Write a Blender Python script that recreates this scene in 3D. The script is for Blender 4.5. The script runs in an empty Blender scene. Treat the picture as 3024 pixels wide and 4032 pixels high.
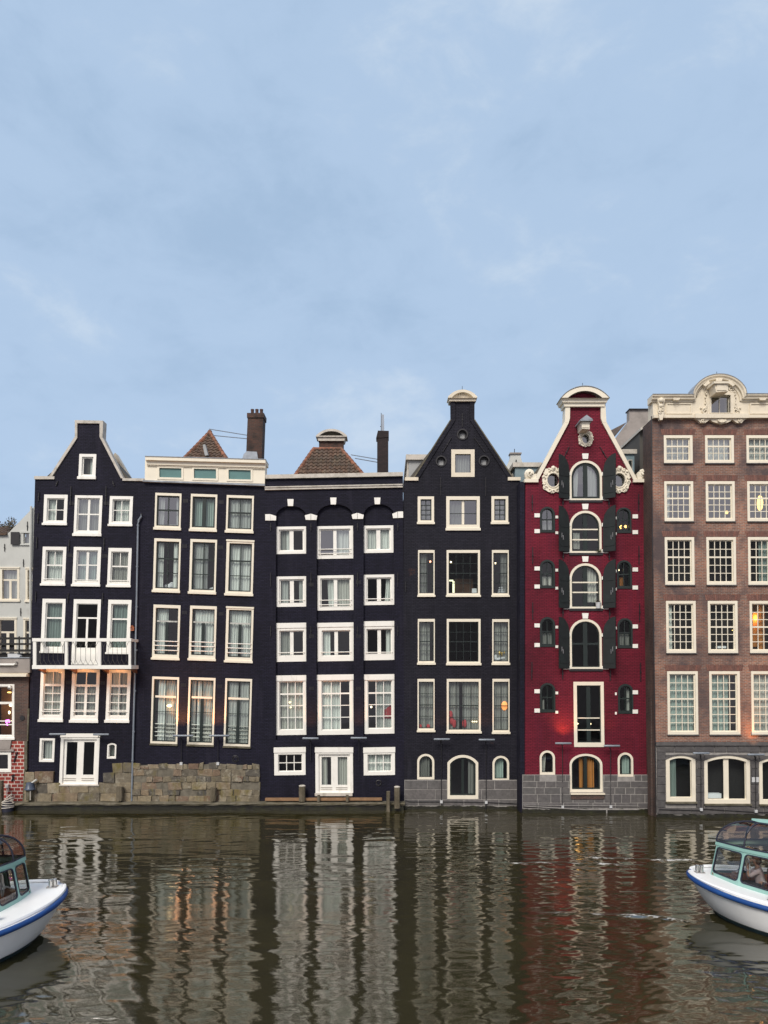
import bpy, bmesh, math, random
import numpy as np
from mathutils import Vector, geometry, noise

random.seed(11)
SC = bpy.context.scene
COL = SC.collection
R = math.radians

# ------------------------------------------------------------------ camera
# measured from the photograph (3024 x 4032): focal length, eye height, horizon row
F, CX, HOR, EYE, DIST = 2911.0, 1512.0, 2640.0, 6.75, 36.0
cam = bpy.data.cameras.new('camera')
cam_o = bpy.data.objects.new('camera', cam)
COL.objects.link(cam_o)
cam_o.location = (0, -DIST, EYE)
cam_o.rotation_euler = (R(90), 0, 0)
cam.sensor_fit = 'AUTO'
cam.sensor_width = 36.0
cam.lens = F / 4032 * 36.0
cam.shift_y = (HOR - 2016) / 4032
cam.clip_end = 3000
SC.camera = cam_o

# ------------------------------------------------------------------ sky, sun, exposure
SUN_EL, SUN_AZ = 43.0, -22.0          # the light comes over the camera's left shoulder
w = bpy.data.worlds.new('World')
SC.world = w
w.use_nodes = True
nt = w.node_tree
nt.nodes.clear()
N = nt.nodes.new
L = nt.links.new
out = N('ShaderNodeOutputWorld')
sky = N('ShaderNodeTexSky')
sky.sky_type = 'NISHITA'
sky.sun_disc = False
sky.sun_elevation = R(SUN_EL)
sky.sun_rotation = R(180 + SUN_AZ)
sky.air_density = 1.0
sky.dust_density = 2.0
sky.ozone_density = 2.0
bg = N('ShaderNodeBackground')
bg.inputs['Strength'].default_value = 0.05
L(sky.outputs[0], bg.inputs['Color'])
tc = N('ShaderNodeTexCoord')
mp = N('ShaderNodeMapping')
mp.inputs['Scale'].default_value = (0.85, 0.85, 1.5)
mp.inputs['Rotation'].default_value = (0, R(24), R(10))
L(tc.outputs['Generated'], mp.inputs['Vector'])
n1 = N('ShaderNodeTexNoise')
n1.inputs['Scale'].default_value = 3.6
n1.inputs['Detail'].default_value = 6
n1.inputs['Roughness'].default_value = 0.52
n1.inputs['Distortion'].default_value = 0.55
L(mp.outputs[0], n1.inputs['Vector'])
rmp = N('ShaderNodeValToRGB')
rmp.color_ramp.interpolation = 'EASE'
e = rmp.color_ramp.elements
e[0].position, e[0].color = 0.33, (0.186, 0.256, 0.352, 1)
e[1].position, e[1].color = 0.70, (0.302, 0.356, 0.420, 1)
m_ = e.new(0.52)
m_.color = (0.221, 0.292, 0.390, 1)
n2 = N('ShaderNodeTexNoise')
n2.inputs['Scale'].default_value = 11.0
n2.inputs['Detail'].default_value = 8
n2.inputs['Roughness'].default_value = 0.6
n2.inputs['Distortion'].default_value = 0.3
L(mp.outputs[0], n2.inputs['Vector'])
nm = N('ShaderNodeMix')
nm.inputs[0].default_value = 0.42
L(n1.outputs['Fac'], nm.inputs[2])
L(n2.outputs['Fac'], nm.inputs[3])
L(nm.outputs[0], rmp.inputs['Fac'])
bg2 = N('ShaderNodeBackground')
bg2.inputs['Strength'].default_value = 1.0
sz = N('ShaderNodeSeparateXYZ')
L(tc.outputs['Generated'], sz.inputs[0])
hz = N('ShaderNodeMapRange')                      # thinner, paler air towards the horizon
hz.inputs[1].default_value = 0.55
hz.inputs[2].default_value = 0.05
L(sz.outputs[2], hz.inputs[0])
hm_ = N('ShaderNodeMix')
hm_.data_type = 'RGBA'
hq = N('ShaderNodeMath')
hq.operation = 'MULTIPLY'
hq.inputs[1].default_value = 0.42
L(hz.outputs[0], hq.inputs[0])
L(hq.outputs[0], hm_.inputs[0])
L(rmp.outputs[0], hm_.inputs[6])
hm_.inputs[7].default_value = (0.248, 0.322, 0.428, 1)
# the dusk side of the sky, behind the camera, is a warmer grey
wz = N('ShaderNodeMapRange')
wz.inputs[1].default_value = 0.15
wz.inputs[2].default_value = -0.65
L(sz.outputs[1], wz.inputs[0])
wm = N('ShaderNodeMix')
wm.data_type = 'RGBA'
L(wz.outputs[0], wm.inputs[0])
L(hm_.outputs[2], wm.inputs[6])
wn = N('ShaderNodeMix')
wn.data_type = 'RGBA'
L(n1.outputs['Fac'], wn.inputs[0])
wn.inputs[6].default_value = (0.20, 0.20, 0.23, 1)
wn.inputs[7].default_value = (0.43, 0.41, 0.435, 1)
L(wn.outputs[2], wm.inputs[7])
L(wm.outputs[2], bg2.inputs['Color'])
mx = N('ShaderNodeMixShader')
mx.inputs[0].default_value = 0.95
L(bg.outputs[0], mx.inputs[1])
L(bg2.outputs[0], mx.inputs[2])
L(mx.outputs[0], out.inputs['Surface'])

sun = bpy.data.lights.new('sun', 'SUN')
sun.energy = 1.5
sun.angle = R(24)
sun.color = (1.0, 0.935, 0.84)
sun_o = bpy.data.objects.new('sun', sun)
COL.objects.link(sun_o)
sd = Vector((math.sin(R(SUN_AZ)) * math.cos(R(SUN_EL)), -math.cos(R(SUN_AZ)) * math.cos(R(SUN_EL)), math.sin(R(SUN_EL))))
sun_o.rotation_euler = sd.to_track_quat('Z', 'Y').to_euler()

SC.view_settings.view_transform = 'Standard'
SC.view_settings.look = 'None'
SC.view_settings.exposure = 1.05
SC.view_settings.gamma = 1.0
SC.render.engine = 'CYCLES'
SC.cycles.max_bounces = 7
SC.cycles.transparent_max_bounces = 10
SC.cycles.glossy_bounces = 4
SC.cycles.diffuse_bounces = 3
SC.cycles.caustics_reflective = False
SC.cycles.caustics_refractive = False
SC.cycles.use_denoising = True
SC.cycles.sample_clamp_indirect = 4.0


# ------------------------------------------------------------------ materials
def nodes(name):
    m = bpy.data.materials.new(name)
    m.use_nodes = True
    t = m.node_tree
    return m, t, t.nodes['Principled BSDF']


def wallcoord(t, sx=1.0, sz=1.0):
    """(x + y, z) in metres, so that brickwork runs round corners."""
    g = t.nodes.new('ShaderNodeNewGeometry')
    s = t.nodes.new('ShaderNodeSeparateXYZ')
    t.links.new(g.outputs['Position'], s.inputs[0])
    a = t.nodes.new('ShaderNodeMath')
    t.links.new(s.outputs[0], a.inputs[0])
    t.links.new(s.outputs[1], a.inputs[1])
    c = t.nodes.new('ShaderNodeCombineXYZ')
    t.links.new(a.outputs[0], c.inputs[0])
    t.links.new(s.outputs[2], c.inputs[1])
    return c.outputs[0], g.outputs['Position']


def mixc(t, fac, a, b, mode='MIX'):
    m = t.nodes.new('ShaderNodeMix')
    m.data_type = 'RGBA'
    m.blend_type = mode
    for i, v in ((0, fac), (6, a), (7, b)):
        if hasattr(v, 'is_linked'):
            t.links.new(v, m.inputs[i])
        elif i == 0:
            m.inputs[0].default_value = v
        else:
            m.inputs[i].default_value = (*v[:3], 1)
    return m.outputs[2]


def noise_fac(t, vec, scale, lo, hi, detail=5, rough=0.6):
    n = t.nodes.new('ShaderNodeTexNoise')
    n.inputs['Scale'].default_value = scale
    n.inputs['Detail'].default_value = detail
    n.inputs['Roughness'].default_value = rough
    if vec is not None:
        t.links.new(vec, n.inputs['Vector'])
    r = t.nodes.new('ShaderNodeMapRange')
    r.inputs[1].default_value = lo
    r.inputs[2].default_value = hi
    t.links.new(n.outputs['Fac'], r.inputs[0])
    return r.outputs[0]


def scaled(t, vec, s):
    m = t.nodes.new('ShaderNodeMapping')
    m.inputs['Scale'].default_value = s
    t.links.new(vec, m.inputs['Vector'])
    return m.outputs[0]


def bump(t, bsdf, height, strength, dist=0.02):
    b = t.nodes.new('ShaderNodeBump')
    b.inputs['Strength'].default_value = strength
    b.inputs['Distance'].default_value = dist
    t.links.new(height, b.inputs['Height'])
    t.links.new(b.outputs[0], bsdf.inputs['Normal'])


def mat_brick(name, c1, c2, mortar, bw=0.22, bh=0.072, ms=0.011, patch=None, rough=0.75, bstr=0.5,
              stain=None, bias=0.0, freq=0.35, plo=0.5, phi=0.62, pscale=0.8, spec=0.3):
    m, t, b = nodes(name)
    v, pos = wallcoord(t)
    br = t.nodes.new('ShaderNodeTexBrick')
    br.inputs['Scale'].default_value = 1.0
    br.inputs['Brick Width'].default_value = bw
    br.inputs['Row Height'].default_value = bh
    br.inputs['Mortar Size'].default_value = ms
    br.inputs['Mortar Smooth'].default_value = 0.3
    br.inputs['Bias'].default_value = bias
    br.inputs['Color1'].default_value = (*c1, 1)
    br.inputs['Color2'].default_value = (*c2, 1)
    br.inputs['Mortar'].default_value = (*mortar, 1)
    t.links.new(v, br.inputs['Vector'])
    col = br.outputs['Color']
    # uneven tone from paint, soot and age
    f = noise_fac(t, scaled(t, pos, (1, 1, 0.55)), freq, 0.3, 0.7, 6, 0.65)
    dark = mixc(t, 1.0, col, (0.58, 0.59, 0.62), 'MULTIPLY')
    light = mixc(t, 1.0, col, (1.45, 1.42, 1.36), 'MULTIPLY')
    tone = mixc(t, f, dark, light)
    f2 = noise_fac(t, pos, 5.0, 0.35, 0.75, 6, 0.7)
    tone = mixc(t, f2, mixc(t, 1.0, tone, (0.82, 0.82, 0.82), 'MULTIPLY'), tone)
    if patch:
        fp = noise_fac(t, pos, pscale, plo, phi, 8, 0.72)
        tone = mixc(t, fp, tone, patch)
    if stain:
        fs = noise_fac(t, scaled(t, pos, (2.2, 2.2, 0.25)), 1.2, 0.55, 0.8, 5, 0.6)
        tone = mixc(t, fs, tone, stain)
    t.links.new(tone, b.inputs['Base Color'])
    b.inputs['Roughness'].default_value = rough
    b.inputs['Specular IOR Level'].default_value = spec
    sub = t.nodes.new('ShaderNodeMath')
    sub.operation = 'SUBTRACT'
    sub.inputs[0].default_value = 1.0
    t.links.new(br.outputs['Fac'], sub.inputs[1])
    ad = t.nodes.new('ShaderNodeMath')
    t.links.new(sub.outputs[0], ad.inputs[0])
    t.links.new(f2, ad.inputs[1])
    bump(t, b, ad.outputs[0], bstr, 0.012)
    return m


def mat_plain(name, c, rough=0.5, var=0.12, vscale=3.0, metal=0.0, dirt=None, dlo=0.55, dhi=0.8, dscale=2.0, bstr=0.0, streak=1.0):
    m, t, b = nodes(name)
    g = t.nodes.new('ShaderNodeNewGeometry')
    pos = g.outputs['Position']
    f = noise_fac(t, pos, vscale, 0.3, 0.7, 5, 0.6)
    lo = tuple(x * (1 - var) for x in c)
    hi = tuple(min(1, x * (1 + var)) for x in c)
    col = mixc(t, f, lo, hi)
    if dirt:
        fd = noise_fac(t, scaled(t, pos, (1, 1, streak)), dscale, dlo, dhi, 7, 0.68)
        col = mixc(t, fd, col, dirt)
    t.links.new(col, b.inputs['Base Color'])
    b.inputs['Roughness'].default_value = rough
    b.inputs['Metallic'].default_value = metal
    if bstr:
        f3 = noise_fac(t, pos, vscale * 8, 0.2, 0.8, 6, 0.7)
        bump(t, b, f3, bstr, 0.02)
    return m


def mat_island(name, cols, rough=0.85, spots=None, sscale=2.5, slo=0.5, shi=0.7, bstr=0.6, nscale=6.0, moss=None, mlo=0.5, mhi=0.7):
    """every loose block of the mesh gets its own tone from the list."""
    m, t, b = nodes(name)
    g = t.nodes.new('ShaderNodeNewGeometry')
    r = t.nodes.new('ShaderNodeValToRGB')
    r.color_ramp.interpolation = 'LINEAR'
    els = r.color_ramp.elements
    n = len(cols)
    els[0].position, els[0].color = 0, (*cols[0], 1)
    els[1].position, els[1].color = 1, (*cols[-1], 1)
    for i in range(1, n - 1):
        q = els.new(i / (n - 1))
        q.color = (*cols[i], 1)
    t.links.new(g.outputs['Random Per Island'], r.inputs['Fac'])
    col = r.outputs[0]
    pos = g.outputs['Position']
    f = noise_fac(t, pos, nscale, 0.3, 0.7, 7, 0.7)
    col = mixc(t, f, mixc(t, 1.0, col, (0.62, 0.6, 0.58), 'MULTIPLY'), mixc(t, 1.0, col, (1.25, 1.22, 1.15), 'MULTIPLY'))
    if spots:
        col = mixc(t, noise_fac(t, pos, sscale, slo, shi, 8, 0.75), col, spots)
    if moss:
        col = mixc(t, noise_fac(t, scaled(t, pos, (1, 1, 0.5)), 1.3, mlo, mhi, 8, 0.7), col, moss)
    t.links.new(col, b.inputs['Base Color'])
    b.inputs['Roughness'].default_value = rough
    if bstr:
        bump(t, b, noise_fac(t, pos, nscale * 2.5, 0.2, 0.8, 8, 0.75), bstr, 0.03)
    return m


def mat_glass(name, refl=0.12, tint=(0.9, 0.95, 0.93), rough=0.0, wob=0.02):
    m, t, b = nodes(name)
    t.nodes.remove(b)
    o = t.nodes['Material Output']
    tr = t.nodes.new('ShaderNodeBsdfTransparent')
    tr.inputs[0].default_value = (*tint, 1)
    gl = t.nodes.new('ShaderNodeBsdfGlossy')
    gl.inputs['Roughness'].default_value = rough
    gl.inputs['Color'].default_value = (0.95, 0.95, 0.97, 1)
    fr = t.nodes.new('ShaderNodeLayerWeight')
    fr.inputs['Blend'].default_value = 0.25
    mr = t.nodes.new('ShaderNodeMapRange')
    mr.inputs[3].default_value = refl
    mr.inputs[4].default_value = 0.9
    t.links.new(fr.outputs['Fresnel'], mr.inputs[0])
    g = t.nodes.new('ShaderNodeNewGeometry')
    n = t.nodes.new('ShaderNodeTexNoise')
    n.inputs['Scale'].default_value = 1.1
    n.inputs['Detail'].default_value = 2
    t.links.new(g.outputs['Position'], n.inputs['Vector'])
    bp = t.nodes.new('ShaderNodeBump')
    bp.inputs['Strength'].default_value = wob * 5
    bp.inputs['Distance'].default_value = 0.05
    t.links.new(n.outputs['Fac'], bp.inputs['Height'])
    t.links.new(bp.outputs[0], gl.inputs['Normal'])
    mx = t.nodes.new('ShaderNodeMixShader')
    t.links.new(mr.outputs[0], mx.inputs[0])
    t.links.new(tr.outputs[0], mx.inputs[1])
    t.links.new(gl.outputs[0], mx.inputs[2])
    t.links.new(mx.outputs[0], o.inputs['Surface'])
    return m


def mat_emit(name, c, s):
    m, t, b = nodes(name)
    b.inputs['Base Color'].default_value = (*c, 1)
    b.inputs['Emission Color'].default_value = (*c, 1)
    b.inputs['Emission Strength'].default_value = s
    return m


def mat_curtain(name, c):
    m, t, b = nodes(name)
    g = t.nodes.new('ShaderNodeNewGeometry')
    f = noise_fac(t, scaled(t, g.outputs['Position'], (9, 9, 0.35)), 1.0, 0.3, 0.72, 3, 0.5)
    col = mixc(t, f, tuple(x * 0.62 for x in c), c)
    t.links.new(col, b.inputs['Base Color'])
    b.inputs['Roughness'].default_value = 0.95
    return m


M = {}
M['navy'] = mat_brick('black_painted_brick', (0.0086, 0.0083, 0.0205), (0.0148, 0.0139, 0.0320), (0.0034, 0.0033, 0.0085), spec=0.25, bstr=0.9, stain=(0.021, 0.019, 0.034), patch=(0.020, 0.011, 0.012), plo=0.66, phi=0.82, pscale=0.5)
M['black'] = mat_brick('charcoal_painted_brick', (0.0130, 0.0130, 0.0220), (0.0200, 0.0195, 0.0305), (0.0045, 0.0045, 0.0090), spec=0.25, bstr=0.9, stain=(0.026, 0.025, 0.036), patch=(0.085, 0.038, 0.026), plo=0.635, phi=0.73, pscale=1.1)
M['maroon'] = mat_brick('dark_red_painted_brick', (0.160, 0.0090, 0.0255), (0.196, 0.0125, 0.0325), (0.070, 0.004, 0.0140), patch=(0.035, 0.006, 0.012), plo=0.63, phi=0.83, pscale=1.6, bstr=1.0, stain=(0.105, 0.010, 0.028))
M['brown'] = mat_brick('brown_brick', (0.36, 0.160, 0.100), (0.19, 0.102, 0.078), (0.33, 0.27, 0.235), patch=(0.094, 0.069, 0.068), plo=0.45, phi=0.62, pscale=0.42, freq=0.5, ms=0.012)
M['brown_dark'] = mat_brick('dark_brown_brick', (0.12, 0.066, 0.052), (0.075, 0.05, 0.044), (0.13, 0.11, 0.10), freq=0.6)
M['chimney'] = mat_brick('sooty_brick', (0.115, 0.05, 0.035), (0.06, 0.034, 0.028), (0.075, 0.06, 0.05), patch=(0.02, 0.016, 0.014), plo=0.5, phi=0.68, pscale=1.5)
M['chimney_dark'] = mat_brick('tarred_brick', (0.035, 0.022, 0.022), (0.022, 0.016, 0.017), (0.02, 0.016, 0.016))
M['redbrick'] = mat_brick('red_painted_brick', (0.30, 0.047, 0.035), (0.25, 0.035, 0.028), (0.60, 0.50, 0.45), bw=0.30, bh=0.175, ms=0.024, freq=1.2)
M['whitewash'] = mat_plain('whitewashed_plaster', (0.55, 0.56, 0.53), 0.9, 0.07, 1.2, dirt=(0.40, 0.39, 0.36), dlo=0.56, dhi=0.85, dscale=1.1, bstr=0.15)
M['render'] = mat_plain('grey_render', (0.33, 0.295, 0.27), 0.9, 0.10, 1.6, dirt=(0.2, 0.18, 0.165), dlo=0.5, dhi=0.8, dscale=1.3, bstr=0.2)
M['cream'] = mat_plain('cream_paint', (0.81, 0.745, 0.61), 0.5, 0.04, 2.5, dirt=(0.56, 0.50, 0.41), dlo=0.60, dhi=0.9, dscale=3.0, streak=0.4)
M['stonecream'] = mat_plain('cream_stone', (0.74, 0.665, 0.53), 0.7, 0.06, 3, dirt=(0.44, 0.38, 0.29), dlo=0.54, dhi=0.85, dscale=2.6, bstr=0.2, streak=0.5)
M['coping'] = mat_plain('weathered_coping', (0.56, 0.52, 0.46), 0.8, 0.10, 4, dirt=(0.26, 0.24, 0.19), dlo=0.48, dhi=0.8, dscale=3, bstr=0.25)
M['white'] = mat_plain('white_paint', (0.88, 0.86, 0.80), 0.4, 0.03, 3, dirt=(0.55, 0.52, 0.46), dlo=0.58, dhi=0.88, dscale=3.5, streak=0.4)
M['sashgreen'] = mat_plain('dark_green_paint', (0.012, 0.020, 0.018), 0.35, 0.2, 5)
M['shutter'] = mat_plain('green_black_paint', (0.0055, 0.0085, 0.0090), 0.65, 0.25, 4, dirt=(0.010, 0.018, 0.016), dlo=0.5, dhi=0.75)
M['iron'] = mat_plain('black_iron', (0.012, 0.011, 0.014), 0.5, 0.2, 6)
M['zinc'] = mat_plain('zinc', (0.22, 0.25, 0.29), 0.5, 0.15, 5, metal=0.2, dirt=(0.33, 0.35, 0.37))
M['lead'] = mat_plain('lead_sheet', (0.30, 0.33, 0.37), 0.55, 0.2, 5, dirt=(0.17, 0.18, 0.19), dlo=0.45, dhi=0.75)
M['bluegrey'] = mat_plain('blue_grey_panel', (0.17, 0.24, 0.27), 0.6, 0.15, 4, dirt=(0.24, 0.29, 0.30))
M['greypanel'] = mat_plain('grey_panel', (0.34, 0.35, 0.35), 0.7, 0.1, 3, dirt=(0.22, 0.22, 0.22))
M['darkgrey'] = mat_plain('dark_grey_panel', (0.075, 0.07, 0.062), 0.8, 0.1, 2)
M['teal'] = mat_plain('teal_panel', (0.10, 0.21, 0.205), 0.3, 0.08, 2)
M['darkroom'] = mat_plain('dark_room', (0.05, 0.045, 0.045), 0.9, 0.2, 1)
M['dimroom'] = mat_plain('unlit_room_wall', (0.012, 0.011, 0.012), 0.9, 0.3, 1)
M['roomwarm'] = mat_plain('warm_room', (0.16, 0.09, 0.06), 0.9, 0.3, 1.5)
M['tile'] = mat_island('roof_tiles', [(0.085, 0.055, 0.04), (0.13, 0.075, 0.05), (0.10, 0.07, 0.055), (0.15, 0.095, 0.065)], 0.85, spots=(0.20, 0.155, 0.10), sscale=1.8, slo=0.52, shi=0.75, bstr=0.4, moss=(0.05, 0.045, 0.03))
M['ridge'] = mat_island('ridge_tiles', [(0.22, 0.09, 0.055), (0.30, 0.13, 0.08), (0.18, 0.085, 0.055)], 0.85, spots=(0.12, 0.08, 0.05), bstr=0.4)
M['pot'] = mat_plain('chimney_pot', (0.09, 0.045, 0.035), 0.8, 0.3, 4)
M['rubble'] = mat_island('rough_stone_blocks', [(0.155, 0.135, 0.10), (0.25, 0.215, 0.155), (0.08, 0.078, 0.076), (0.29, 0.245, 0.17), (0.17, 0.11, 0.08), (0.35, 0.31, 0.235)], 0.95, spots=(0.36, 0.33, 0.26), sscale=2.4, slo=0.53, shi=0.68, bstr=0.9, nscale=5, moss=(0.15, 0.125, 0.035), mlo=0.52, mhi=0.68)
M['ashlar'] = mat_island('grey_stone_blocks', [(0.105, 0.10, 0.108), (0.135, 0.128, 0.133), (0.12, 0.118, 0.122), (0.15, 0.142, 0.145)], 0.85, spots=(0.085, 0.08, 0.08), sscale=1.2, slo=0.45, shi=0.75, bstr=0.35, nscale=5)
M['bluestone'] = mat_island('blue_stone_blocks', [(0.075, 0.074, 0.08), (0.10, 0.096, 0.10), (0.088, 0.085, 0.092)], 0.8, spots=(0.13, 0.125, 0.12), sscale=1.6, slo=0.5, shi=0.78, bstr=0.35, nscale=5)
M['joint'] = mat_plain('lime_mortar', (0.30, 0.285, 0.27), 0.95, 0.2, 5, bstr=0.3)
M['jointdark'] = mat_plain('old_mortar', (0.15, 0.135, 0.105), 0.95, 0.3, 5, bstr=0.3)
M['concrete'] = mat_plain('mossy_concrete', (0.15, 0.135, 0.10), 0.9, 0.3, 3, dirt=(0.07, 0.06, 0.032), dlo=0.42, dhi=0.65, dscale=2, bstr=0.5)
M['algae'] = mat_plain('wet_algae', (0.014, 0.013, 0.007), 0.35, 0.5, 4, dirt=(0.035, 0.038, 0.010), dlo=0.5, dhi=0.7, dscale=3, bstr=0.5)
M['post'] = mat_plain('weathered_wood', (0.16, 0.135, 0.095), 0.9, 0.25, 8, dirt=(0.07, 0.058, 0.035), dlo=0.42, dhi=0.65, dscale=5, bstr=0.6, streak=0.25)
M['plank'] = mat_plain('brown_plank', (0.27, 0.155, 0.08), 0.8, 0.2, 5, dirt=(0.15, 0.085, 0.045), bstr=0.3)
M['blackwood'] = mat_plain('black_stained_wood', (0.012, 0.011, 0.010), 0.7, 0.3, 5)
M['orange'] = mat_plain('orange_wood', (0.42, 0.13, 0.055), 0.7, 0.15, 6)
M['wood'] = mat_plain('varnished_wood', (0.20, 0.075, 0.035), 0.4, 0.2, 6)
M['greyplastic'] = mat_plain('light_grey_plastic', (0.55, 0.56, 0.57), 0.5, 0.05, 4)
M['antenna'] = mat_plain('grey_antenna', (0.30, 0.345, 0.41), 0.5, 0.06, 4)
M['leaf'] = mat_island('leaves', [(0.05, 0.07, 0.02), (0.08, 0.10, 0.035), (0.11, 0.10, 0.04)], 0.8, bstr=0)
M['leafdry'] = mat_island('pale_leaves', [(0.11, 0.09, 0.06), (0.17, 0.14, 0.09), (0.09, 0.09, 0.05)], 0.8, bstr=0)
M['bark'] = mat_plain('bark', (0.12, 0.095, 0.07), 0.9, 0.3, 8)
M['yellow'] = mat_plain('yellow_foil', (0.72, 0.46, 0.02), 0.25, 0.05, 3)
M['bluehat'] = mat_plain('navy_enamel', (0.055, 0.075, 0.115), 0.4, 0.2, 6, dirt=(0.3, 0.31, 0.33), dlo=0.62, dhi=0.72, dscale=6)
M['boatwhite'] = mat_plain('white_gelcoat', (0.88, 0.88, 0.87), 0.28, 0.03, 2, dirt=(0.62, 0.62, 0.60), dlo=0.6, dhi=0.95, dscale=1.5, streak=2)
M['boatblue'] = mat_plain('blue_fender_rubber', (0.005, 0.050, 0.205), 0.45, 0.15, 5, dirt=(0.015, 0.095, 0.30), dlo=0.55, dhi=0.8)
M['antifoul'] = mat_plain('dark_bottom_paint', (0.012, 0.035, 0.045), 0.5, 0.3, 3)
M['mint'] = mat_plain('mint_paint', (0.27, 0.47, 0.42), 0.35, 0.06, 3, dirt=(0.20, 0.34, 0.31), dlo=0.55, dhi=0.85)
M['rubber'] = mat_plain('dark_seal', (0.020, 0.022, 0.040), 0.5, 0.2, 4)
M['steel'] = mat_plain('polished_steel', (0.62, 0.60, 0.57), 0.18, 0.08, 5, metal=1.0)
M['seat'] = mat_plain('dark_red_leatherette', (0.085, 0.02, 0.022), 0.5, 0.2, 5)
M['cabinwood'] = mat_plain('cabin_lining', (0.25, 0.11, 0.06), 0.5, 0.15, 4)
M['tan'] = mat_plain('tan_blind', (0.42, 0.34, 0.21), 0.8, 0.1, 4)
M['skin'] = mat_plain('skin', (0.50, 0.29, 0.21), 0.55, 0.06, 8)
M['hair'] = mat_plain('brown_hair', (0.10, 0.05, 0.028), 0.7, 0.3, 30)
M['shirt'] = mat_plain('pale_shirt', (0.58, 0.47, 0.49), 0.9, 0.08, 12)
M['trousers'] = mat_plain('dark_trousers', (0.03, 0.032, 0.045), 0.9, 0.15, 10)
M['glass'] = mat_glass('window_glass', 0.05)
M['glass_hi'] = mat_glass('bright_window_glass', 0.26, wob=0.012)
M['glass_lo'] = mat_glass('dark_window_glass', 0.003)
M['glass_boat'] = mat_glass('boat_glass', 0.08, (0.86, 0.87, 0.84))
M['glass_roof'] = mat_glass('tinted_roof_glass', 0.07, (0.80, 0.71, 0.66))
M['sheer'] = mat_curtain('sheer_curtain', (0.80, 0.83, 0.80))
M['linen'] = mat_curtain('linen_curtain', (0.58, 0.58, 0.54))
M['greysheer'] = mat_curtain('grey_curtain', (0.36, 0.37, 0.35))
M['warm'] = mat_curtain('ochre_curtain', (0.52, 0.22, 0.06))
M['aqua'] = mat_curtain('blue_green_curtain', (0.40, 0.50, 0.47))
M['redlit'] = mat_curtain('red_cloth', (0.55, 0.06, 0.07))
M['bulb'] = mat_emit('warm_bulb', (1.0, 0.80, 0.48), 2.4)
M['bulbred'] = mat_emit('red_bulb', (1.0, 0.35, 0.2), 2.5)
M['flame'] = mat_emit('amber_lamp', (1.0, 0.60, 0.16), 1.6)
M['glow'] = mat_emit('lit_lamp_shade', (1.0, 0.36, 0.10), 0.5)
M['doorlight'] = mat_emit('lit_doorway', (0.95, 0.95, 0.62), 0.7)
M['neon'] = mat_emit('pink_neon', (1.0, 0.12, 0.9), 3)
M['bedding'] = mat_plain('white_bedding', (0.72, 0.74, 0.78), 0.9, 0.06, 6)


# ------------------------------------------------------------------ mesh building
ORI = {}


def props(o, label=None, cat=None, group=None, kind=None):
    if label:
        o['label'] = label
    if cat:
        o['category'] = cat
    if group:
        o['group'] = group
    if kind:
        o['kind'] = kind
    return o


def thing(name, label, cat, loc, group=None):
    o = bpy.data.objects.new(name, None)
    o.empty_display_size = 0.3
    COL.objects.link(o)
    o.location = loc
    ORI[o.name] = Vector(loc)
    return props(o, label, cat, group)


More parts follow.
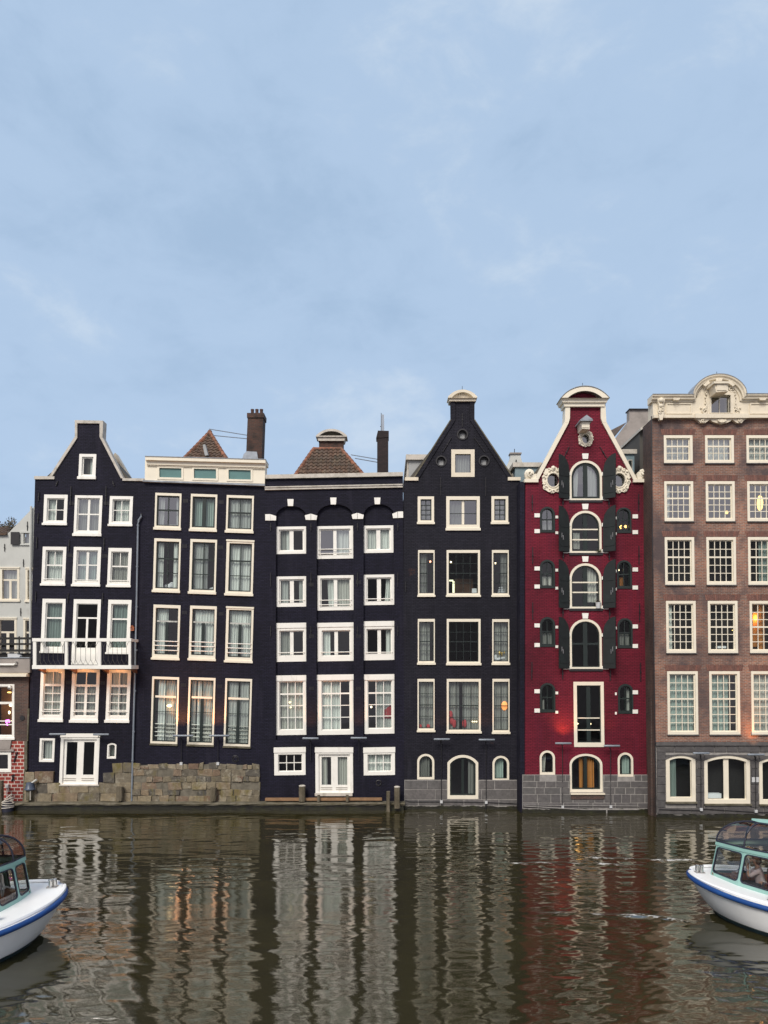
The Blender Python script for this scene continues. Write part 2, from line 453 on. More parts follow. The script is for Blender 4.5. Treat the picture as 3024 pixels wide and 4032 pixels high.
class MB:
    """collects shapes in world metres and links them as one mesh object."""

    def __init__(s):
        s.v, s.f = [], []

    def add(s, vs, fs):
        n = len(s.v)
        s.v += [tuple(p) for p in vs]
        s.f += [tuple(i + n for i in f) for f in fs]
        return s

    def loft(s, loops, closed=True, cap0=False, cap1=False):
        n = len(loops[0])
        vs = [p for l in loops for p in l]
        fs = []
        for i in range(len(loops) - 1):
            for j in range(n if closed else n - 1):
                a, b = i * n + j, i * n + (j + 1) % n
                fs.append((a, b, b + n, a + n))
        if cap0:
            fs.append(tuple(range(n))[::-1])
        if cap1:
            k = (len(loops) - 1) * n
            fs.append(tuple(range(k, k + n)))
        return s.add(vs, fs)

    def box(s, x0, x1, y0, y1, z0, z1):
        return s.loft([[(x0, y0, z0), (x1, y0, z0), (x1, y1, z0), (x0, y1, z0)],
                       [(x0, y0, z1), (x1, y0, z1), (x1, y1, z1), (x0, y1, z1)]], True, True, True)

    def tube(s, pts, r, n=8, cap=True):
        pts = [Vector(p) for p in pts]
        loops = []
        up = Vector((0.13, 0.31, 0.94)).normalized()
        for i, p in enumerate(pts):
            a = pts[max(0, i - 1)]
            b = pts[min(len(pts) - 1, i + 1)]
            d = (b - a).normalized()
            if abs(d.dot(up)) > 0.93:
                u = d.cross(Vector((1, 0.1, 0))).normalized()
            else:
                u = d.cross(up).normalized()
            v = d.cross(u)
            rr = r[i] if isinstance(r, (list, tuple)) else r
            loops.append([p + (u * math.cos(t) + v * math.sin(t)) * rr for t in [2 * math.pi * k / n for k in range(n)]])
        return s.loft(loops, True, cap, cap)

    def lathe(s, c, prof, n=16):
        c = Vector(c)
        loops = [[c + Vector((r * math.cos(2 * math.pi * k / n), r * math.sin(2 * math.pi * k / n), z)) for k in range(n)] for r, z in prof]
        return s.loft(loops, True, True, True)

    def ball(s, c, r, n=10, sq=(1, 1, 1)):
        c = Vector(c)
        loops = []
        for i in range(1, n):
            a = math.pi * i / n
            loops.append([c + Vector((r * math.sin(a) * math.cos(2 * math.pi * k / n) * sq[0], r * math.sin(a) * math.sin(2 * math.pi * k / n) * sq[1], -r * math.cos(a) * sq[2])) for k in range(n)])
        return s.loft(loops, True, True, True)

    # --- shapes drawn in a facade: (x, y) in facade rows/columns, d = metres inward
    def prism(s, h, pts, d0, d1):
        n = len(pts)
        a = [h.pt(x, y, d0) for x, y in pts]
        b = [h.pt(x, y, d1) for x, y in pts]
        fs = [tuple(range(n)), tuple(range(2 * n - 1, n - 1, -1))]
        fs += [(i, i + n, (i + 1) % n + n, (i + 1) % n) for i in range(n)]
        return s.add(a + b, fs)

    def rect(s, h, x0, y0, x1, y1, d0, d1, S=None):
        S = S or (lambda a, b: (a, b))
        return s.prism(h, [S(x0, y1), S(x1, y1), S(x1, y0), S(x0, y0)], d0, d1)

    def ring(s, h, o, i, d0, d1):
        n = len(o)
        A = [h.pt(x, y, d0) for x, y in o]
        B = [h.pt(x, y, d0) for x, y in i]
        C_ = [h.pt(x, y, d1) for x, y in o]
        D_ = [h.pt(x, y, d1) for x, y in i]
        fs = []
        for k in range(n):
            q = (k + 1) % n
            fs += [(k, q, n + q, n + k), (2 * n + k, k, n * 0 + k, 2 * n + k)[:0] or (k, 2 * n + k, 2 * n + q, q),
                   (n + k, n + q, 3 * n + q, 3 * n + k), (2 * n + k, 3 * n + k, 3 * n + q, 2 * n + q)]
        return s.add(A + B + C_ + D_, fs)

    def slab(s, h, outer, holes, d0, d1):
        """solid wall between two depths, with openings cut right through it."""
        polys = [outer] + list(holes)
        flat = [p for q in polys for p in q]
        tris = geometry.tessellate_polygon([[Vector((x, y, 0)) for x, y in q] for q in polys])
        n = len(flat)
        vs = [h.pt(x, y, d0) for x, y in flat] + [h.pt(x, y, d1) for x, y in flat]
        fs = [tuple(t) for t in tris] + [tuple(i + n for i in t[::-1]) for t in tris]
        k = 0
        for q in polys:
            m = len(q)
            fs += [(k + i, k + (i + 1) % m, k + (i + 1) % m + n, k + i + n) for i in range(m)]
            k += m
        return s.add(vs, fs)

    def build(s, name, mat, parent=None, smooth=False, label=None, cat=None, group=None, kind=None, at=None, bevel=0, recalc=True):
        org = Vector((0, 0, 0))
        if parent is not None:
            org = ORI[parent.name]
        elif at is not None:
            org = Vector(at)
        me = bpy.data.meshes.new(name)
        me.from_pydata([(x - org[0], y - org[1], z - org[2]) for x, y, z in s.v], [], s.f)
        if recalc:
            bm = bmesh.new()
            bm.from_mesh(me)
            bmesh.ops.recalc_face_normals(bm, faces=bm.faces)
            bm.to_mesh(me)
            bm.free()
        me.materials.append(M[mat] if isinstance(mat, str) else mat)
        if smooth:
            me.polygons.foreach_set('use_smooth', [True] * len(me.polygons))
            me.set_sharp_from_angle(angle=R(40))
        o = bpy.data.objects.new(name, me)
        COL.objects.link(o)
        if parent is not None:
            o.parent = parent
        else:
            o.location = org
        ORI[o.name] = org
        if bevel:
            bv = o.modifiers.new('bevel', 'BEVEL')
            bv.width = bevel
            bv.segments = 2
            bv.limit_method = 'ANGLE'
        return props(o, label, cat, group, kind)


def arc(x0, x1, y, rise, n=14):
    """points of an arch from (x0,y) up over to (x1,y) (rows grow downward)."""
    cx, a = (x0 + x1) / 2, (x1 - x0) / 2
    return [(cx - a * math.cos(math.pi * i / n), y - rise * math.sin(math.pi * i / n)) for i in range(n + 1)]


def seg(x0, x1, y, rise, n=12):
    """shallow circular arch."""
    a = (x1 - x0) / 2
    r = (a * a + rise * rise) / (2 * rise)
    cx, cy = (x0 + x1) / 2, y - rise + r
    t = math.asin(min(1, a / r))
    return [(cx + r * math.sin(-t + 2 * t * i / n), cy - r * math.cos(-t + 2 * t * i / n)) for i in range(n + 1)]


def outline(x0, y0, x1, y1, rise=0):
    if rise <= 0:
        return [(x0, y1), (x0, y0), (x1, y0), (x1, y1)]
    top = arc(x0, x1, y0 + rise, rise) if rise > 0.3 * (x1 - x0) else seg(x0, x1, y0 + rise, rise, 14)
    return [(x0, y1)] + top + [(x1, y1)]


class House:
    def __init__(s, name, label, Y, base, k=0.0, m=0.0, cat='house'):
        s.Y, s.k, s.m = Y, k, m
        s.sc = (DIST + Y) / F
        s.holes, s.bayholes = [], []
        s.root = thing(name, label, cat, s.pt(base[0], base[1], 0))

    def pt(s, x, y, d):
        return ((x - CX) * s.sc, s.Y + d, EYE + (HOR - y) * s.sc)

    def sub(s, Y):
        q = Plane(Y)
        q.root = s.root
        return q


class Plane:
    def __init__(s, Y):
        s.Y, s.sc = Y, (DIST + Y) / F
    pt = House.pt


class Fwd:
    """facade coordinates for trim that stands d0 metres in front of (negative) the wall plane."""
    def __init__(s, h, d0):
        s.Y, s.sc, s.root = h.Y, (DIST + h.Y + d0) / F, h.root
    pt = House.pt


def curtain_mb(h, x0, x1, y0, y1, d, sweep=0.0, S=None, amp=0.03):
    mb = MB()
    S = S or (lambda a, b: (a, b))
    n = max(8, int((x1 - x0) / 1.3))
    ph = random.random() * 6
    wl = random.uniform(8.5, 13)
    cols = []
    for r_ in range(5):
        v = r_ / 4
        row = []
        for i in range(n + 1):
            u = i / n
            x = x0 + (x1 - x0) * u + sweep * v * v * (1 if sweep > 0 else 1) * (1 - 0.0)
            y = y0 + (y1 - y0) * v
            dd = d + amp * math.sin(2 * math.pi * (x0 + (x1 - x0) * u) / wl + ph) + 0.4 * amp * math.sin(2 * math.pi * u * (x1 - x0) / (wl * 2.7) + ph * 2)
            row.append(h.pt(*S(x, y), dd))
        cols.append(row)
    return mb.loft(cols, False)


def window(h, x0, y0, x1, y1, f=(8, 9, 8, 12), rise=0, mf='cream', ms=None, sw=4, bars=(), cur=(), rails=(), raild=None,
           sill=0, head=0, d=0.0, name='window', glass='glass', bay=False, sillmat=None, proud=0.02, panel=None):
    xc, yc = (x0 + x1) / 2, (y0 + y1) / 2
    S = lambda u, v: (u + h.k * (v - yc), v + h.m * (u - xc))
    T = lambda pts: [S(*p) for p in pts]
    l, t, r, b = f
    ri = rise - (t + l) / 2 * 0.45 if rise else 0
    outer = outline(x0, y0, x1, y1, rise)
    ix0, iy0, ix1, iy1 = x0 + l, y0 + t, x1 - r, y1 - b
    inner = outline(ix0, iy0, ix1, iy1, ri)
    hole = T(outline(x0 + 1, y0 + 1, x1 - 1, y1 - 1, rise))
    (h.bayholes if bay else h.holes).append(hole)
    mb = MB()
    mb.ring(h, T(outer), T(inner), d - proud, d + 0.13)
    if sill:
        mb.rect(h, x0 - 3, y1 - sill, x1 + 3, y1 + 1.5, d - proud - 0.055, d + 0.02, S)
    if head:
        mb.rect(h, x0 - 1.5, y0 - 1, x1 + 1.5, y0 + head, d - proud - 0.035, d + 0.02, S)
    fr = mb.build(name, mf, h.root)
    if ms is None:
        ms = mf
    in2 = outline(ix0 + sw, iy0 + sw, ix1 - sw, iy1 - sw, ri - sw * 0.4 if ri else 0)
    sb = MB()
    sb.ring(h, T(inner), T(in2), d + 0.065, d + 0.115)
    X0, Y0, X1, Y1 = ix0 + sw, iy0 + sw, ix1 - sw, iy1 - sw
    W_, H_ = X1 - X0, Y1 - Y0

    def topy(x):
        if not rise:
            return Y0
        best = Y0
        pts = in2[1:-1]
        for (ax, ay), (bx, by) in zip(pts, pts[1:]):
            if ax <= x <= bx and bx > ax:
                best = ay + (by - ay) * (x - ax) / (bx - ax)
        return best
    white = []
    for q in bars:
        kind, pos, wd = q[:3]
        a, e_ = (q[3], q[4]) if len(q) > 4 else (0, 1)
        c2 = q[5] if len(q) > 5 else None
        tgt = sb
        if c2:
            tgt = MB()
            white.append((tgt, c2))
        if kind == 'v':
            x = X0 + W_ * pos
            ya = topy(x) if a == 0 else Y0 + H_ * a
            tgt.rect(h, x - wd / 2, ya - 0.5, x + wd / 2, Y0 + H_ * e_ + 0.5, d + 0.070, d + 0.110, S)
        else:
            y = Y0 + H_ * pos
            tgt.rect(h, X0 + W_ * a - 0.5, y - wd / 2, X0 + W_ * e_ + 0.5, y + wd / 2, d + 0.067, d + 0.113, S)
    if panel:
        sb.rect(h, X0 - 0.5, Y0 + H_ * panel, X1 + 0.5, Y1 + 0.5, d + 0.072, d + 0.112, S)
    sb.build('sash', ms, fr)
    for tgt, c2 in white:
        tgt.build('transom', c2, fr)
    pm = MB()
    pts = T(in2)
    pm.add([h.pt(x, y, d + 0.092) for x, y in pts], [tuple(range(len(pts)))])
    pm.build('pane', glass, fr)
    for q in cur:
        a, e_, mt = q[:3]
        sweep = q[3] if len(q) > 3 else 0
        ytop, ybot = (q[4], q[5]) if len(q) > 5 else (0, 1)
        c = curtain_mb(h, X0 - 2 + (W_ + 4) * a, X0 - 2 + (W_ + 4) * e_, (Y0 - 3 if ytop == 0 else Y0 + H_ * ytop), Y0 + H_ * ybot + (3 if ybot == 1 else 0), d + 0.22 + random.uniform(0, 0.03), sweep, S)
        c.build('curtain', mt, fr, smooth=True)
    if rails:
        rb = MB()
        rd = d - proud - 0.03 if raild is None else d + raild
        for q in rails:
            y = y0 + (y1 - y0) * q
            rb.tube([h.pt(*S(ix0 - 3, y), rd), h.pt(*S(ix1 + 3, y), rd)], 0.022, 6)
            for xx in (ix0 - 2, ix1 + 2):
                rb.tube([h.pt(*S(xx, y), rd), h.pt(*S(xx, y), d + 0.02)], 0.016, 6)
        rb.build('guard_rail', 'white', fr)
    if sillmat:
        q = MB()
        q.rect(h, x0 - 2, y1, x1 + 2, y1 + sillmat[1], d - 0.07, d + 0.05, S)
        q.build('sill', sillmat[0], fr)
    return fr


def anchor(h, x, ya, yb, dx=0, mat='iron', w=2.4):
    mb = MB()
    mb.prism(h, [(x - w / 2, ya), (x + w / 2, ya), (x + dx + w / 2, yb), (x + dx - w / 2, yb)], -0.05, 0.01)
    ym = (ya + yb) / 2
    mb.prism(h, [(x + dx / 2 - w, ym - w), (x + dx / 2 + w, ym - w), (x + dx / 2 + w, ym + w), (x + dx / 2 - w, ym + w)], -0.07, 0.01)
    mb.build('wall_anchor', mat, h.root)


def vents(h, x, y):
    mb = MB()
    for i in range(4):
        mb.rect(h, x + i * 5, y, x + i * 5 + 2.6, y + 14, -0.012, 0.02)
    mb.build('vent_slots', 'iron', h.root)


def shell(h, xl, xr, ytop, ybot, depth=9.0, mat='navy', d0=0.35, roofmat='darkgrey', apex=None, rdepth=None):
    """side walls, back wall and roof behind the street front."""
    mb = MB()
    a = h.pt(xl, ytop, 0)
    b = h.pt(xr, ybot, 0)
    x0, x1, z0, z1 = a[0] + 0.02, b[0] - 0.02, -0.6, a[2] - 0.06
    y0, y1 = h.Y + d0, h.Y + depth
    mb.box(x0, x0 + 0.2, y0, y1, z0, z1)
    mb.box(x1 - 0.2, x1, y0, y1, z0, z1)
    mb.build('side_wall', mat, h.root)
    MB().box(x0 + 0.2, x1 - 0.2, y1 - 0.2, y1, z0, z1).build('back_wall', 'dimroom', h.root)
    fl = MB()
    rows = sorted(set(h.floors)) if hasattr(h, 'floors') else []
    for yy in rows:
        z = h.pt(0, yy, 0)[2]
        fl.box(x0 + 0.2, x1 - 0.2, y0 + 0.02, y1 - 0.2, z - 0.12, z + 0.12)
    if depth > 4.5:
        fl.box(x0 + 0.2, x1 - 0.2, y0 + 3.6, y0 + 3.7, z0 + 0.3, z1 - 0.1)
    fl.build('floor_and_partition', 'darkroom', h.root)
    rf = MB()
    if rdepth and apex:
        mbx = MB().box(x0, x1, y0 + rdepth, y1, z1 + 0.002, z1 + 0.05)
        mbx.build('flat_roof', roofmat, h.root)
        y1 = y0 + rdepth
    if apex is None:
        rf.box(x0, x1, y0, y1, z1 + 0.002, z1 + 0.05)
    else:
        p = h.pt(apex[0], apex[1], 0)
        rf.loft([[(x0, y0 - 0.05, z1), (p[0], y0 - 0.05, p[2] - 0.15), (x1, y0 - 0.05, z1)],
                 [(x0, y1, z1), (p[0], y1, p[2] - 0.15), (x1, y1, z1)]], True, True, True)
    return rf.build('roof', roofmat, h.root)


def blocks(h, rows, holes=(), jit=0.6, mat='rubble', d0=-0.07, d1=0.2, gap=0.8, name='stone_block_base', under='jointdark', parent=None, dj=0.03, topj=0.0):
    """courses of separate stones: rows = [(y0, y1, x_start, x_end, mean_width)]; one stone per loose piece."""
    mb = MB()
    for ri_, (ya, yb, xa, xb, wd) in enumerate(rows):
        x = xa
        while x < xb - 1:
            ww = wd * random.uniform(0.6, 1.45)
            xe = min(xb, x + ww)
            if xb - xe < wd * 0.35:
                xe = xb
            hit = [hh for hh in holes if x < hh[2] and xe > hh[0] and ya < hh[3] and yb > hh[1]]
            spans = [(x, xe)]
            for hh in hit:
                ns = []
                for (p, q) in spans:
                    if p < hh[0]:
                        ns.append((p, min(q, hh[0])))
                    if q > hh[2]:
                        ns.append((max(p, hh[2]), q))
                spans = ns
            for p, q in spans:
                if q - p < 2:
                    continue
                j = lambda: random.uniform(-jit, jit)
                dd = random.uniform(-dj, dj)
                tj = random.uniform(-.3, 1) * topj if ri_ == 0 else 0
                o = [(p + gap + j(), yb - gap + j()), (q - gap + j(), yb - gap + j()), (q - gap + j(), ya + gap + j() + tj), (p + gap + j(), ya + gap + j() + tj)]
                cx_, cy_ = sum(a for a, _ in o) / 4, sum(b for _, b in o) / 4
                i_ = [(a + (1.2 if a < cx_ else -1.2), b + (1.0 if b < cy_ else -1.0)) for a, b in o]
                n = len(mb.v)
                A = [h.pt(a, b, d1) for a, b in o]
                B = [h.pt(a, b, d0 + dd + 0.02) for a, b in o]
                Cc = [h.pt(a, b, d0 + dd) for a, b in i_]
                mb.loft([A, B, Cc], True, False, True)
            x = xe
    return mb.build(name, mat, parent or h.root)


FLOODS = 'floodlight bars along the house fronts'


def algae_band(h, x0, x1, y, yb, d0, d1=0.0):
    """dark wet strip at the waterline with a ragged upper edge."""
    top = []
    n = int((x1 - x0) / 6)
    off = 0
    for i in range(n + 1):
        off = off * .7 + random.uniform(-2.2, 2.2)
        top.append((x0 + (x1 - x0) * i / n, y + off))
    mb = MB()
    mb.prism(h, [(x0, yb)] + top + [(x1, yb)], d0, d1)
    mb.build('algae_band', 'algae', h.root)


def flood(h, xa, xb, y, ybot, label, polex=None, mat='iron', glow=None, dz=0.38):
    xm = (xa + xb) / 2 if polex is None else polex
    root = thing('floodlight', label, 'floodlight', h.pt(xm, ybot, -0.03), FLOODS)
    g_ = Fwd(h, -dz)
    b = MB()
    b.tube([g_.pt(xa, y, -dz), g_.pt(xa + 2, y, -dz), g_.pt(xb - 2, y, -dz), g_.pt(xb, y, -dz)], [0.035, 0.05, 0.05, 0.035], 10)
    b.build('lamp_bar', 'zinc' if mat == 'iron' else mat, root, smooth=True)
    a = MB()
    a.tube([g_.pt(xm, y, -dz), g_.pt(xm, y + 6, -dz + 0.03), h.pt(xm, y + 14, -0.04)], 0.022, 6)
    a.tube([g_.pt(xm - 4, y, -dz), h.pt(xm - 4, y + 9, -dz * 0.6), h.pt(xm, y + 14, -0.04)], 0.016, 6)
    a.build('bracket', 'iron', root)
    p = MB()
    p.tube([h.pt(xm, y + 12, -0.09), h.pt(xm, ybot, -0.09)], 0.017, 6)
    p.build('conduit', 'iron', root)
    if ybot > 3000:
        j = MB()
        j.rect(h, xm - 5, ybot - 5, xm + 5, ybot + 6, -0.15, -0.04)
        j.build('junction_box', 'greyplastic', root)
    if glow:
        tx, ty, pw, ang = glow
        la = bpy.data.lights.new('floodlight_beam', 'SPOT')
        la.energy = pw
        la.color = (1.0, 0.36, 0.10)
        la.spot_size = R(ang)
        la.spot_blend = 1.0
        la.shadow_soft_size = 0.12
        lo = bpy.data.objects.new('lamp_beam', la)
        COL.objects.link(lo)
        p0 = Vector(h.pt(xm, y - 7, -dz - 0.15))
        dirv = Vector(h.pt(tx, ty, 0.0)) - p0
        lo.parent = root
        lo.location = p0 - ORI[root.name]
        lo.rotation_euler = dirv.to_track_quat('-Z', 'Y').to_euler()
    return root


def lamp_ball(name, label, mat, p, r, sq=(1, 1, 1)):
    mb = MB()
    mb.ball(p, r, 10, sq)
    return mb.build(name, mat, None, smooth=True, label=label, cat='lamp', at=p)
M['soldier'] = mat_island('lintel_bricks', [(0.20, 0.085, 0.068), (0.135, 0.07, 0.06), (0.24, 0.11, 0.085), (0.16, 0.08, 0.07)], 0.8, bstr=0.3, nscale=8)


# ================================================================== setting
def water():
    def lines(fine0, fine1, step, lo, hi, coarse):
        a = list(np.arange(lo, fine0, coarse))
        b = list(np.arange(fine0, fine1, step))
        c = list(np.arange(fine1, hi + 0.01, coarse))
        return np.array(a + b + c)
    xs = lines(-14.5, 14.5, 0.055, -70, 70, 3.0)
    ys = np.concatenate([np.arange(-60, -25, 2.5), np.arange(-25, -9, 0.04), np.arange(-9, 0.31, 0.055)])
    X, Y = np.meshgrid(xs, ys)
    rng = np.random.RandomState(5)
    Z = np.zeros_like(X)
    # patches where the breeze touches the water and calmer ones between
    def blob(sx, sy, seed, n=9):
        r = np.random.RandomState(seed)
        v = np.zeros_like(X)
        for _ in range(n):
            kx, ky = r.normal(0, 1 / sx), r.normal(0, 1 / sy)
            v += np.sin(kx * X + ky * Y + r.uniform(0, 6.28))
        return v / np.sqrt(n)
    patch = 1 / (1 + np.exp(-1.6 * (blob(2.2, 1.6, 3) + 0.25)))
    for i in range(48):
        lam = np.exp(rng.normal(np.log(0.56), 0.36))
        th = rng.normal(0, 0.20 if rng.rand() < .6 else 0.55)
        k = 2 * np.pi / lam
        amp = 0.0078 / k * (lam / 0.6) ** 0.1
        if lam > 1.0:
            amp *= 0.75
        Z += amp * (0.22 + 1.1 * patch if lam < 0.9 else 1.0) * np.sin(k * (np.sin(th) * X + np.cos(th) * Y) + rng.uniform(0, 6.28))
    for i in range(26):
        lam = np.exp(rng.uniform(np.log(0.15), np.log(0.32)))
        th = rng.normal(0, 0.45)
        k = 2 * np.pi / lam
        Z += 0.0085 / k * patch * np.sin(k * (np.sin(th) * X + np.cos(th) * Y) + rng.uniform(0, 6.28))
    # wash of the two boats: diagonal trains fading away from the hulls
    def wash(px, py, dx, dy, lam, amp, width, length):
        d = np.hypot(dx, dy)
        dx, dy = dx / d, dy / d
        u = (X - px) * dx + (Y - py) * dy
        v = -(X - px) * dy + (Y - py) * dx
        env = np.exp(-(v / width) ** 2) * np.exp(-np.clip(u, 0, None) / length) / (1 + np.exp(-u * 3))
        return amp * env * np.sin(2 * np.pi * v / lam + 0.8 * np.sin(u * 0.9))
    Z += wash(8.6, -16.5, -0.75, -0.55, 0.85, 0.007, 1.7, 4.5)
    Z += wash(9.0, -19.0, -0.35, -0.94, 0.80, 0.011, 2.0, 5.0)
    Z += wash(-8.6, -18.2, 0.55, -0.83, 0.75, 0.008, 1.5, 3.5)
    Z += wash(-8.8, -20.0, 0.35, -0.94, 0.95, 0.012, 1.6, 4.0)
    # two long wakes left by a boat that went by
    def ridge(x0, y0, x1, y1, amp, wd):
        t = np.clip((X - x0) / (x1 - x0), 0, 1)
        yc = y0 + (y1 - y0) * t + 0.12 * np.sin(X * 1.1) + 0.05 * np.sin(X * 3.7)
        on = 1 / (1 + np.exp(-(X - x0) * 2)) / (1 + np.exp((X - x1) * 2))
        on = on * np.clip(0.72 + 0.35 * np.sin(X * 2.3 + y0) + 0.3 * np.sin(X * 5.9 + 1.3 * y0), 0, 1.2)
        q = (Y - yc) / wd
        return amp * on * np.exp(-q * q)
    Z += ridge(5.0, -15.35, 8.7, -16.3, 0.050, 0.14)
    Z += ridge(7.0, -9.5, 12.0, -9.75, 0.050, 0.15)
    Z += ridge(3.2, -9.9, 9.5, -10.6, 0.034, 0.18)
    Z += ridge(-14, -6.2, 1.0, -6.9, 0.016, 0.25)
    ny, nx = X.shape
    co = np.stack([X, Y, Z], -1).reshape(-1, 3).astype(np.float32)
    idx = np.arange(ny * nx).reshape(ny, nx)
    quads = np.stack([idx[:-1, :-1], idx[:-1, 1:], idx[1:, 1:], idx[1:, :-1]], -1).reshape(-1, 4)
    me = bpy.data.meshes.new('canal_water')
    me.vertices.add(len(co))
    me.vertices.foreach_set('co', co.ravel())
    me.loops.add(quads.size)
    me.loops.foreach_set('vertex_index', quads.ravel().astype(np.int32))
    me.polygons.add(len(quads))
    me.polygons.foreach_set('loop_start', np.arange(0, quads.size, 4, dtype=np.int32))
    me.polygons.foreach_set('use_smooth', np.ones(len(quads), dtype=bool))
    me.update(calc_edges=True)
    m, t, b = nodes('canal_water')
    g = t.nodes.new('ShaderNodeNewGeometry')
    pos = g.outputs['Position']
    col = mixc(t, noise_fac(t, pos, 0.5, 0.3, 0.7, 4, 0.6), (0.0235, 0.0203, 0.0068), (0.037, 0.0318, 0.0110))
    # foam flecks along the wakes
    f1 = noise_fac(t, scaled(t, pos, (3.0, 7.0, 1)), 1.0, 0.50, 0.56, 6, 0.75)
    s = t.nodes.new('ShaderNodeSeparateXYZ')
    t.links.new(pos, s.inputs[0])
    zr = t.nodes.new('ShaderNodeMapRange')
    zr.inputs[1].default_value = 0.018
    zr.inputs[2].default_value = 0.034
    t.links.new(s.outputs[2], zr.inputs[0])
    mu = t.nodes.new('ShaderNodeMath')
    mu.operation = 'MULTIPLY'
    t.links.new(f1, mu.inputs[0])
    t.links.new(zr.outputs[0], mu.inputs[1])
    col = mixc(t, mu.outputs[0], col, (0.6, 0.6, 0.57))
    t.links.new(col, b.inputs['Base Color'])
    rr = t.nodes.new('ShaderNodeMapRange')
    rr.inputs[3].default_value = 0.02
    rr.inputs[4].default_value = 0.6
    t.links.new(mu.outputs[0], rr.inputs[0])
    t.links.new(rr.outputs[0], b.inputs['Roughness'])
    b.inputs['IOR'].default_value = 2.8
    na = t.nodes.new('ShaderNodeTexNoise')
    na.inputs['Scale'].default_value = 1.0
    na.inputs['Detail'].default_value = 4
    na.inputs['Roughness'].default_value = 0.6
    t.links.new(scaled(t, pos, (3.6, 10.0, 1)), na.inputs['Vector'])
    bump(t, b, na.outputs['Fac'], 0.07, 0.03)
    me.materials.append(m)
    o = bpy.data.objects.new('canal_water', me)
    COL.objects.link(o)
    props(o, 'brown green canal water with the house fronts mirrored in its ripples', 'water', kind='structure')


water()
gm = MB()
gm.box(-600, 600, 8.5, 1200, 0.2, 0.9)
gm.build('ground', 'concrete', kind='structure', label='ground behind the row of canal houses', cat='ground')

Q0 = Plane(0.0)
# narrow concrete ledge along the foot of the three left houses
lm = MB()
xa, xb = -22.0, Q0.pt(1593, 0, 0)[0]
xs_ = [xa + (xb - xa) * i / 60 for i in range(61)]
lp = []
for i, x in enumerate(xs_):
    j = lambda a: a * random.uniform(-1, 1)
    lp.append([(x, 0.30, 0.27), (x, -0.48 + j(.025), 0.26 + j(.015)), (x, -0.52 + j(.03), 0.33 + j(.02)), (x, -0.46 + j(.03), 0.385 + j(.012)), (x, 0.30, 0.40)])
lm.loft(lp, True, True, True)
lm.build('quay_ledge', 'concrete', kind='structure', label='narrow mossy concrete ledge above the water under the left houses', cat='ledge')
lm = MB()
lm.box(xa, xb - 0.05, -0.36, 0.1, -0.6, 0.262)
lm.build('quay_wall', 'algae', kind='structure', label='dark algae covered quay wall at the waterline', cat='quay wall')


# ================================================================== house A: narrow, balcony
h = House('canal_house', 'narrow black house with white balcony and plain straight-topped neck gable', 0.0, (330, 3150), -0.042, 0.012)
A = h
h.floors = [2130, 2335, 2600, 2870]
V5 = ('v', .5, 3)
window(h, 311, 1788, 378, 1886, (11, 11, 11, 14), sw=5, cur=[(.62, .95, 'sheer')], sill=9, mf='white')
window(h, 172.5, 1948, 265, 2067, (12, 14, 12, 15), mf='white', sw=4, bars=[V5, ('h', .5, 3)], cur=[(0, .42, 'sheer')], sill=7)
window(h, 293, 1951, 401, 2110, (10, 10, 10, 18), mf='white', sw=4, bars=[('v', .5, 9), ('h', .48, 5)], cur=[(0, 1, 'greysheer')], sill=9, glass='glass_hi')
window(h, 431, 1954, 522, 2071, (11, 12, 11, 15), mf='white', sw=4, bars=[V5, ('h', .47, 3)], cur=[(.1, .98, 'sheer')], sill=7)
window(h, 166, 2153, 259, 2305, (12, 13, 12, 17), mf='white', sw=4, bars=[('v', .5, 3, 0, .48), ('h', .48, 5)], cur=[(0, .95, 'sheer')], rails=[.84], sill=7)
window(h, 288, 2154, 396, 2308, (12, 13, 12, 17), mf='white', sw=4, bars=[('v', .5, 10), ('h', .46, 4)], cur=[(0, 1, 'aqua')], rails=[.85], sill=7, glass='glass_hi')
window(h, 425, 2158, 516, 2311, (11, 14, 11, 17), mf='white', sw=4, bars=[('v', .5, 3, 0, .47), ('h', .47, 5)], cur=[(0, 1, 'linen')], rails=[.84], sill=7)
window(h, 164, 2358, 255, 2570, (13, 15, 11, 20), mf='white', sw=4, bars=[('h', .33, 6)], cur=[(0, 1, 'aqua')], sill=6)
window(h, 286, 2360, 393, 2617, (12, 17, 12, 4), mf='white', sw=3, bars=[('h', .23, 6), ('v', .5, 8, .23, 1)], panel=.74, name='door', glass='glass_lo')
window(h, 423, 2362, 514, 2574, (12, 16, 12, 20), mf='white', sw=4, bars=[('h', .33, 6)], cur=[(0, 1, 'aqua')], sill=6)
gridD = [('h', .305, 9), ('h', .5, 3), ('h', .70, 3), ('h', .88, 3)]
window(h, 158, 2633, 251, 2841, (12, 10, 12, 24), mf='white', sw=3, bars=gridD + [V5], cur=[(0, 1, 'linen')], rails=[.81], sill=9)
window(h, 281, 2635, 389.5, 2844, (12, 10, 12, 24), mf='white', sw=3, bars=gridD + [('v', .5, 4, 0, .3), ('v', .5, 10, .3, 1)], cur=[(0, 1, 'linen', 0, .3, 1)], rails=[.80], sill=9)
window(h, 419.5, 2637, 512, 2844, (12, 10, 12, 24), mf='white', sw=3, bars=gridD + [V5], cur=[(0, .55, 'linen'), (.6, 1, 'greysheer')], rails=[.80], sill=9)
window(h, 156, 2907, 215, 3000, (8, 8, 8, 8), mf='white', sw=4, cur=[(0.05, .95, 'sheer')])
dk, dm, h.k, h.m = h.k, h.m, -0.04, 0.0
dr = window(h, 237, 2889, 390, 3090, (11, 22, 11, 3), mf='white', sw=11, bars=[('v', .5, 26)], panel=.84, name='double_door', head=14, glass='glass_lo')
q = MB()
for xx in (246, 318):
    for yy in (3064, 3072):
        q.rect(h, xx, yy, xx + 50, yy + 1.6, 0.035, 0.06)
q.build('door_panel_moulding', 'coping', dr)
q = MB()
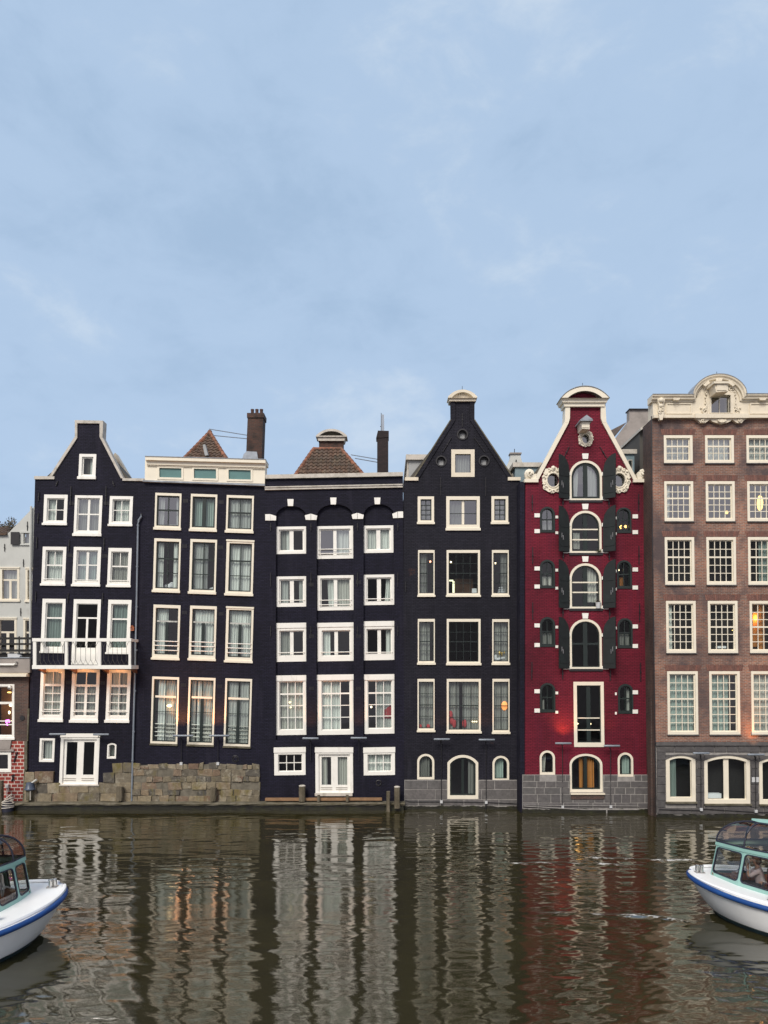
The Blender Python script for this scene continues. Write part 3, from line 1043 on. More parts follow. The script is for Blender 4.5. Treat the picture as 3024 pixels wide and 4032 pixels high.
q.rect(h, 234, 3089, 392, 3094, -0.10, 0.05)
q.build('threshold', 'coping', dr)
window(h, 422.5, 2926, 458, 2987, (6, 6, 6, 6), rise=7, mf='white', sw=2, cur=[(0, .6, 'greysheer')], glass='glass_lo')
h.k, h.m = dk, dm
out_ = [(109, 3200), (125, 2400), (138, 1884), (206, 1884), (302, 1722), (302, 1660), (403, 1662), (400, 1728), (480, 1890), (567, 1890), (553, 2100), (541, 2400), (529, 2900), (522, 3200)]
MB().slab(h, out_, h.holes, 0, 0.35).build('front_wall', 'navy', h.root)
shell(h, 140, 520, 1892, 3190, mat='navy', apex=(352, 1700), rdepth=1.3)
for pts, d_ in (([(137, 1888), (137, 1876), (216, 1876.5), (216, 1888)], -.07), ([(484, 1894), (484, 1884), (568, 1885), (567, 1895)], -.07)):
    MB().prism(h, pts, d_, 0.4).build('shoulder_stone', 'coping', h.root)
cp = MB()
cp.prism(h, [(195, 1877), (296.5, 1720), (306, 1725), (206.5, 1877)], -0.06, 0.4)
cp.prism(h, [(296.5, 1722), (296.5, 1656), (306, 1668), (306, 1725)], -0.065, 0.4)
cp.prism(h, [(296.5, 1656), (408, 1658), (394, 1669), (306, 1668)], -0.07, 0.4)
cp.prism(h, [(394, 1669), (408, 1658), (405, 1725), (394, 1722)], -0.065, 0.4)
cp.prism(h, [(394, 1722), (405, 1722), (487, 1884), (477, 1884)], -0.06, 0.4)
cp.build('gable_coping', 'coping', h.root)
# pale boarded side of the dormer that shows behind the right slope
dq = h.sub(1.6)
q = MB()
q.prism(dq, [(440, 1800), (453, 1782), (513, 1884), (470, 1884)], 0, 0.5)
q.build('dormer', 'stonecream', h.root)
for x, ya, yb, dx in [(228, 1895, 1915, -7), (155, 1940, 1975, -3), (281, 1915, 1990, -2), (419, 1915, 1990, -1), (444, 1895, 1915, 7), (152, 2022, 2060, -2), (147, 2115, 2160, -2), (274, 2125, 2170, -2), (411, 2118, 2168, -1), (143, 2330, 2370, -2), (270, 2335, 2375, -2), (406, 2335, 2380, -1)]:
    anchor(h, x, ya, yb, dx)
for x, y in [(273, 1975), (410, 1975), (267, 2180), (404, 2182), (262, 2680), (395, 2682)]:
    vents(h, x, y)
# rain pipe
q = MB()
px = [(559, 2025), (558, 2036), (548, 2052), (546, 2068), (543, 2235), (540, 2400), (533, 2700), (526, 2950), (521, 3152)]
q.tube([h.pt(x, y, -0.10) for x, y in px], 0.045, 8)
for x, y in [(546, 2070), (543, 2232), (541, 2390), (539, 2560), (534, 2720), (529, 2880), (525, 2994)]:
    q.tube([h.pt(x, y - 3, -0.10), h.pt(x, y + 3, -0.10)], 0.06, 8)
q.build('rain_pipe', 'zinc', h.root, smooth=True)
# balcony
hf = Fwd(h, -1.0)
bal = MB()
bal.rect(hf, 128, 2619, 518, 2634, -1.05, -0.0)
bl = bal.build('balcony', 'white', h.root)
q = MB()
for xa_, xb_ in ((131, 143), (256, 267), (387, 398), (507, 516)):
    q.rect(hf, xa_, 2521, xb_, 2619, -1.04, -0.95)
q.rect(hf, 129, 2513, 518, 2526, -1.06, -0.93)
for xx in (129, 509):
    q.rect(hf, xx, 2514.5, xx + 8, 2525, -0.93, 0.02)
q.build('balustrade_frame', 'white', bl)
q = MB()
def lattice(x0, x1, n, y0=2533, y1=2617):
    st = (x1 - x0) / n
    pts = lambda l: [hf.pt(x, y, -0.995) for x, y in l]
    for i in range(n):
        a = x0 + i * st
        q.tube(pts([(a, y0 - 6), (a + st * .5, y0 + 14), (a + st * .5, y1 - 20), (a, y1)]), 0.009, 5)
        q.tube(pts([(a + st, y0 - 6), (a + st * .5, y0 + 14)]), 0.009, 5)
        q.tube(pts([(a + st * .5, y1 - 20), (a + st, y1)]), 0.009, 5)
lattice(145, 255, 6)
lattice(268, 386, 6)
lattice(399, 506, 6)
for xx in (129, 514):
    for k in range(4):
        q.tube([hf.pt(xx, 2526, -0.9 + k * 0.22), hf.pt(xx, 2619, -0.9 + k * 0.22)], 0.011, 5)
q.build('balustrade_lattice', 'darkgrey', bl)
for xx in (140, 266, 394, 508):
    q = MB()
    x3, _, z3 = hf.pt(xx, 2634.5, 0)
    q.loft([[(x3 - .06, -0.62, z3 - .05), (x3 + .06, -0.62, z3 - .05), (x3 + .06, -0.02, z3 - .22), (x3 - .06, -0.02, z3 - .22)], [(x3 - .06, -0.9, z3), (x3 + .06, -0.9, z3), (x3 + .06, -0.02, z3), (x3 - .06, -0.02, z3)]], True, True, True)
    q.build('balcony_bracket', 'wood', bl)
# strings of warm lights under the balcony light the windows below
q = MB()
for xx in (205, 340, 470):
    q.ball(h.pt(xx, 2637.5, -0.35), 0.02, 8)
q.build('lamp', 'glow', bl)
for xx in (205, 335, 466):
    la = bpy.data.lights.new('balcony_lamp_light', 'AREA')
    la.energy = 3.2
    la.size = 0.25
    la.color = (1.0, 0.42, 0.15)
    lo = bpy.data.objects.new('lamp_light', la)
    COL.objects.link(lo)
    lo.parent = bl
    lo.location = Vector(h.pt(xx, 2640, -0.75)) - ORI[bl.name]
    lo.rotation_euler = Vector((0, -0.9, 0.62)).to_track_quat('Z', 'Y').to_euler()

# ================================================================== house B: cornice box
h = House('canal_house', 'black house with cream cornice box, three teal lights and brick chimney', 0.0, (790, 3150), -0.03, 0.033)
B_ = h
h.floors = [2105, 2360, 2630, 2950]
fB, sb_ = (7, 10, 7, 15), 'sashgreen'
w2 = [('v', .5, 4), ('h', .47, 6)]
window(h, 610, 1942, 713, 2086, fB, ms=sb_, sw=5, bars=w2, cur=[(0, .28, 'sheer', -3), (.82, 1, 'sheer', 3)], sill=8, glass='glass_hi')
window(h, 750, 1946, 854, 2092, fB, ms=sb_, sw=6, bars=[('v', .5, 13)], cur=[(0, 1, 'aqua')], sill=8, glass='glass')
window(h, 891, 1951, 998, 2098, fB, ms=sb_, sw=5, bars=w2, cur=[(0, 1, 'sheer')], sill=8)
w2 = [('v', .5, 4), ('h', .355, 6), ('h', .68, 3)]
window(h, 605, 2121, 710, 2332, (9, 11, 7, 15), ms=sb_, sw=5, bars=w2, cur=[(0, .26, 'sheer'), (.74, 1, 'sheer')], sill=8)
window(h, 747, 2124, 852, 2338, (9, 11, 7, 15), ms=sb_, sw=5, bars=w2, cur=[(0, .66, 'sheer')], sill=8)
window(h, 890, 2127, 998, 2345, (11, 13, 8, 16), ms=sb_, sw=5, bars=w2, cur=[(0, 1, 'sheer')], sill=8, head=6)
r3 = [('h', .275, 6, 0, 1, 'linen'), ('v', .49, 12, .29, 1)]
window(h, 602, 2382, 708, 2597, (9, 12, 8, 20), ms=sb_, sw=4, bars=r3, cur=[(0, .5, 'sheer')], sill=7, rails=[.665, .745, .83])
window(h, 746, 2386, 851, 2600, (9, 12, 8, 20), ms=sb_, sw=4, bars=r3, cur=[(0.05, 1, 'sheer')], sill=7, rails=[.665, .745, .83])
window(h, 889, 2390, 996, 2608, (10, 12, 8, 20), ms=sb_, sw=4, bars=r3, cur=[(0, 1, 'sheer')], sill=7, rails=[.665, .745, .83], head=6)
r4 = [('h', .27, 8, -.03, 1.03, 'cream'), ('v', .5, 4, 0, .27), ('v', .5, 11, .29, 1), ('h', .52, 2), ('h', .765, 2)]
window(h, 596, 2665, 702, 2928, (7, 10, 7, 8), ms=sb_, sw=5, bars=[('h', .27, 8, -.03, 1.03, 'cream'), V5, ('h', .52, 2), ('h', .765, 2)], cur=[(0.12, .5, 'sheer'), (.5, 1, 'linen')], rails=[.71, .77, .83, .89], raild=.15, sillmat=('concrete', 7))
window(h, 740, 2668, 845, 2932, (7, 10, 7, 8), ms=sb_, sw=5, bars=r4, cur=[(0, .18, 'linen'), (.25, .52, 'sheer'), (.55, 1, 'linen')], rails=[.71, .77, .83, .89], raild=.15, sillmat=('concrete', 7))
window(h, 884, 2672, 989, 2938, (7, 10, 7, 8), ms=sb_, sw=5, bars=r4, cur=[(0, .5, 'sheer'), (.55, 1, 'sheer')], rails=[.71, .77, .83, .89], raild=.15, sillmat=('concrete', 7))
out_ = [(522, 3200), (529, 2900), (541, 2400), (553, 2100), (567, 1890), (1044.5, 1912), (1041, 2500), (1028, 3080), (1026, 3200)]
MB().slab(h, out_, h.holes, 0, 0.35).build('front_wall', 'navy', h.root)
shell(h, 572, 1024, 1905, 3190, mat='navy')
q = MB()
q.prism(h, [(566, 1899), (566, 1893), (1045, 1909), (1045, 1916)], -0.16, 0.1)
q.build('lead_flashing', 'lead', h.root)
T = lambda l: [(x, y + (x - 574) * 0.0265) for x, y in l]
cw = MB()
wins = [(630, 1843), (766, 1843), (902, 1843)]
hl = [T([(x - 6, y + 43), (x - 6, y - 4), (x + 93, y - 4), (x + 93, y + 43)]) for x, y in wins]
cw.slab(h, T([(572, 1894), (574, 1812), (1045, 1812), (1044, 1894)]), hl, -0.10, 0.5)
cb = cw.build('cornice_box', 'cream', h.root)
q = MB()
q.prism(Fwd(h, -.28), T([(573, 1811.9), (573, 1799), (1046, 1799), (1046, 1811.9)]), -0.34, 0.6)
q.prism(Fwd(h, -.28), T([(574, 1827), (574, 1812), (1045, 1812), (1045, 1827)]), -0.20, -0.10)
x = 576
while x < 1042:
    q.prism(Fwd(h, -.28), T([(x, 1832), (x, 1827), (x + 3, 1827), (x + 3, 1832)]), -0.16, -0.09)
    x += 5.5
q.build('cornice', 'cream', cb)
q = MB()
q.prism(Fwd(h, -.28), T([(572, 1798.8), (572, 1796.5), (1047, 1796.5), (1047, 1798.8)]), -0.37, 0.6)
q.build('lead_capping', 'lead', cb)
for x, y in wins:
    q = MB()
    q.ring(h, T([(x - 8, y + 45), (x - 8, y - 7), (x + 95, y - 7), (x + 95, y + 45)]), T([(x, y + 37), (x, y), (x + 87, y), (x + 87, y + 37)]), -0.13, -0.02)
    fr = q.build('cornice_window', 'cream', h.root)
    q = MB()
    q.prism(h, T([(x - 1, y + 38), (x - 1, y - 1), (x + 88, y - 1), (x + 88, y + 38)]), -0.05, -0.03)
    q.build('pane', 'teal', fr)
for x, y in [(722, 1965), (862, 1970), (718, 2143), (860, 2148), (718, 2405), (862, 2410), (713, 2690), (856, 2695)]:
    vents(h, x, y)
q = MB()
c0 = h.pt(927, 2988, 0)
for r_ in (0.16, 0.10):
    q.tube([(c0[0] + r_ * math.cos(t), c0[1] - 0.01, c0[2] + r_ * math.sin(t)) for t in [k * math.pi / 8 for k in range(17)]], 0.02, 5)
q.build('wall_rosette', 'iron', h.root)


def tiles(mb, A, Bq, Cq, Dq, pitch=0.24, course=0.30):
    """pantiles on the plane quad A,B (eaves, left to right) and D,C (top); every tile a loose piece."""
    A, Bq, Cq, Dq = map(Vector, (A, Bq, Cq, Dq))
    ux = (Bq - A).normalized()
    up = (Dq - A)
    nrm = ux.cross(up).normalized()
    uy = nrm.cross(ux).normalized()
    if uy.z < 0:
        uy = -uy
    if nrm.y > 0:
        nrm = -nrm
    hgt = up.dot(uy)
    topl = (Dq - A).dot(ux)
    topr = (Cq - A).dot(ux)
    wid = (Bq - A).dot(ux)
    nr = int(hgt / course) + 1
    for r_ in range(nr):
        v0, v1 = r_ * course, min(hgt, (r_ + 1) * course)
        vm = (v0 + v1) / 2 / hgt
        lo, hi = topl * vm, wid + (topr - wid) * vm
        c = math.floor(lo / pitch) * pitch
        while c < hi:
            a, b = max(lo, c), min(hi, c + pitch)
            if b - a > 0.03:
                loops = []
                for (v, lift) in ((v0 - 0.03, 0.055), (v1, 0.012)):
                    row = []
                    for i in range(6):
                        u = a + (b - a) * i / 5
                        z = lift + 0.035 * math.sin(2 * math.pi * (u - c) / pitch)
                        row.append(A + ux * u + uy * v + nrm * z)
                    loops.append(row)
                bot = [p - nrm * 0.03 for p in loops[0]]
                mb.loft([bot] + loops, False)
            c += pitch


def hips(mb, a, b, n, r=0.10):
    a, b = Vector(a), Vector(b)
    for i in range(n):
        p, q_ = a.lerp(b, i / n), a.lerp(b, (i + 1.12) / n)
        mb.tube([p, q_], [r * 1.12, r * 0.9], 8)


# tiled hip roof peeping over the cornice
r1, r2 = h.sub(1.2), h.sub(3.4)
a, b, c = Vector(r1.pt(716, 1815, 0)), Vector(r1.pt(900, 1822, 0)), Vector(r2.pt(826, 1702, 0))
q = MB()
tiles(q, a, b, c, c + Vector((-0.01, 0, 0)))
bk = Vector((0, 4.5, 0))
q.add([a, c, c + bk, a + bk * 1.3 + Vector((-.3, 0, 0)), b, b + bk * 1.3], [(0, 1, 2, 3), (4, 1, 2, 5)])
rf = q.build('tiled_roof', 'tile', h.root)
q = MB()
hips(q, a, c, 9)
hips(q, b, c, 9)
q.ball(c, 0.13, 8)
q.build('hip_tiles', 'ridge', rf)
q = MB()
v = h.sub(1.5)
q.prism(v, [(803, 1757), (812, 1755), (818, 1776), (824, 1797), (812, 1800), (806, 1776)], -0.25, 0.0)
q.build('roof_vent', 'greypanel', rf)
c = h.sub(1.5)
q = MB()
q.prism(c, [(968, 1815), (975, 1645), (1036, 1645), (1030, 1815)], 0, 0.75)
q.prism(c, [(973, 1645), (973, 1627), (1040, 1627), (1039, 1645)], -0.05, 0.80)
ch = q.build('chimney', 'chimney', h.root)
q = MB()
for x in (989, 1007, 1025):
    p = c.pt(x, 1629, 0.35)
    q.lathe(p, [(0.085, 0), (0.08, 0.28), (0.092, 0.30), (0.09, 0.34)], 12)
q.build('chimney_pot', 'pot', ch, smooth=True)
q = MB()
q.prism(c, [(955, 1806), (960, 1790), (972, 1778), (1012, 1780), (1018, 1812)], -0.06, 0.0)
q.build('lead_flashing', 'lead', ch)
q = MB()
q.tube([r2.pt(852, 1728, -1.6), c.pt(970, 1711, 0.1)], 0.022, 5)
q.tube([r2.pt(870, 1759, -1.9), c.pt(970, 1725, 0.1)], 0.022, 5)
q.build('tie_rod', 'zinc', ch)

# rough stone foot under houses A and B
blocks(B_, [(3004, 3028, 524, 1024, 30), (3028, 3056, 522, 1024, 44), (3056, 3078, 522, 1024, 30), (3078, 3108, 522, 1024, 50), (3108, 3132, 520, 1024, 34), (3132, 3158, 520, 1022, 42)], jit=3.2, mat='rubble', d0=-0.09, gap=0.4, topj=9, dj=.05)
MB().rect(B_, 521.5, 3012, 1023, 3160, -0.055, 0.01).build('mortar_bed', 'jointdark', B_.root)
blocks(A, [(3038, 3082, 103, 213, 60), (3082, 3124, 100, 238, 58), (3124, 3156, 100, 238, 62), (3004, 3042, 444, 522, 45), (3042, 3082, 408, 521, 62), (3082, 3122, 392, 520, 60), (3094, 3122, 214, 393, 90), (3122, 3156, 214, 519, 80)], jit=3.0, mat='rubble', d0=-0.09, gap=0.4, dj=.05)
q = MB()
q.rect(A, 104, 3040, 212, 3158, -0.05, 0.01)
q.rect(A, 212, 3096, 520, 3158, -0.05, 0.01)
q.rect(A, 446, 3006, 521, 3097, -0.05, 0.01)
q.build('mortar_bed', 'jointdark', A.root)

# ================================================================== house C: three arches
h = House('canal_house', 'black house with three blind arches under straight parapet and tiled mansard', 0.0, (1315, 3150), 0.006, -0.016)
C_ = h
h.floors = [2225, 2425, 2630, 2920]
bx = [(1086.5, 1205), (1247, 1391.5), (1432, 1552)]
crown = [(1992, 2032), (1985, 2035), (1985, 2030)]
bay = []
for (a, b), (cy, sp) in zip(bx, crown):
    bay.append([(a - 1, 2914), (a, sp)] + arc(a, b, sp, sp - cy, 16)[1:-1] + [(b, sp), (b + 1, 2914)])
fC = (11, 11, 11, 11)
kw = dict(mf='white', bay=True, d=0.16)
vc = [('v', .5, 16)]
window(h, 1085, 2071, 1206, 2179, fC, sw=5, bars=vc, cur=[(.26, .48, 'sheer'), (0.02, .26, 'greysheer')], **kw)
window(h, 1245, 2069, 1390, 2198, fC, sw=5, bars=[('v', .5, 13)], cur=[(.52, 1, 'sheer')], rails=[.71, .84], glass='glass_hi', **kw)
window(h, 1430, 2067, 1549, 2175, fC, sw=5, bars=vc, cur=[(0, 1, 'sheer')], **kw)
window(h, 1087, 2268, 1206.6, 2388, fC, sw=5, bars=vc, cur=[(0, .34, 'sheer'), (.8, 1, 'sheer')], rails=[.79], glass='glass', **kw)
window(h, 1248.6, 2264, 1391.5, 2402, fC, sw=5, bars=[('v', .5, 14)], cur=[(.22, .48, 'sheer', 4), (.55, 1, 'linen')], rails=[.71, .84], **kw)
window(h, 1431.6, 2261, 1552.4, 2381, fC, sw=5, bars=vc, cur=[(.8, 1, 'sheer', -6)], rails=[.8], glass='glass_lo', **kw)
fD = (11, 29, 11, 22)
vc = [('v', .5, 14)]
window(h, 1087, 2453, 1206, 2605, fD, sw=4, bars=vc, cur=[(0, .42, 'greysheer')], rails=[.765], head=19, glass='glass', **kw)
window(h, 1249, 2452, 1392, 2603, (17, 29, 13, 20), sw=4, bars=vc, cur=[(0, .28, 'sheer')], rails=[.765], head=16, **kw)
window(h, 1432, 2446, 1554, 2599, fD, sw=4, bars=vc, cur=[(.78, 1, 'sheer')], rails=[.8], head=19, glass='glass_lo', **kw)
gr = [('v', .333, 3), ('v', .667, 3), ('h', .25, 6), ('h', .5, 3), ('h', .75, 3)]
fE = (13, 24, 11, 20)
window(h, 1085, 2660, 1204.5, 2895, fE, sw=3, bars=gr, cur=[(0, 1, 'linen')], head=21, **kw)
window(h, 1248, 2657, 1391, 2894, (17, 24, 13, 18), sw=3, bars=gr, cur=[(0, .65, 'sheer')], head=21, **kw)
window(h, 1434.5, 2656, 1555, 2890, fE, sw=3, bars=gr, cur=[(.33, 1, 'sheer')], head=21, **kw)
kw = dict(mf='white')
window(h, 1080, 2943, 1203, 3052, (15, 27, 13, 14), sw=3, bars=[('v', .333, 3), ('v', .667, 3), ('h', .5, 3)], head=20, glass='glass_lo', **kw)
window(h, 1432, 2943, 1555, 3052, (15, 27, 13, 14), sw=3, bars=[('v', .333, 3), ('v', .667, 3), ('h', .5, 3)], cur=[(0, 1, 'sheer')], head=20, **kw)
h.m = 0
dr = window(h, 1242, 2943, 1390, 3122, (13, 27, 12, 2), sw=11, bars=[('v', .5, 26)], panel=.86, cur=[(0, .22, 'linen'), (.56, 1, 'linen')], name='double_door', head=20, **kw)
q = MB()
for xx in (1262, 1322):
    for yy in (3100, 3108):
        q.rect(h, xx, yy, xx + 46, yy + 1.6, 0.035, 0.06)
q.build('door_panel_moulding', 'coping', dr)
q = MB()
q.rect(h, 1240, 3122.5, 1388, 3133, -0.12, 0.02)
q.build('threshold', 'coping', dr)
out_ = [(1026, 3200), (1028, 3080), (1041, 2500), (1044.5, 1884), (1586.5, 1872), (1589, 2400), (1592, 3200)]
MB().slab(h, out_, bay + h.holes, 0, 0.36).build('front_wall', 'navy', h.root)
for i in range(3):
    a, b = bx[i]
    hs = [q for q in h.bayholes if a - 20 < sum(p[0] for p in q) / len(q) < b + 20]
    sp = crown[i][1]
    o = [(a - 6, 2919), (a - 6, crown[i][0] - 6), (b + 6, crown[i][0] - 6), (b + 6, 2919)]
    MB().slab(h, o, hs, 0.16, 0.355).build('recessed_bay', 'navy', h.root)
shell(h, 1048, 1584, 1880, 3190, mat='navy')
q = MB()
TT = lambda x0, x1, ya, yb, sl=-0.0195: [(x0, yb + 0), (x0, ya), (x1, ya + (x1 - x0) * sl), (x1, yb + (x1 - x0) * sl)]
q.prism(Fwd(h, -.1), TT(1045, 1587, 1869.5, 1885), -0.12, 0.45)
q.build('parapet_coping', 'coping', h.root)
q = MB()
q.prism(h, TT(1044, 1585, 1918, 1931), -0.09, 0.02)
q.prism(h, TT(1044, 1585, 1918, 1922.5), -0.13, 0.0)
q.build('stone_band', 'coping', h.root)
kx = [(1144.5, 1966, 1993), (1313, 1960, 1987), (1486, 1960, 1986)]
for x, ya, yb in kx:
    MB().prism(h, [(x - 12.5, ya), (x + 12, ya), (x + 10, yb), (x - 10.5, yb)], -0.05, 0.02).build('keystone', 'white', h.root)
imp = [[(1045, 2025.5), (1065, 2025), (1065, 2050), (1045, 2050)], [(1066, 2025.5), (1088, 2033), (1087, 2050), (1066, 2050)],
       [(1200.5, 2030), (1223.5, 2023.5), (1223.5, 2048), (1204, 2047.5)], [(1225, 2023.5), (1249.5, 2031), (1246, 2048), (1225, 2048)],
       [(1384.5, 2027), (1406.5, 2020), (1406.5, 2044), (1388.5, 2044)], [(1408, 2020), (1432.5, 2028), (1429.5, 2043.5), (1408, 2044)],
       [(1544.5, 2024), (1565, 2015.5), (1565, 2040), (1548, 2041)], [(1566.5, 2015), (1587, 2014.5), (1587.5, 2039.5), (1566.5, 2040)]]
for p in imp:
    MB().prism(h, p, -0.05, 0.02).build('impost_stone', 'white', h.root)
for x in (1066, 1224.5, 1407.5, 1566):
    anchor(h, x, 2060, 2090)
    anchor(h, x, 2255, 2310)
    anchor(h, x, 2465, 2505)
for x, y in [(1216, 2295), (1402, 2285), (1217, 2498), (1403, 2498), (1217, 2703), (1403, 2704)]:
    vents(h, x, y)
q = MB()
c0 = h.pt(1491, 3082, 0)
q.tube([(c0[0] + .12 * math.cos(t), c0[1] - 0.01, c0[2] + .12 * math.sin(t)) for t in [k * math.pi / 8 for k in range(17)]], 0.035, 5)
q.build('wall_rosette', 'iron', h.root)
r1, r2 = h.sub(1.0), h.sub(2.7)
a, b = Vector(r1.pt(1160, 1876, 0)), Vector(r1.pt(1432, 1872, 0))
c, d = Vector(r2.pt(1342, 1767, 0)), Vector(r2.pt(1236, 1767, 0))
q = MB()
tiles(q, a, b, c, d)
bk = Vector((0, 5, 0))
q.add([a, d, d + bk, a + bk, b, c, c + bk, b + bk], [(0, 1, 2, 3), (4, 5, 6, 7), (1, 5, 6, 2)])
rf = q.build('tiled_mansard', 'tile', h.root)
q = MB()
hips(q, a, d, 8)
hips(q, b, c, 8)
hips(q, d, c, 5, 0.08)
q.build('hip_tiles', 'ridge', rf)
g = h.sub(4.2)
q = MB()
q.prism(g, [(1256, 1800), (1256, 1738), (1352, 1738), (1352, 1800)], 0, 0.5)
tg = q.build('rear_gable', 'chimney', rf)
q = MB()
q.prism(g, [(1254, 1738), (1250, 1724), (1360, 1724), (1356, 1738)], -0.12, 0.6)
q.prism(g, [(1245, 1724), (1245, 1720)] + [(1367, 1720), (1367, 1724)], -0.2, 0.65)
o_ = [(1245, 1720)] + seg(1245, 1367, 1720, 27, 14)[1:-1] + [(1367, 1720)]
i_ = [(1258, 1720)] + seg(1258, 1354, 1720, 18, 14)[1:-1] + [(1354, 1720)]
q.ring(g, o_, i_, -0.2, 0.65)
q.build('gable_pediment', 'coping', rf)
q = MB()
q.prism(g, i_, 0.0, 0.3)
q.build('pediment_field', 'concrete', rf)
c = h.sub(1.4)
q = MB()
q.prism(c, [(1485, 1868), (1485, 1725), (1529, 1722), (1529, 1868)], 0, 0.6)
q.prism(c, [(1481, 1725), (1488, 1696), (1531, 1697), (1531, 1722)], -0.03, 0.63)
ch = q.build('chimney', 'chimney_dark', h.root)
q = MB()
q.tube([r2.pt(1386, 1817, -1.2), c.pt(1486, 1806, 0.1)], 0.022, 5)
q.tube([r2.pt(1402, 1837, -1.5), c.pt(1486, 1818, 0.1)], 0.022, 5)
q.build('tie_rod', 'zinc', ch)
an = thing('antenna', 'flat grey panel antenna standing on the dark chimney', 'antenna', c.pt(1507, 1697, 0.3))
q = MB()
q.prism(c, [(1501.5, 1692), (1501.5, 1625), (1512, 1627), (1513, 1692)], 0.22, 0.34)
q.build('antenna_panel', 'antenna', an)
q = MB()
q.tube([c.pt(1500.5, 1700, 0.33), c.pt(1501, 1617, 0.33)], 0.016, 6)
q.tube([c.pt(1508, 1698, 0.35), c.pt(1508, 1640, 0.35)], 0.03, 6)
q.tube([c.pt(1497, 1672, 0.3), c.pt(1503, 1670, 0.3)], 0.02, 6)
q.build('mast', 'iron', an)

# ================================================================== house D: pointed gable
h = House('canal_house', 'black house with steep pointed gable, curved pediment on top and three round attic openings', 0.0, (1822, 3180), 0.0, 0.0)
D_ = h
h.floors = [2125, 2395, 2645, 2930]
g24 = [('v', .5, 3.2), ('h', .25, 3.2), ('h', .5, 3.2), ('h', .75, 3.2)]
g44 = [('v', .25, 1.8), ('v', .5, 1.8), ('v', .75, 1.8), ('h', .25, 2), ('h', .5, 3.5), ('h', .75, 2)]
g24b = [('v', .5, 1.8), ('h', .25, 2), ('h', .5, 3.5), ('h', .75, 2)]
ms = 'sashgreen'
window(h, 1777, 1770, 1868.5, 1878, (15, 18, 15, 17), mf='stonecream', ms=ms, sw=2, cur=[(0, 1, 'greysheer')], glass='glass_hi')
fS = (11, 11, 10, 14)
window(h, 1644.6, 1955, 1709, 2063, fS, ms=ms, sw=4, bars=g24, cur=[(0, 1, 'greysheer')], sill=7, glass='glass_hi')
window(h, 1757, 1954.5, 1889, 2088, (13, 14, 12, 22), mf='cream', ms=ms, sw=2, bars=[('v', .5, 10, 0, 1, 'cream'), ('h', .54, 2)], cur=[(0, .45, 'greysheer')], sill=8, glass='glass_hi')
window(h, 1935, 1954, 2001, 2063, fS, ms=ms, sw=4, bars=g24, cur=[(0, 1, 'greysheer')], sill=7, glass='glass_hi')
fM, fS = (8, 11, 8, 13), (5, 11, 4, 13)
window(h, 1646, 2166, 1711, 2349, fS, ms=ms, sw=3, bars=g24b, cur=[(.05, .58, 'greysheer')], sill=6)
window(h, 1758.5, 2166, 1890, 2349, fM, ms=ms, sw=2.5, bars=g44, sill=6, glass='glass_lo')
window(h, 1937, 2166, 2003, 2349, fS, ms=ms, sw=3, bars=g24b, cur=[(.52, .98, 'greysheer')], sill=6)
window(h, 1645, 2437, 1712, 2616, fS, ms=ms, sw=3, bars=g24b, cur=[(.05, .75, 'greysheer')], sill=7)
window(h, 1759, 2437, 1892, 2618, fM, ms=ms, sw=2.5, bars=g44, sill=7, glass='glass_lo')
window(h, 1938, 2438, 2005, 2617, fS, ms=ms, sw=3, bars=g24b, cur=[(0.05, 1, 'greysheer')], sill=7)
window(h, 1644, 2673, 1711, 2881, fS, ms=ms, sw=3, bars=g24b, cur=[(0, 1, 'greysheer')], sill=6)
window(h, 1759, 2673, 1893, 2886, fM, ms=ms, sw=2.5, bars=g44, cur=[(0, .36, 'greysheer'), (.48, 1, 'greysheer')], sill=7)
window(h, 1939, 2673, 2006, 2888, fS, ms=ms, sw=3, bars=g24b, cur=[(0, 1, 'greysheer')], sill=6)
window(h, 1642.6, 2968.5, 1710, 3069, (8, 8, 8, 9), rise=30, ms=ms, sw=2.5, cur=[(0, .85, 'greysheer')], glass='glass_lo')
window(h, 1939, 2976, 2004.6, 3075, (8, 8, 8, 9), rise=30, ms=ms, sw=2.5, bars=[], cur=[(0.05, .75, 'aqua')], glass='glass_lo')
window(h, 1761.6, 2972.5, 1883, 3146, (10, 10, 10, 14), rise=30, ms=ms, sw=6, bars=[('v', .5, 10)], cur=[(.75, 1, 'greysheer')], glass='glass_lo', name='arched_door')
rounds = [(1821, 1711, 18), (1737, 1816, 18), (1906, 1815, 18)]
rh = [[(x + r * math.cos(2 * math.pi * k / 24), y + r * math.sin(2 * math.pi * k / 24)) for k in range(24)] for x, y, r in rounds]
out_ = [(1592, 3200), (1589, 2400), (1589, 1889), (1630, 1889), (1776, 1653), (1775, 1577), (1867, 1577), (1866, 1653), (2019, 1885), (2047, 1893), (2050, 2600), (2054, 3200)]
MB().slab(h, out_, h.holes + rh, 0, 0.36).build('front_wall', 'black', h.root)
shell(h, 1594, 2045, 1893, 3190, mat='black', apex=(1821, 1590))
for x, y, r in rounds:
    q = MB()
    ci = lambda rr: [(x + rr * math.cos(2 * math.pi * k / 24), y + rr * math.sin(2 * math.pi * k / 24)) for k in range(24)]
    q.ring(h, ci(r + 4), ci(r - 1), -0.035, 0.1)
    q.slab(h, ci(r), [[(x - 10, y + 12), (x - 10, y - 8), (x + 10, y - 8), (x + 10, y + 12)]], 0.13, 0.2)
    o = q.build('round_opening', 'iron', h.root)
    q = MB()
    q.rect(h, x - 11, y - 9, x + 11, y + 13, 0.17, 0.18)
    q.build('pane', 'greypanel', o)
MB().prism(h, [(1594, 1893.5), (1594, 1880.5), (1647, 1880.5), (1647, 1893.5)], -0.08, 0.4).build('shoulder_stone', 'stonecream', h.root)
MB().prism(h, [(1999, 1893), (1999, 1880), (2049, 1880), (2049, 1893)], -0.08, 0.4).build('shoulder_stone', 'stonecream', h.root)
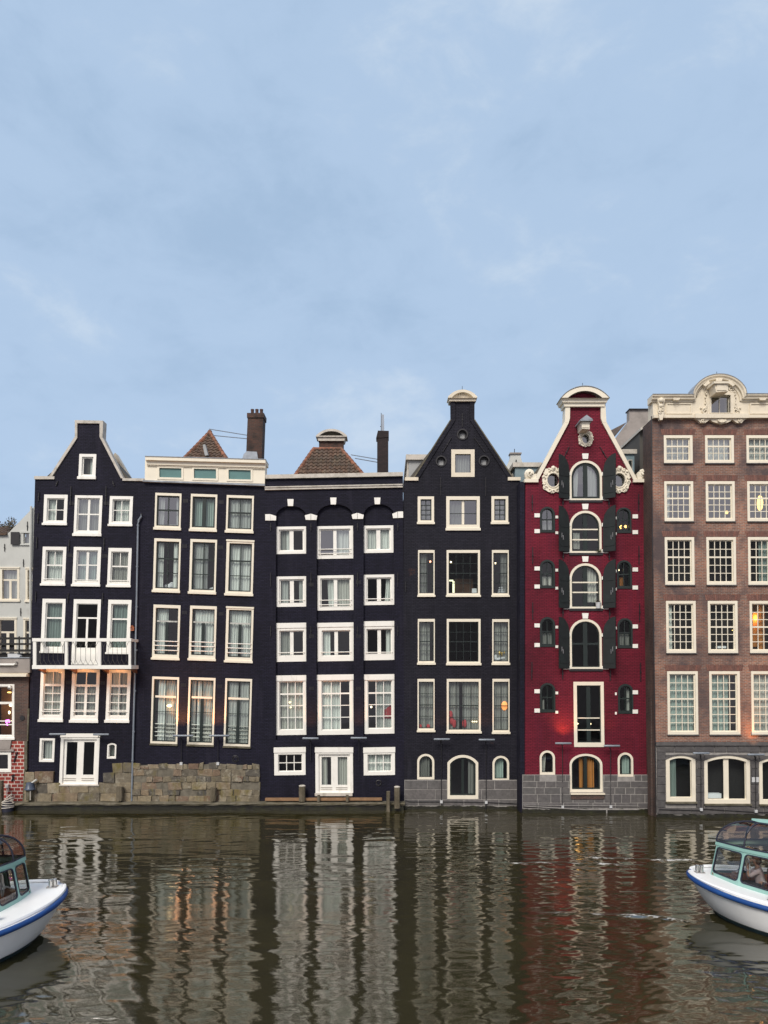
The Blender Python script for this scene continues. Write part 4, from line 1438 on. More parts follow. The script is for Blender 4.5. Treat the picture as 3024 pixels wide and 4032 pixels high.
# raised brick margin following the gable
q = MB()
q.prism(h, [(1628, 1880), (1774, 1653), (1792, 1655), (1652, 1880)], -0.05, 0.0)
q.prism(h, [(2021, 1880), (1868, 1653), (1850, 1655), (1998, 1880)], -0.05, 0.0)
q.prism(h, [(1774, 1653), (1774, 1578), (1792, 1578), (1792, 1655)], -0.05, 0.0)
q.prism(h, [(1850, 1655), (1850, 1578), (1868, 1578), (1868, 1653)], -0.05, 0.0)
q.build('gable_margin', 'black', h.root)
q = MB()
q.prism(h, [(1626, 1882), (1773, 1652), (1776, 1654), (1631, 1884)], -0.06, 0.45)
q.prism(h, [(2023, 1882), (1869, 1652), (1866, 1654), (2018, 1884)], -0.06, 0.45)
q.build('gable_capping', 'concrete', h.root)
q = MB()
q.prism(Fwd(h, -.18), [(1770, 1577.5), (1768, 1567), (1876, 1567), (1874, 1577.5)], -0.12, 0.5)
o_ = [(1764, 1567), (1764, 1563)] + seg(1764, 1879, 1563, 28, 14)[1:-1] + [(1879, 1563), (1879, 1567)]
i_ = [(1780, 1566.5), (1780, 1565)] + seg(1780, 1863, 1565, 20, 14)[1:-1] + [(1863, 1565), (1863, 1566.5)]
q.ring(Fwd(h, -.18), o_, i_, -0.22, 0.5)
q.prism(Fwd(h, -.18), i_, -0.04, 0.4)
pd = q.build('gable_pediment', 'stonecream', h.root)
q = MB()
for x in (1808, 1818, 1826):
    q.ball(h.pt(x, 1553 + random.uniform(-2, 2), -0.06), 0.06, 6)
q.build('carved_relief', 'coping', pd)
q = MB()
q.tube([h.pt(1821, 1537, 0.1), h.pt(1821, 1517, 0.1)], 0.012, 5)
q.build('lightning_rod', 'iron', h.root)
for x, ya, yb, dx in [(1735, 1880, 1952, 0), (1912, 1880, 1953, 0), (1778, 1722, 1782, -36), (1867, 1724, 1782, 42), (1820, 1628, 1682, 0), (1567 + 30, 2290, 2330, 0)]:
    anchor(h, x, ya, yb, dx, w=2.0)
blocks(h, [(3072, 3108, 1593, 2052, 100), (3108, 3148, 1593, 2052, 130), (3148, 3172, 1593, 2052, 70)], [(1760, 2970, 1885, 3147)], jit=0.25, mat='ashlar', d0=-0.035, gap=0.85, under='joint', dj=0.006)
q = MB()
q.slab(h, [(1592.5, 3200), (1592.5, 3070.5), (1761, 3070.5), (1761, 3147.5), (1884, 3147.5), (1884, 3070.5), (2052, 3070.5), (2052, 3200)], [], -0.022, 0.02)
q.build('base_course', 'joint', h.root)
algae_band(h, 1593, 2052, 3173, 3205, -0.05, 0.03)
q = MB()
q.tube([h.pt(1595, 3150, -0.07), h.pt(1612, 3156, -0.07), h.pt(1740, 3156, -0.07), h.pt(1912, 3158, -0.07), h.pt(2040, 3164, -0.07)], 0.014, 5)
q.tube([h.pt(1912, 3158, -0.08), h.pt(1912, 3195, -0.08)], 0.03, 6)
q.build('cable', 'iron', h.root)
# dormer that looks left over the neighbour's roof
q = MB()
a, b = h.pt(1612, 1790, 0), h.pt(1697, 1886, 0)
q.box(a[0], b[0], 1.0, 7.5, b[2], a[2])
dm_ = q.build('dormer', 'greypanel', h.root)
q = MB()
q.box(a[0] - 0.14, b[0] + 0.1, 0.85, 7.7, a[2] + 0.002, a[2] + 0.26)
q.build('fascia', 'coping', dm_)
q = MB()
for k in range(4):
    y0_ = 1.5 + k * 1.5
    q.box(a[0] - 0.05, a[0] - 0.003, y0_, y0_ + 1.1, b[2] + 0.3, a[2] - 0.12)
q.build('window', 'bluegrey', dm_)
q = MB()
for k in range(5):
    y0_ = 1.05 + k * 1.5
    q.box(a[0] - 0.09, a[0] - 0.004, y0_, y0_ + 0.3, b[2], a[2])
q.build('window_frame', 'coping', dm_)

# ================================================================== house E: dark red warehouse
h = House('warehouse', 'dark red brick warehouse with black green shutters and scrolled cream gable', -0.9, (2307, 3195), 0.012, 0.0)
E_ = h
h.floors = [1990, 2195, 2415, 2660, 2950]
ms = 'sashgreen'
fW = (8, 9, 8, 7)
cv = ('v', .5, 17)
window(h, 2242, 1813, 2370, 1970, fW, rise=60, ms=ms, sw=9, bars=[cv], cur=[(.02, .25, 'sheer', -6), (.56, .98, 'sheer')], glass='glass_hi')
window(h, 2243, 2011, 2368, 2177, fW, rise=58, ms=ms, sw=4, bars=[cv, ('h', .42, 5, -.05, 1.05, 'cream'), ('h', .705, 5, -.05, 1.05, 'cream')], cur=[(.08, .32, 'linen', 0, .5, .95)], glass='glass')
window(h, 2243, 2218, 2368, 2396, fW, rise=58, ms=ms, sw=4, bars=[cv, ('h', .40, 5, -.05, 1.05, 'cream'), ('h', .655, 5, -.05, 1.05, 'cream')], cur=[(.58, .95, 'linen', 0, 0, .9)], glass='glass')
window(h, 2243, 2437.5, 2369, 2633.5, fW, rise=58, ms=ms, sw=4, bars=[cv, ('h', .49, 8, -.06, 1.06)], glass='glass_lo')
window(h, 2259, 2684.5, 2378, 2941, (13, 14, 12, 17), ms=ms, sw=3, bars=[('v', .5, 16), ('h', .575, 4, -.03, 1.03, 'cream'), ('h', .79, 4, -.03, 1.03, 'cream')], glass='glass_lo')
window(h, 2243, 2968, 2372, 3119, (8, 8, 9, 11), rise=42, ms=ms, sw=6, bars=[('v', .5, 12)], cur=[(.28, .44, 'warm'), (.58, .86, 'warm')], name='arched_door', glass='glass_lo')
for (x0, y0, x1, y1, cu, gl) in [(2125.7, 1995.7, 2184.7, 2097, [(0, 1, 'greysheer', 0, .5, 1)], 'glass_hi'), (2426.7, 1998, 2485.7, 2099, [], 'glass'), (2125.7, 2204, 2184.7, 2316, [(0, 1, 'linen', 0, .6, 1)], 'glass'), (2428, 2206, 2487, 2318, [(.2, .6, 'warm', 0, .6, 1)], 'glass_lo'),
                             (2125.7, 2430, 2185.5, 2547, [(0, 1, 'greysheer', 0, .55, 1)], 'glass_lo'), (2431, 2434, 2490.5, 2552, [(0, 1, 'greysheer', 0, .55, 1)], 'glass_lo'), (2125.7, 2689, 2186, 2805, [(0, .3, 'linen', 0, .6, 1)], 'glass_lo'), (2433, 2693, 2493, 2810, [(.7, 1, 'greysheer')], 'glass_lo')]:
    window(h, x0, y0, x1, y1, (7, 7, 7, 9), rise=28, mf='sashgreen', ms='sashgreen', sw=3, bars=[('v', .5, 3), ('h', .5, 5)], cur=cu, glass=gl, proud=0.03)
window(h, 2125, 2955, 2185, 3050, (8, 8, 8, 9), rise=28, ms=ms, sw=2, cur=[(0, .45, 'linen', -5)])
window(h, 2432, 2963, 2493, 3058, (8, 8, 8, 9), rise=28, ms=ms, sw=2, cur=[(.35, 1, 'aqua')], glass='glass_lo')
ell = lambda x, y, a, b, n=28: [(x + a * math.cos(2 * math.pi * k / n), y + b * math.sin(2 * math.pi * k / n)) for k in range(n)]
ovals = [(2175, 1892, 24, 28), (2439, 1892, 24, 28), (2305, 1729, 15, 19)]
out_ = [(2067, 3215), (2068, 2400), (2069, 1893), (2110, 1893), (2228, 1664), (2227, 1576), (2380, 1576), (2379, 1664), (2499, 1893), (2547, 1893), (2549, 2400), (2554, 3215)]
MB().slab(h, out_, h.holes + [ell(*o) for o in ovals], 0, 0.36).build('front_wall', 'maroon', h.root)
shell(h, 2071, 2545, 1895, 3200, mat='black', apex=(2305, 1600))
# painted side return, seen past the neighbour
q = MB()
a, b = h.pt(2066.6, 1896, 0), h.pt(2066.6, 3215, 0)
q.box(a[0] - 0.22, a[0], -0.86, 0.3, -0.6, a[2])
q.build('side_return', 'navy', h.root)
MB().prism(h, [(2063.5, 1901), (2063.5, 1888), (2118, 1888), (2118, 1901)], -0.12, 0.42).build('shoulder_stone', 'cream', h.root)
MB().prism(h, [(2490.5, 1901), (2490.5, 1888), (2547, 1888), (2547, 1901)], -0.12, 0.42).build('shoulder_stone', 'cream', h.root)
q = MB()
q.prism(h, [(2104, 1888), (2222, 1663), (2237, 1668), (2120, 1888)], -0.10, 0.42)
q.prism(h, [(2222, 1665), (2225, 1580), (2243, 1580), (2242, 1650), (2237, 1668)], -0.105, 0.42)
q.build('gable_coping', 'cream', h.root)
q = MB()
q.prism(h, [(2506, 1888), (2385, 1663), (2370, 1668), (2490, 1888)], -0.10, 0.42)
q.prism(h, [(2385, 1665), (2381, 1580), (2363, 1580), (2364, 1650), (2370, 1668)], -0.105, 0.42)
q.build('gable_coping', 'cream', h.root)
q = MB()
q.prism(Fwd(h, -.27), [(2224, 1597), (2221, 1583), (2386, 1583), (2383, 1597)], -0.16, 0.5)
q.prism(Fwd(h, -.27), [(2216, 1583), (2210, 1570), (2396, 1570), (2390, 1583)], -0.24, 0.55)
o_ = [(2207, 1570)] + seg(2207, 2398, 1570, 46, 18)[1:-1] + [(2398, 1570)]
i_ = [(2234, 1569)] + seg(2234, 2371, 1569, 28, 18)[1:-1] + [(2371, 1569)]
q.ring(Fwd(h, -.27), o_, i_, -0.34, 0.55)
o2 = [(2216, 1569.5)] + seg(2216, 2389, 1569.5, 39, 18)[1:-1] + [(2389, 1569.5)]
q.ring(Fwd(h, -.27), o2, i_, -0.24, 0.0)
pd = q.build('gable_pediment', 'cream', h.root)
q = MB()
q.prism(Fwd(h, -.27), i_, -0.05, 0.45)
q.build('pediment_field', 'maroon', pd)
q = MB()
o3 = [(2205.5, 1569)] + seg(2205.5, 2399.5, 1569, 48.5, 18)[1:-1] + [(2399.5, 1569)]
o4 = [(2207, 1569)] + seg(2207, 2398, 1569, 46.2, 18)[1:-1] + [(2398, 1569)]
q.ring(Fwd(h, -.27), o3, o4, -0.37, 0.55)
q.build('lead_capping', 'lead', pd)
q = MB()
q.tube([h.pt(2296, 1524, 0.1), h.pt(2296, 1505, 0.1)], 0.012, 5)
q.build('lightning_rod', 'iron', h.root)
# rolled scrolls on the gable shoulders
for cx_, sgn in ((2086, 1), (2531, -1)):
    q = MB()
    pts, rad = [], []
    for k in range(34):
        t = k / 33
        ang = t * 2.2 * 2 * math.pi
        rr = 17.0 * (1 - 0.78 * t)
        pts.append(h.pt(cx_ + sgn * rr * math.cos(ang + 0.6), 1866 + rr * math.sin(ang + 0.6) * 1.05, 0.1 - 0.25 * t))
        rad.append(0.095 * (1 - 0.55 * t))
    q.tube(pts, rad, 8)
    c0 = h.pt(cx_, 1866, 0.15)
    q.prism(h, ell(cx_, 1866, 17, 18, 20), -0.02, 0.35)
    q.prism(h, [(cx_ + sgn * 4, 1888), (cx_ + sgn * 4, 1872), (cx_ + sgn * 26, 1866), (cx_ + sgn * 22, 1888)], -0.06, 0.35)
    q.build('gable_scroll', 'cream', h.root, smooth=True)


def cartouche(h, x, y, a, b, hx, hy, seed):
    """carved frame round an oval opening: lobed plate with rolled leaves."""
    rnd = random.Random(seed)
    n = 56
    o, i_ = [], []
    for k in range(n):
        t = 2 * math.pi * k / n
        sq = 1 / max(abs(math.cos(t)) ** 2.6 + abs(math.sin(t)) ** 2.6, 1e-6) ** (1 / 2.6)
        lob = 1 + 0.05 * math.sin(8 * t + 0.5) + 0.03 * math.sin(13 * t)
        o.append((x + hx * sq * lob * math.cos(t) * 0.97, y + hy * sq * lob * math.sin(t) * 0.97))
        i_.append((x + a * math.cos(t), y + b * math.sin(t)))
    q = MB()
    q.ring(h, o, i_, -0.07, 0.2)
    q.tube([h.pt(x + (a + 2) * math.cos(2 * math.pi * k / 28), y + (b + 2) * math.sin(2 * math.pi * k / 28), -0.07) for k in range(29)], 0.035, 6)
    for k in range(14):
        t = 2 * math.pi * k / 14 + 0.2
        r0, r1 = 0.66, 0.9
        cx_, cy_ = x + hx * 0.84 * math.cos(t), y + hy * 0.84 * math.sin(t)
        pts, rad = [], []
        s_ = 1 if k % 2 else -1
        for j in range(9):
            u = j / 8
            an = t + s_ * (u * 4.2)
            rr = min(hx, hy) * 0.17 * (1 - 0.6 * u)
            pts.append(h.pt(cx_ + rr * math.cos(an), cy_ + rr * math.sin(an), -0.08 - 0.03 * u))
            rad.append(0.04 * (1 - 0.3 * u) * (hx / 40 * 0.5 + 0.5))
        q.tube(pts, rad, 6)
    q.ball(h.pt(x, y - hy * 0.93, -0.08), 0.1 * hx / 40, 8)
    fr = q.build('carved_oval_window', 'cream', h.root, smooth=True)
    p = MB()
    p.add([h.pt(u, v, 0.14) for u, v in ell(x, y, a, b)], [tuple(range(28))])
    p.build('pane', 'glass_hi', fr)
    p = MB()
    p.ring(h, ell(x, y, a + 0.5, b + 0.5), ell(x, y, a - 2, b - 2), 0.10, 0.17)
    p.build('sash', 'sashgreen', fr)


cartouche(h, 2177, 1892, 23, 27, 43, 51, 1)
cartouche(h, 2437, 1892, 23, 27, 43, 51, 2)
cartouche(h, 2305, 1729, 14, 18, 29, 32, 3)
# hoisting beam under its little lead roof
q = MB()
hf = Fwd(h, -.75)
q.prism(hf, [(2292, 1688), (2288, 1657), (2322, 1650), (2322, 1690)][::-1], -0.75, 0.05)
hb = q.build('hoist_beam', 'cream', h.root)
q = MB()
q.rect(hf, 2290, 1662, 2320, 1684, -0.78, -0.752)
q.build('beam_end_panel', 'cream', hb)
q = MB()
a, b, c = hf.pt(2281, 1657, 0), hf.pt(2330, 1655, 0), hf.pt(2306, 1638, 0)
q.loft([[(a[0], h.Y - 0.92, a[2]), (c[0], h.Y - 0.92, c[2]), (b[0], h.Y - 0.92, b[2])], [(a[0], h.Y + 0.1, a[2]), (c[0], h.Y + 0.1, c[2]), (b[0], h.Y + 0.1, b[2])]], True, True, True)
q.box(a[0], b[0], h.Y - 0.92, h.Y + 0.05, a[2] - 0.05, a[2] + 0.01)
q.build('beam_roof', 'lead', hb)
# shutters folded out from the four loading windows
for (yt, ysp, yb, sl) in [(1795, 1862, 1966, 2242), (1996, 2062, 2174, 2243), (2207, 2272, 2395, 2243), (2430, 2496, 2632, 2243)]:
    for side in (-1, 1):
        hx = 2242 if side < 0 else 2372
        zsp, zt, zb = h.pt(0, ysp, 0)[2], h.pt(0, yt, 0)[2], h.pt(0, yb, 0)[2]
        wd = 0.62
        ang = R(40 if side > 0 else 27)
        X0 = h.pt(hx, 0, 0)[0]
        prof = [(0, zb), (0, zsp)] + [(wd * k / 10, zsp + (zt - zsp) * math.sqrt(max(0, 1 - ((1 - k / 10)) ** 2))) for k in range(1, 11)] + [(wd, zb)]
        P3 = lambda a, z, off: (X0 + side * (a * math.cos(ang) + off * math.sin(ang)), h.Y - 0.06 - a * math.sin(ang) + off * math.cos(ang) , z)
        q = MB()
        f0 = [P3(a, z, 0) for a, z in prof]
        f1 = [P3(a, z, 0.05) for a, z in prof]
        q.loft([f0, f1], True, True, True)
        for zz in (zb + 0.25, zsp - 0.2):
            q.loft([[P3(a, z, -0.018) for a, z in ((0.03, zz), (wd - .05, zz), (wd - .05, zz + .10), (0.03, zz + .10))], [P3(a, z, 0.001) for a, z in ((0.03, zz), (wd - .05, zz), (wd - .05, zz + .10), (0.03, zz + .10))]], True, True, True)
        sh = q.build('shutter', 'shutter', h.root)
        q = MB()
        zm = zb + (zsp - zb) * 0.55
        q.tube([P3(wd - .12, zm - .1, -0.03), P3(wd - .12, zm + .12, -0.03)], 0.012, 5)
        q.tube([P3(wd - .2, zm - .2, -0.03), P3(wd - .2, zm, -0.03), P3(wd - .12, zm, -0.03)], 0.012, 5)
        q.build('latch', 'steel', sh)
        for yy in (ysp - 2, yb - 10):
            MB().rect(h, hx + side * 1 - 4, yy, hx + side * 1 + 4, yy + 13, -0.05, 0.02).build('hinge_stone', 'white', h.root)
        MB().rect(h, min(hx + side * 5, hx + side * 24), yb + 1.5, max(hx + side * 5, hx + side * 24), yb + 4, -0.03, 0.01).build('hinge_stone', 'white', h.root)
for x0, yb in ((2242, 1970), (2243, 2177.5), (2243, 2396.5), (2243, 2634)):
    q = MB()
    q.rect(h, x0 - 2, yb, x0 + 130, yb + 9, -0.05, 0.03)
    q.build('sill', 'iron', h.root)
for y in (1786.5, 1984.5, 2191, 2414.5):
    MB().prism(h, [(2291, y), (2316.5, y), (2314, y + 21.5), (2294, y + 21.5)], -0.05, 0.02).build('keystone', 'white', h.root)
for ys in [(2022, 2084), (2231, 2302), (2455, 2532), (2714, 2790)]:
    for i, y in enumerate(ys):
        MB().rect(h, 2104, y, 2125, y + 15.5, -0.04, 0.02).build('corner_stone', 'white', h.root)
        MB().rect(h, 2186.5, y + 9, 2197, y + 19.5, -0.04, 0.02).build('corner_stone', 'white', h.root)
        MB().rect(h, 2421, y + 13, 2427.5, y + 23, -0.04, 0.02).build('corner_stone', 'white', h.root)
        MB().rect(h, 2490, y + 4, 2511, y + 19.5, -0.04, 0.02).build('corner_stone', 'white', h.root)
for x, ya, yb, dx in [(2240, 1760, 1802, -20), (2361, 1760, 1806, 28), (2095, 1950, 2012, 0), (2514, 1945, 2012, 0), (2097, 2155, 2220, 0), (2515, 2150, 2222, 0), (2097, 2372, 2440, 0), (2518, 2376, 2446, 0), (2094, 2607, 2676, -1), (2521, 2610, 2683, 1), (2215, 2632, 2675, 0), (2402, 2636, 2680, 0), (2216, 1966, 1994, 0), (2397, 1968, 1996, 0), (2217, 2180, 2204, 0), (2398, 2180, 2206, 0), (2216, 2398, 2430, 0), (2400, 2400, 2434, 0)]:
    anchor(h, x, ya, yb, dx, w=2.6)
blocks(h, [(3050, 3075, 2057, 2555, 42), (3075, 3100, 2056, 2562, 48), (3100, 3126, 2056, 2562, 46), (3126, 3160, 2056, 2562, 44), (3160, 3182, 2056, 2562, 70)], [(2242, 2960, 2374, 3120), (2124, 2950, 2187, 3052), (2430, 2960, 2495, 3060)], jit=0.25, mat='ashlar', d0=-0.10, gap=0.95, dj=0.006)
q = MB()
q.slab(h, [(2056, 3225), (2056.5, 3050), (2242.5, 3050), (2242.5, 3120), (2373, 3120), (2373, 3050), (2431, 3050), (2431, 3059), (2494, 3059), (2494, 3050), (2555, 3050), (2562, 3078), (2562, 3225)], [], -0.085, 0.02)
q.build('base_course', 'joint', h.root)
q = MB()
q.rect(h, 2244, 3121, 2378, 3127, -0.2, 0.0)
q.build('door_step', 'stonecream', h.root)
q = MB()
q.rect(h, 2246, 3128, 2376, 3145, -0.13, -0.05)
q.build('brick_patch', 'brown_dark', h.root)
algae_band(h, 2056, 2562, 3184, 3240, -0.13, 0.0)
q = MB()
q.tube([h.pt(2058, 3167, -0.14), h.pt(2215, 3170, -0.14), h.pt(2405, 3171, -0.14), h.pt(2510, 3172, -0.14), h.pt(2514, 3178, -0.14)], 0.014, 5)
q.tube([h.pt(2061, 3172, -0.14), h.pt(2300, 3186, -0.14), h.pt(2510, 3186, -0.14)], 0.02, 5)
q.tube([h.pt(2385, 3180, -0.16), h.pt(2385, 3206, -0.16)], 0.035, 6)
q.build('cable', 'joint', h.root)
# blue grey dormers on both roof sides
for (xl, xr, yt, yb, nm) in ((2050, 2150, 1806, 1905, 0), (2455, 2540, 1752, 1875, 1)):
    q = MB()
    a, b = h.pt(xl, yt, 0), h.pt(xr, yb, 0)
    q.box(a[0], b[0], 0.6, 6.5, b[2], a[2])
    dm_ = q.build('dormer', 'bluegrey', h.root)
    q = MB()
    q.box(a[0] - 0.12, b[0] + 0.1, 0.5, 6.6, a[2] + 0.002, a[2] + 0.22)
    q.build('fascia', 'coping', dm_)
    if nm == 0:
        q = MB()
        for k in range(3):
            q.box(a[0] - 0.05, a[0] - 0.003, 1.1 + k * 1.6, 2.2 + k * 1.6, b[2] + 0.35, a[2] - 0.15)
        q.build('window', 'coping', dm_)
    else:
        q = MB()
        for k in range(3):
            q.box(a[0] + 0.05 + k * 0.32, a[0] + 0.27 + k * 0.32, 0.56, 0.597, b[2] + 0.55, a[2] - 0.28)
        q.build('window', 'coping', dm_)
        q = MB()
        for k in range(3):
            q.box(a[0] + 0.09 + k * 0.32, a[0] + 0.23 + k * 0.32, 0.53, 0.558, b[2] + 0.6, a[2] - 0.33)
        q.build('pane', 'sashgreen', dm_)

# ================================================================== house F: brown brick, wide cornice
h = House('canal_house', 'brown brick house with wide cream cornice, round arched centre and many paned sash windows', -2.0, (2840, 3210), 0.012, 0.0)
F_ = h
h.floors = [1862, 2085, 2335, 2608, 2928]


def grid(nc, rows, meet):
    b = [('v', k / nc, 2.6) for k in range(1, nc)]
    b += [('h', r_, 2.6) for r_ in rows if abs(r_ - meet) > .01] + [('h', meet, 6)]
    return b


fF = (9, 11, 10, 11)
cols6 = [(0, 0), (160, 163), (322, 325)]
rows6 = [(2614, 1714, 2727, 1824, grid(4, [.34, .67], .34), 'glass_hi'), (2616, 1895, 2730, 2053, grid(4, [.2, .4, .6, .8], .4), 'glass_hi'), (2618, 2115, 2734, 2303, grid(4, [.2, .4, .6, .8], .4), 'glass_lo'),
         (2623, 2366, 2740, 2571, grid(4, [.167, .333, .5, .667, .833], .5), 'glass_lo'), (2628, 2643, 2748.5, 2892, grid(4, [.14, .28, .43, .57, .71, .86], .43), 'glass')]
curF = [[[(0, 1, 'sheer')], [(.08, .98, 'sheer')], [(0, 1, 'sheer')]],
        [[(0, .2, 'sheer', -4)], [], []],
        [[], [], [(.42, 1, 'aqua')]],
        [[(0, .2, 'sheer')], [], [(.35, .6, 'warm')]],
        [[(0, 1, 'aqua')], [(0, .72, 'aqua')], [(0, 1, 'linen')]]]
for r_, (x0, y0, x1, y1, gr, gl) in enumerate(rows6):
    for c_ in range(4):
        dx = 162.5 * c_ + (r_ * 0.7) * c_
        xx0, xx1 = x0 + dx, x1 + dx
        window(h, xx0, y0, xx1, y1, fF, mf='cream', sw=4, bars=gr, cur=curF[r_][min(c_, 2)], glass=gl if not (r_ == 0 and c_ > 1) else 'glass', sillmat=('bluestone', 4), proud=0.01)
        q = MB()
        n = 19
        wl, wr = xx0 - 10, xx1 + 10
        for k in range(n):
            a = wl + (wr - wl) * k / n
            b = wl + (wr - wl) * (k + 1) / n
            cxm = (xx0 + xx1) / 2
            sp = lambda x, y: cxm + (x - cxm) * (1 + 0.07 * (y0 - 2 - y) / 22 - 0.02)
            g_ = 0.55
            q.prism(h, [(sp(a + g_, y0 - 2), y0 - 2), (sp(b - g_, y0 - 2), y0 - 2), (sp(b - g_, y0 - 24), y0 - 24), (sp(a + g_, y0 - 24), y0 - 24)], -0.008 - random.uniform(0, .006), 0.05)
        q.build('brick_lintel', 'soldier', h.root)
window(h, 2622, 2973.5, 2738, 3156, (15, 11, 15, 16), rise=15, mf='cream', sw=2, cur=[(0, .38, 'aqua')], glass='glass_lo')
window(h, 2773, 2973, 2952.6, 3164, (13, 13, 15, 16), rise=20, mf='cream', sw=2, bars=[('v', .5, 20)], glass='glass_lo')
window(h, 2989, 2977, 3170, 3166, (13, 13, 15, 16), rise=20, mf='cream', sw=2, bars=[('v', .5, 20)], glass='glass_lo')
upper = [q for q in h.holes if max(p[1] for p in q) < 2925]
lower = [q for q in h.holes if max(p[1] for p in q) > 2925]
MB().slab(h, [(2581.5, 2926), (2578, 2700), (2570, 2100), (2567.5, 1645), (3330, 1645), (3330, 2926)], upper, 0, 0.36).build('front_wall', 'brown', h.root)
MB().slab(h, [(2586, 3260), (2581.5, 2926.3), (3330, 2926.3), (3330, 3260)], lower, 0.0, 0.36).build('ground_floor_wall', 'joint', h.root)
hb_ = [(min(p[0] for p in q) - 1, min(p[1] for p in q) - 1, max(p[0] for p in q) + 1, max(p[1] for p in q) + 2) for q in lower]
blocks(h, [(2936, 2962, 2584, 3330, 66)] + [(2962 + 32 * k, 2994 + 32 * k, 2585, 3330, 70) for k in range(6)] + [(3154, 3180, 2586, 3330, 80), (3180, 3206, 2586, 3330, 110)], hb_, jit=0.2, mat='bluestone', d0=-0.045, gap=1.1, dj=0.004)
q = MB()
q.rect(h, 2581, 2921, 3330, 2935, -0.10, 0.02)
q.build('stone_band', 'bluestone', h.root)
for (x0, y0, x1, y1) in hb_:
    q = MB()
    ri = 15 if x1 - x0 < 150 else 20
    o = seg(x0 - 12, x1 + 12, y0 + ri - 2, ri + 2, 10)
    i_ = seg(x0, x1, y0 + ri + 1, ri, 10)
    n = len(o)
    for k in range(n - 1):
        q.prism(h, [i_[k], i_[k + 1], o[k + 1], o[k]], -0.055, 0.0)
    # spandrel stones that close the corner over the arch
    q.prism(h, [(x0, y0 + ri + 1), (x0, y0 - 1), ((x0 + x1) / 2, y0 - 1), ((x0 + x1) / 2, y0 + 0.5)] + i_[:n // 2][::-1][1:], -0.05, 0.0)
    q.prism(h, [(x1, y0 + ri + 1)] + i_[n // 2 + 1:][::-1][1:] + [((x0 + x1) / 2, y0 + 0.5), ((x0 + x1) / 2, y0 - 1), (x1, y0 - 1)], -0.05, 0.0)
    q.build('stone_arch', 'bluestone', h.root)
    q = MB()
    q.rect(h, x0 - 1, y1 - 1, x1 + 2, y1 + 5, -0.14, 0.0)
    q.build('sill', 'concrete', h.root)
algae_band(h, 2584, 3330, 3206, 3262, -0.07, 0.0)
shell(h, 2572, 3326, 1652, 3215, depth=0.75, mat='brown_dark')
# side return towards the red house
q = MB()
a = h.pt(2567, 1648, 0)
q.loft([[(h.pt(x, y, 0)[0] - 0.03, yy, h.pt(x, y, 0)[2]) for yy in (h.Y + 0.02, -0.87)] + [(h.pt(x, y, 0)[0] + 0.2, yy, h.pt(x, y, 0)[2]) for yy in (-0.87, h.Y + 0.02)] for x, y in ((2586, 3250), (2578, 2700), (2570, 2100), (2567.5, 1650))], True, True, True)
q.build('side_return', 'brown_dark', h.root)
q = MB()
q.tube([h.pt(2565, 1640, -0.02), h.pt(2568, 2100, -0.02), h.pt(2576, 2700, -0.02), h.pt(2583, 3200, -0.02)], 0.025, 6)
q.build('rain_pipe', 'iron', h.root)
# --- cream cornice
AC, AR0 = 2833, 0
fz = MB()
fo = [(2567, 1651), (2567, 1570), (2740, 1570)] + arc(2740, 2926, 1568, 74, 20) + [(2926, 1570), (3330, 1570), (3330, 1651)]
fz.slab(h, fo, [[(2793, 1631), (2793, 1562), (2868, 1562), (2868, 1631)]], -0.12, 0.5)
fb = fz.build('cornice_frieze', 'stonecream', h.root)
q = MB()


hf = Fwd(h, -.34)


def sweep(prof):
    """run a cornice profile (rise above row 1572 / forward in metres) along straight, arch, straight."""
    path = [(2569, 1572, 0, 1), (2731, 1572, 0, 1)]
    ca, rx, ry = AC, 92, 77
    for k in range(0, 25):
        t = math.pi * (k / 24)
        path.append((ca - rx * math.cos(t), 1569 - ry * math.sin(t), -math.cos(t), math.sin(t)))
    path += [(2935, 1570, 0, 1), (3330, 1570, 0, 1)]
    loops = []
    for (x, y, nx, ny) in path:
        if abs(nx) > .9 and ny < .3:
            nx, ny = nx * 0.75, 0.7
        loops.append([hf.pt(x + nx * u, y - ny * u, -d) for u, d in prof])
    return loops


q.loft(sweep([(-6, 0.10), (-6, 0.17), (2, 0.20), (2, 0.29), (8, 0.31), (12, 0.37), (18, 0.39), (18, 0.0), (18, -0.3), (-6, -0.3)]), True, True, True)
q.build('cornice', 'stonecream', fb)
q = MB()
q.loft(sweep([(18.2, 0.41), (20, 0.41), (20, -0.33), (18.2, -0.33)]), True, True, True)
q.build('lead_capping', 'lead', fb)
q = MB()
q.prism(h, [(2568, 1651), (2568, 1639), (3330, 1639), (3330, 1651)], -0.22, -0.1)
q.prism(h, [(2728, 1653), (2728, 1636), (2938, 1636), (2938, 1653)], -0.27, -0.1)
q.build('architrave', 'stonecream', fb)
for x0, x1 in ((2618, 2720), (2946, 3048), (3105, 3200)):
    q = MB()
    q.ring(h, [(x0, 1634), (x0, 1591), (x1, 1591), (x1, 1634)], [(x0 + 5, 1629), (x0 + 5, 1596), (x1 - 5, 1596), (x1 - 5, 1629)], -0.16, -0.11)
    q.build('frieze_panel', 'stonecream', fb)
for x in (2663, 3003, 3150):
    MB().prism(Fwd(h, -.3), [(x - 16, 1567), (x + 16, 1567), (x + 10, 1576), (x - 10, 1576)], -0.32, -0.1).build('modillion', 'stonecream', fb)
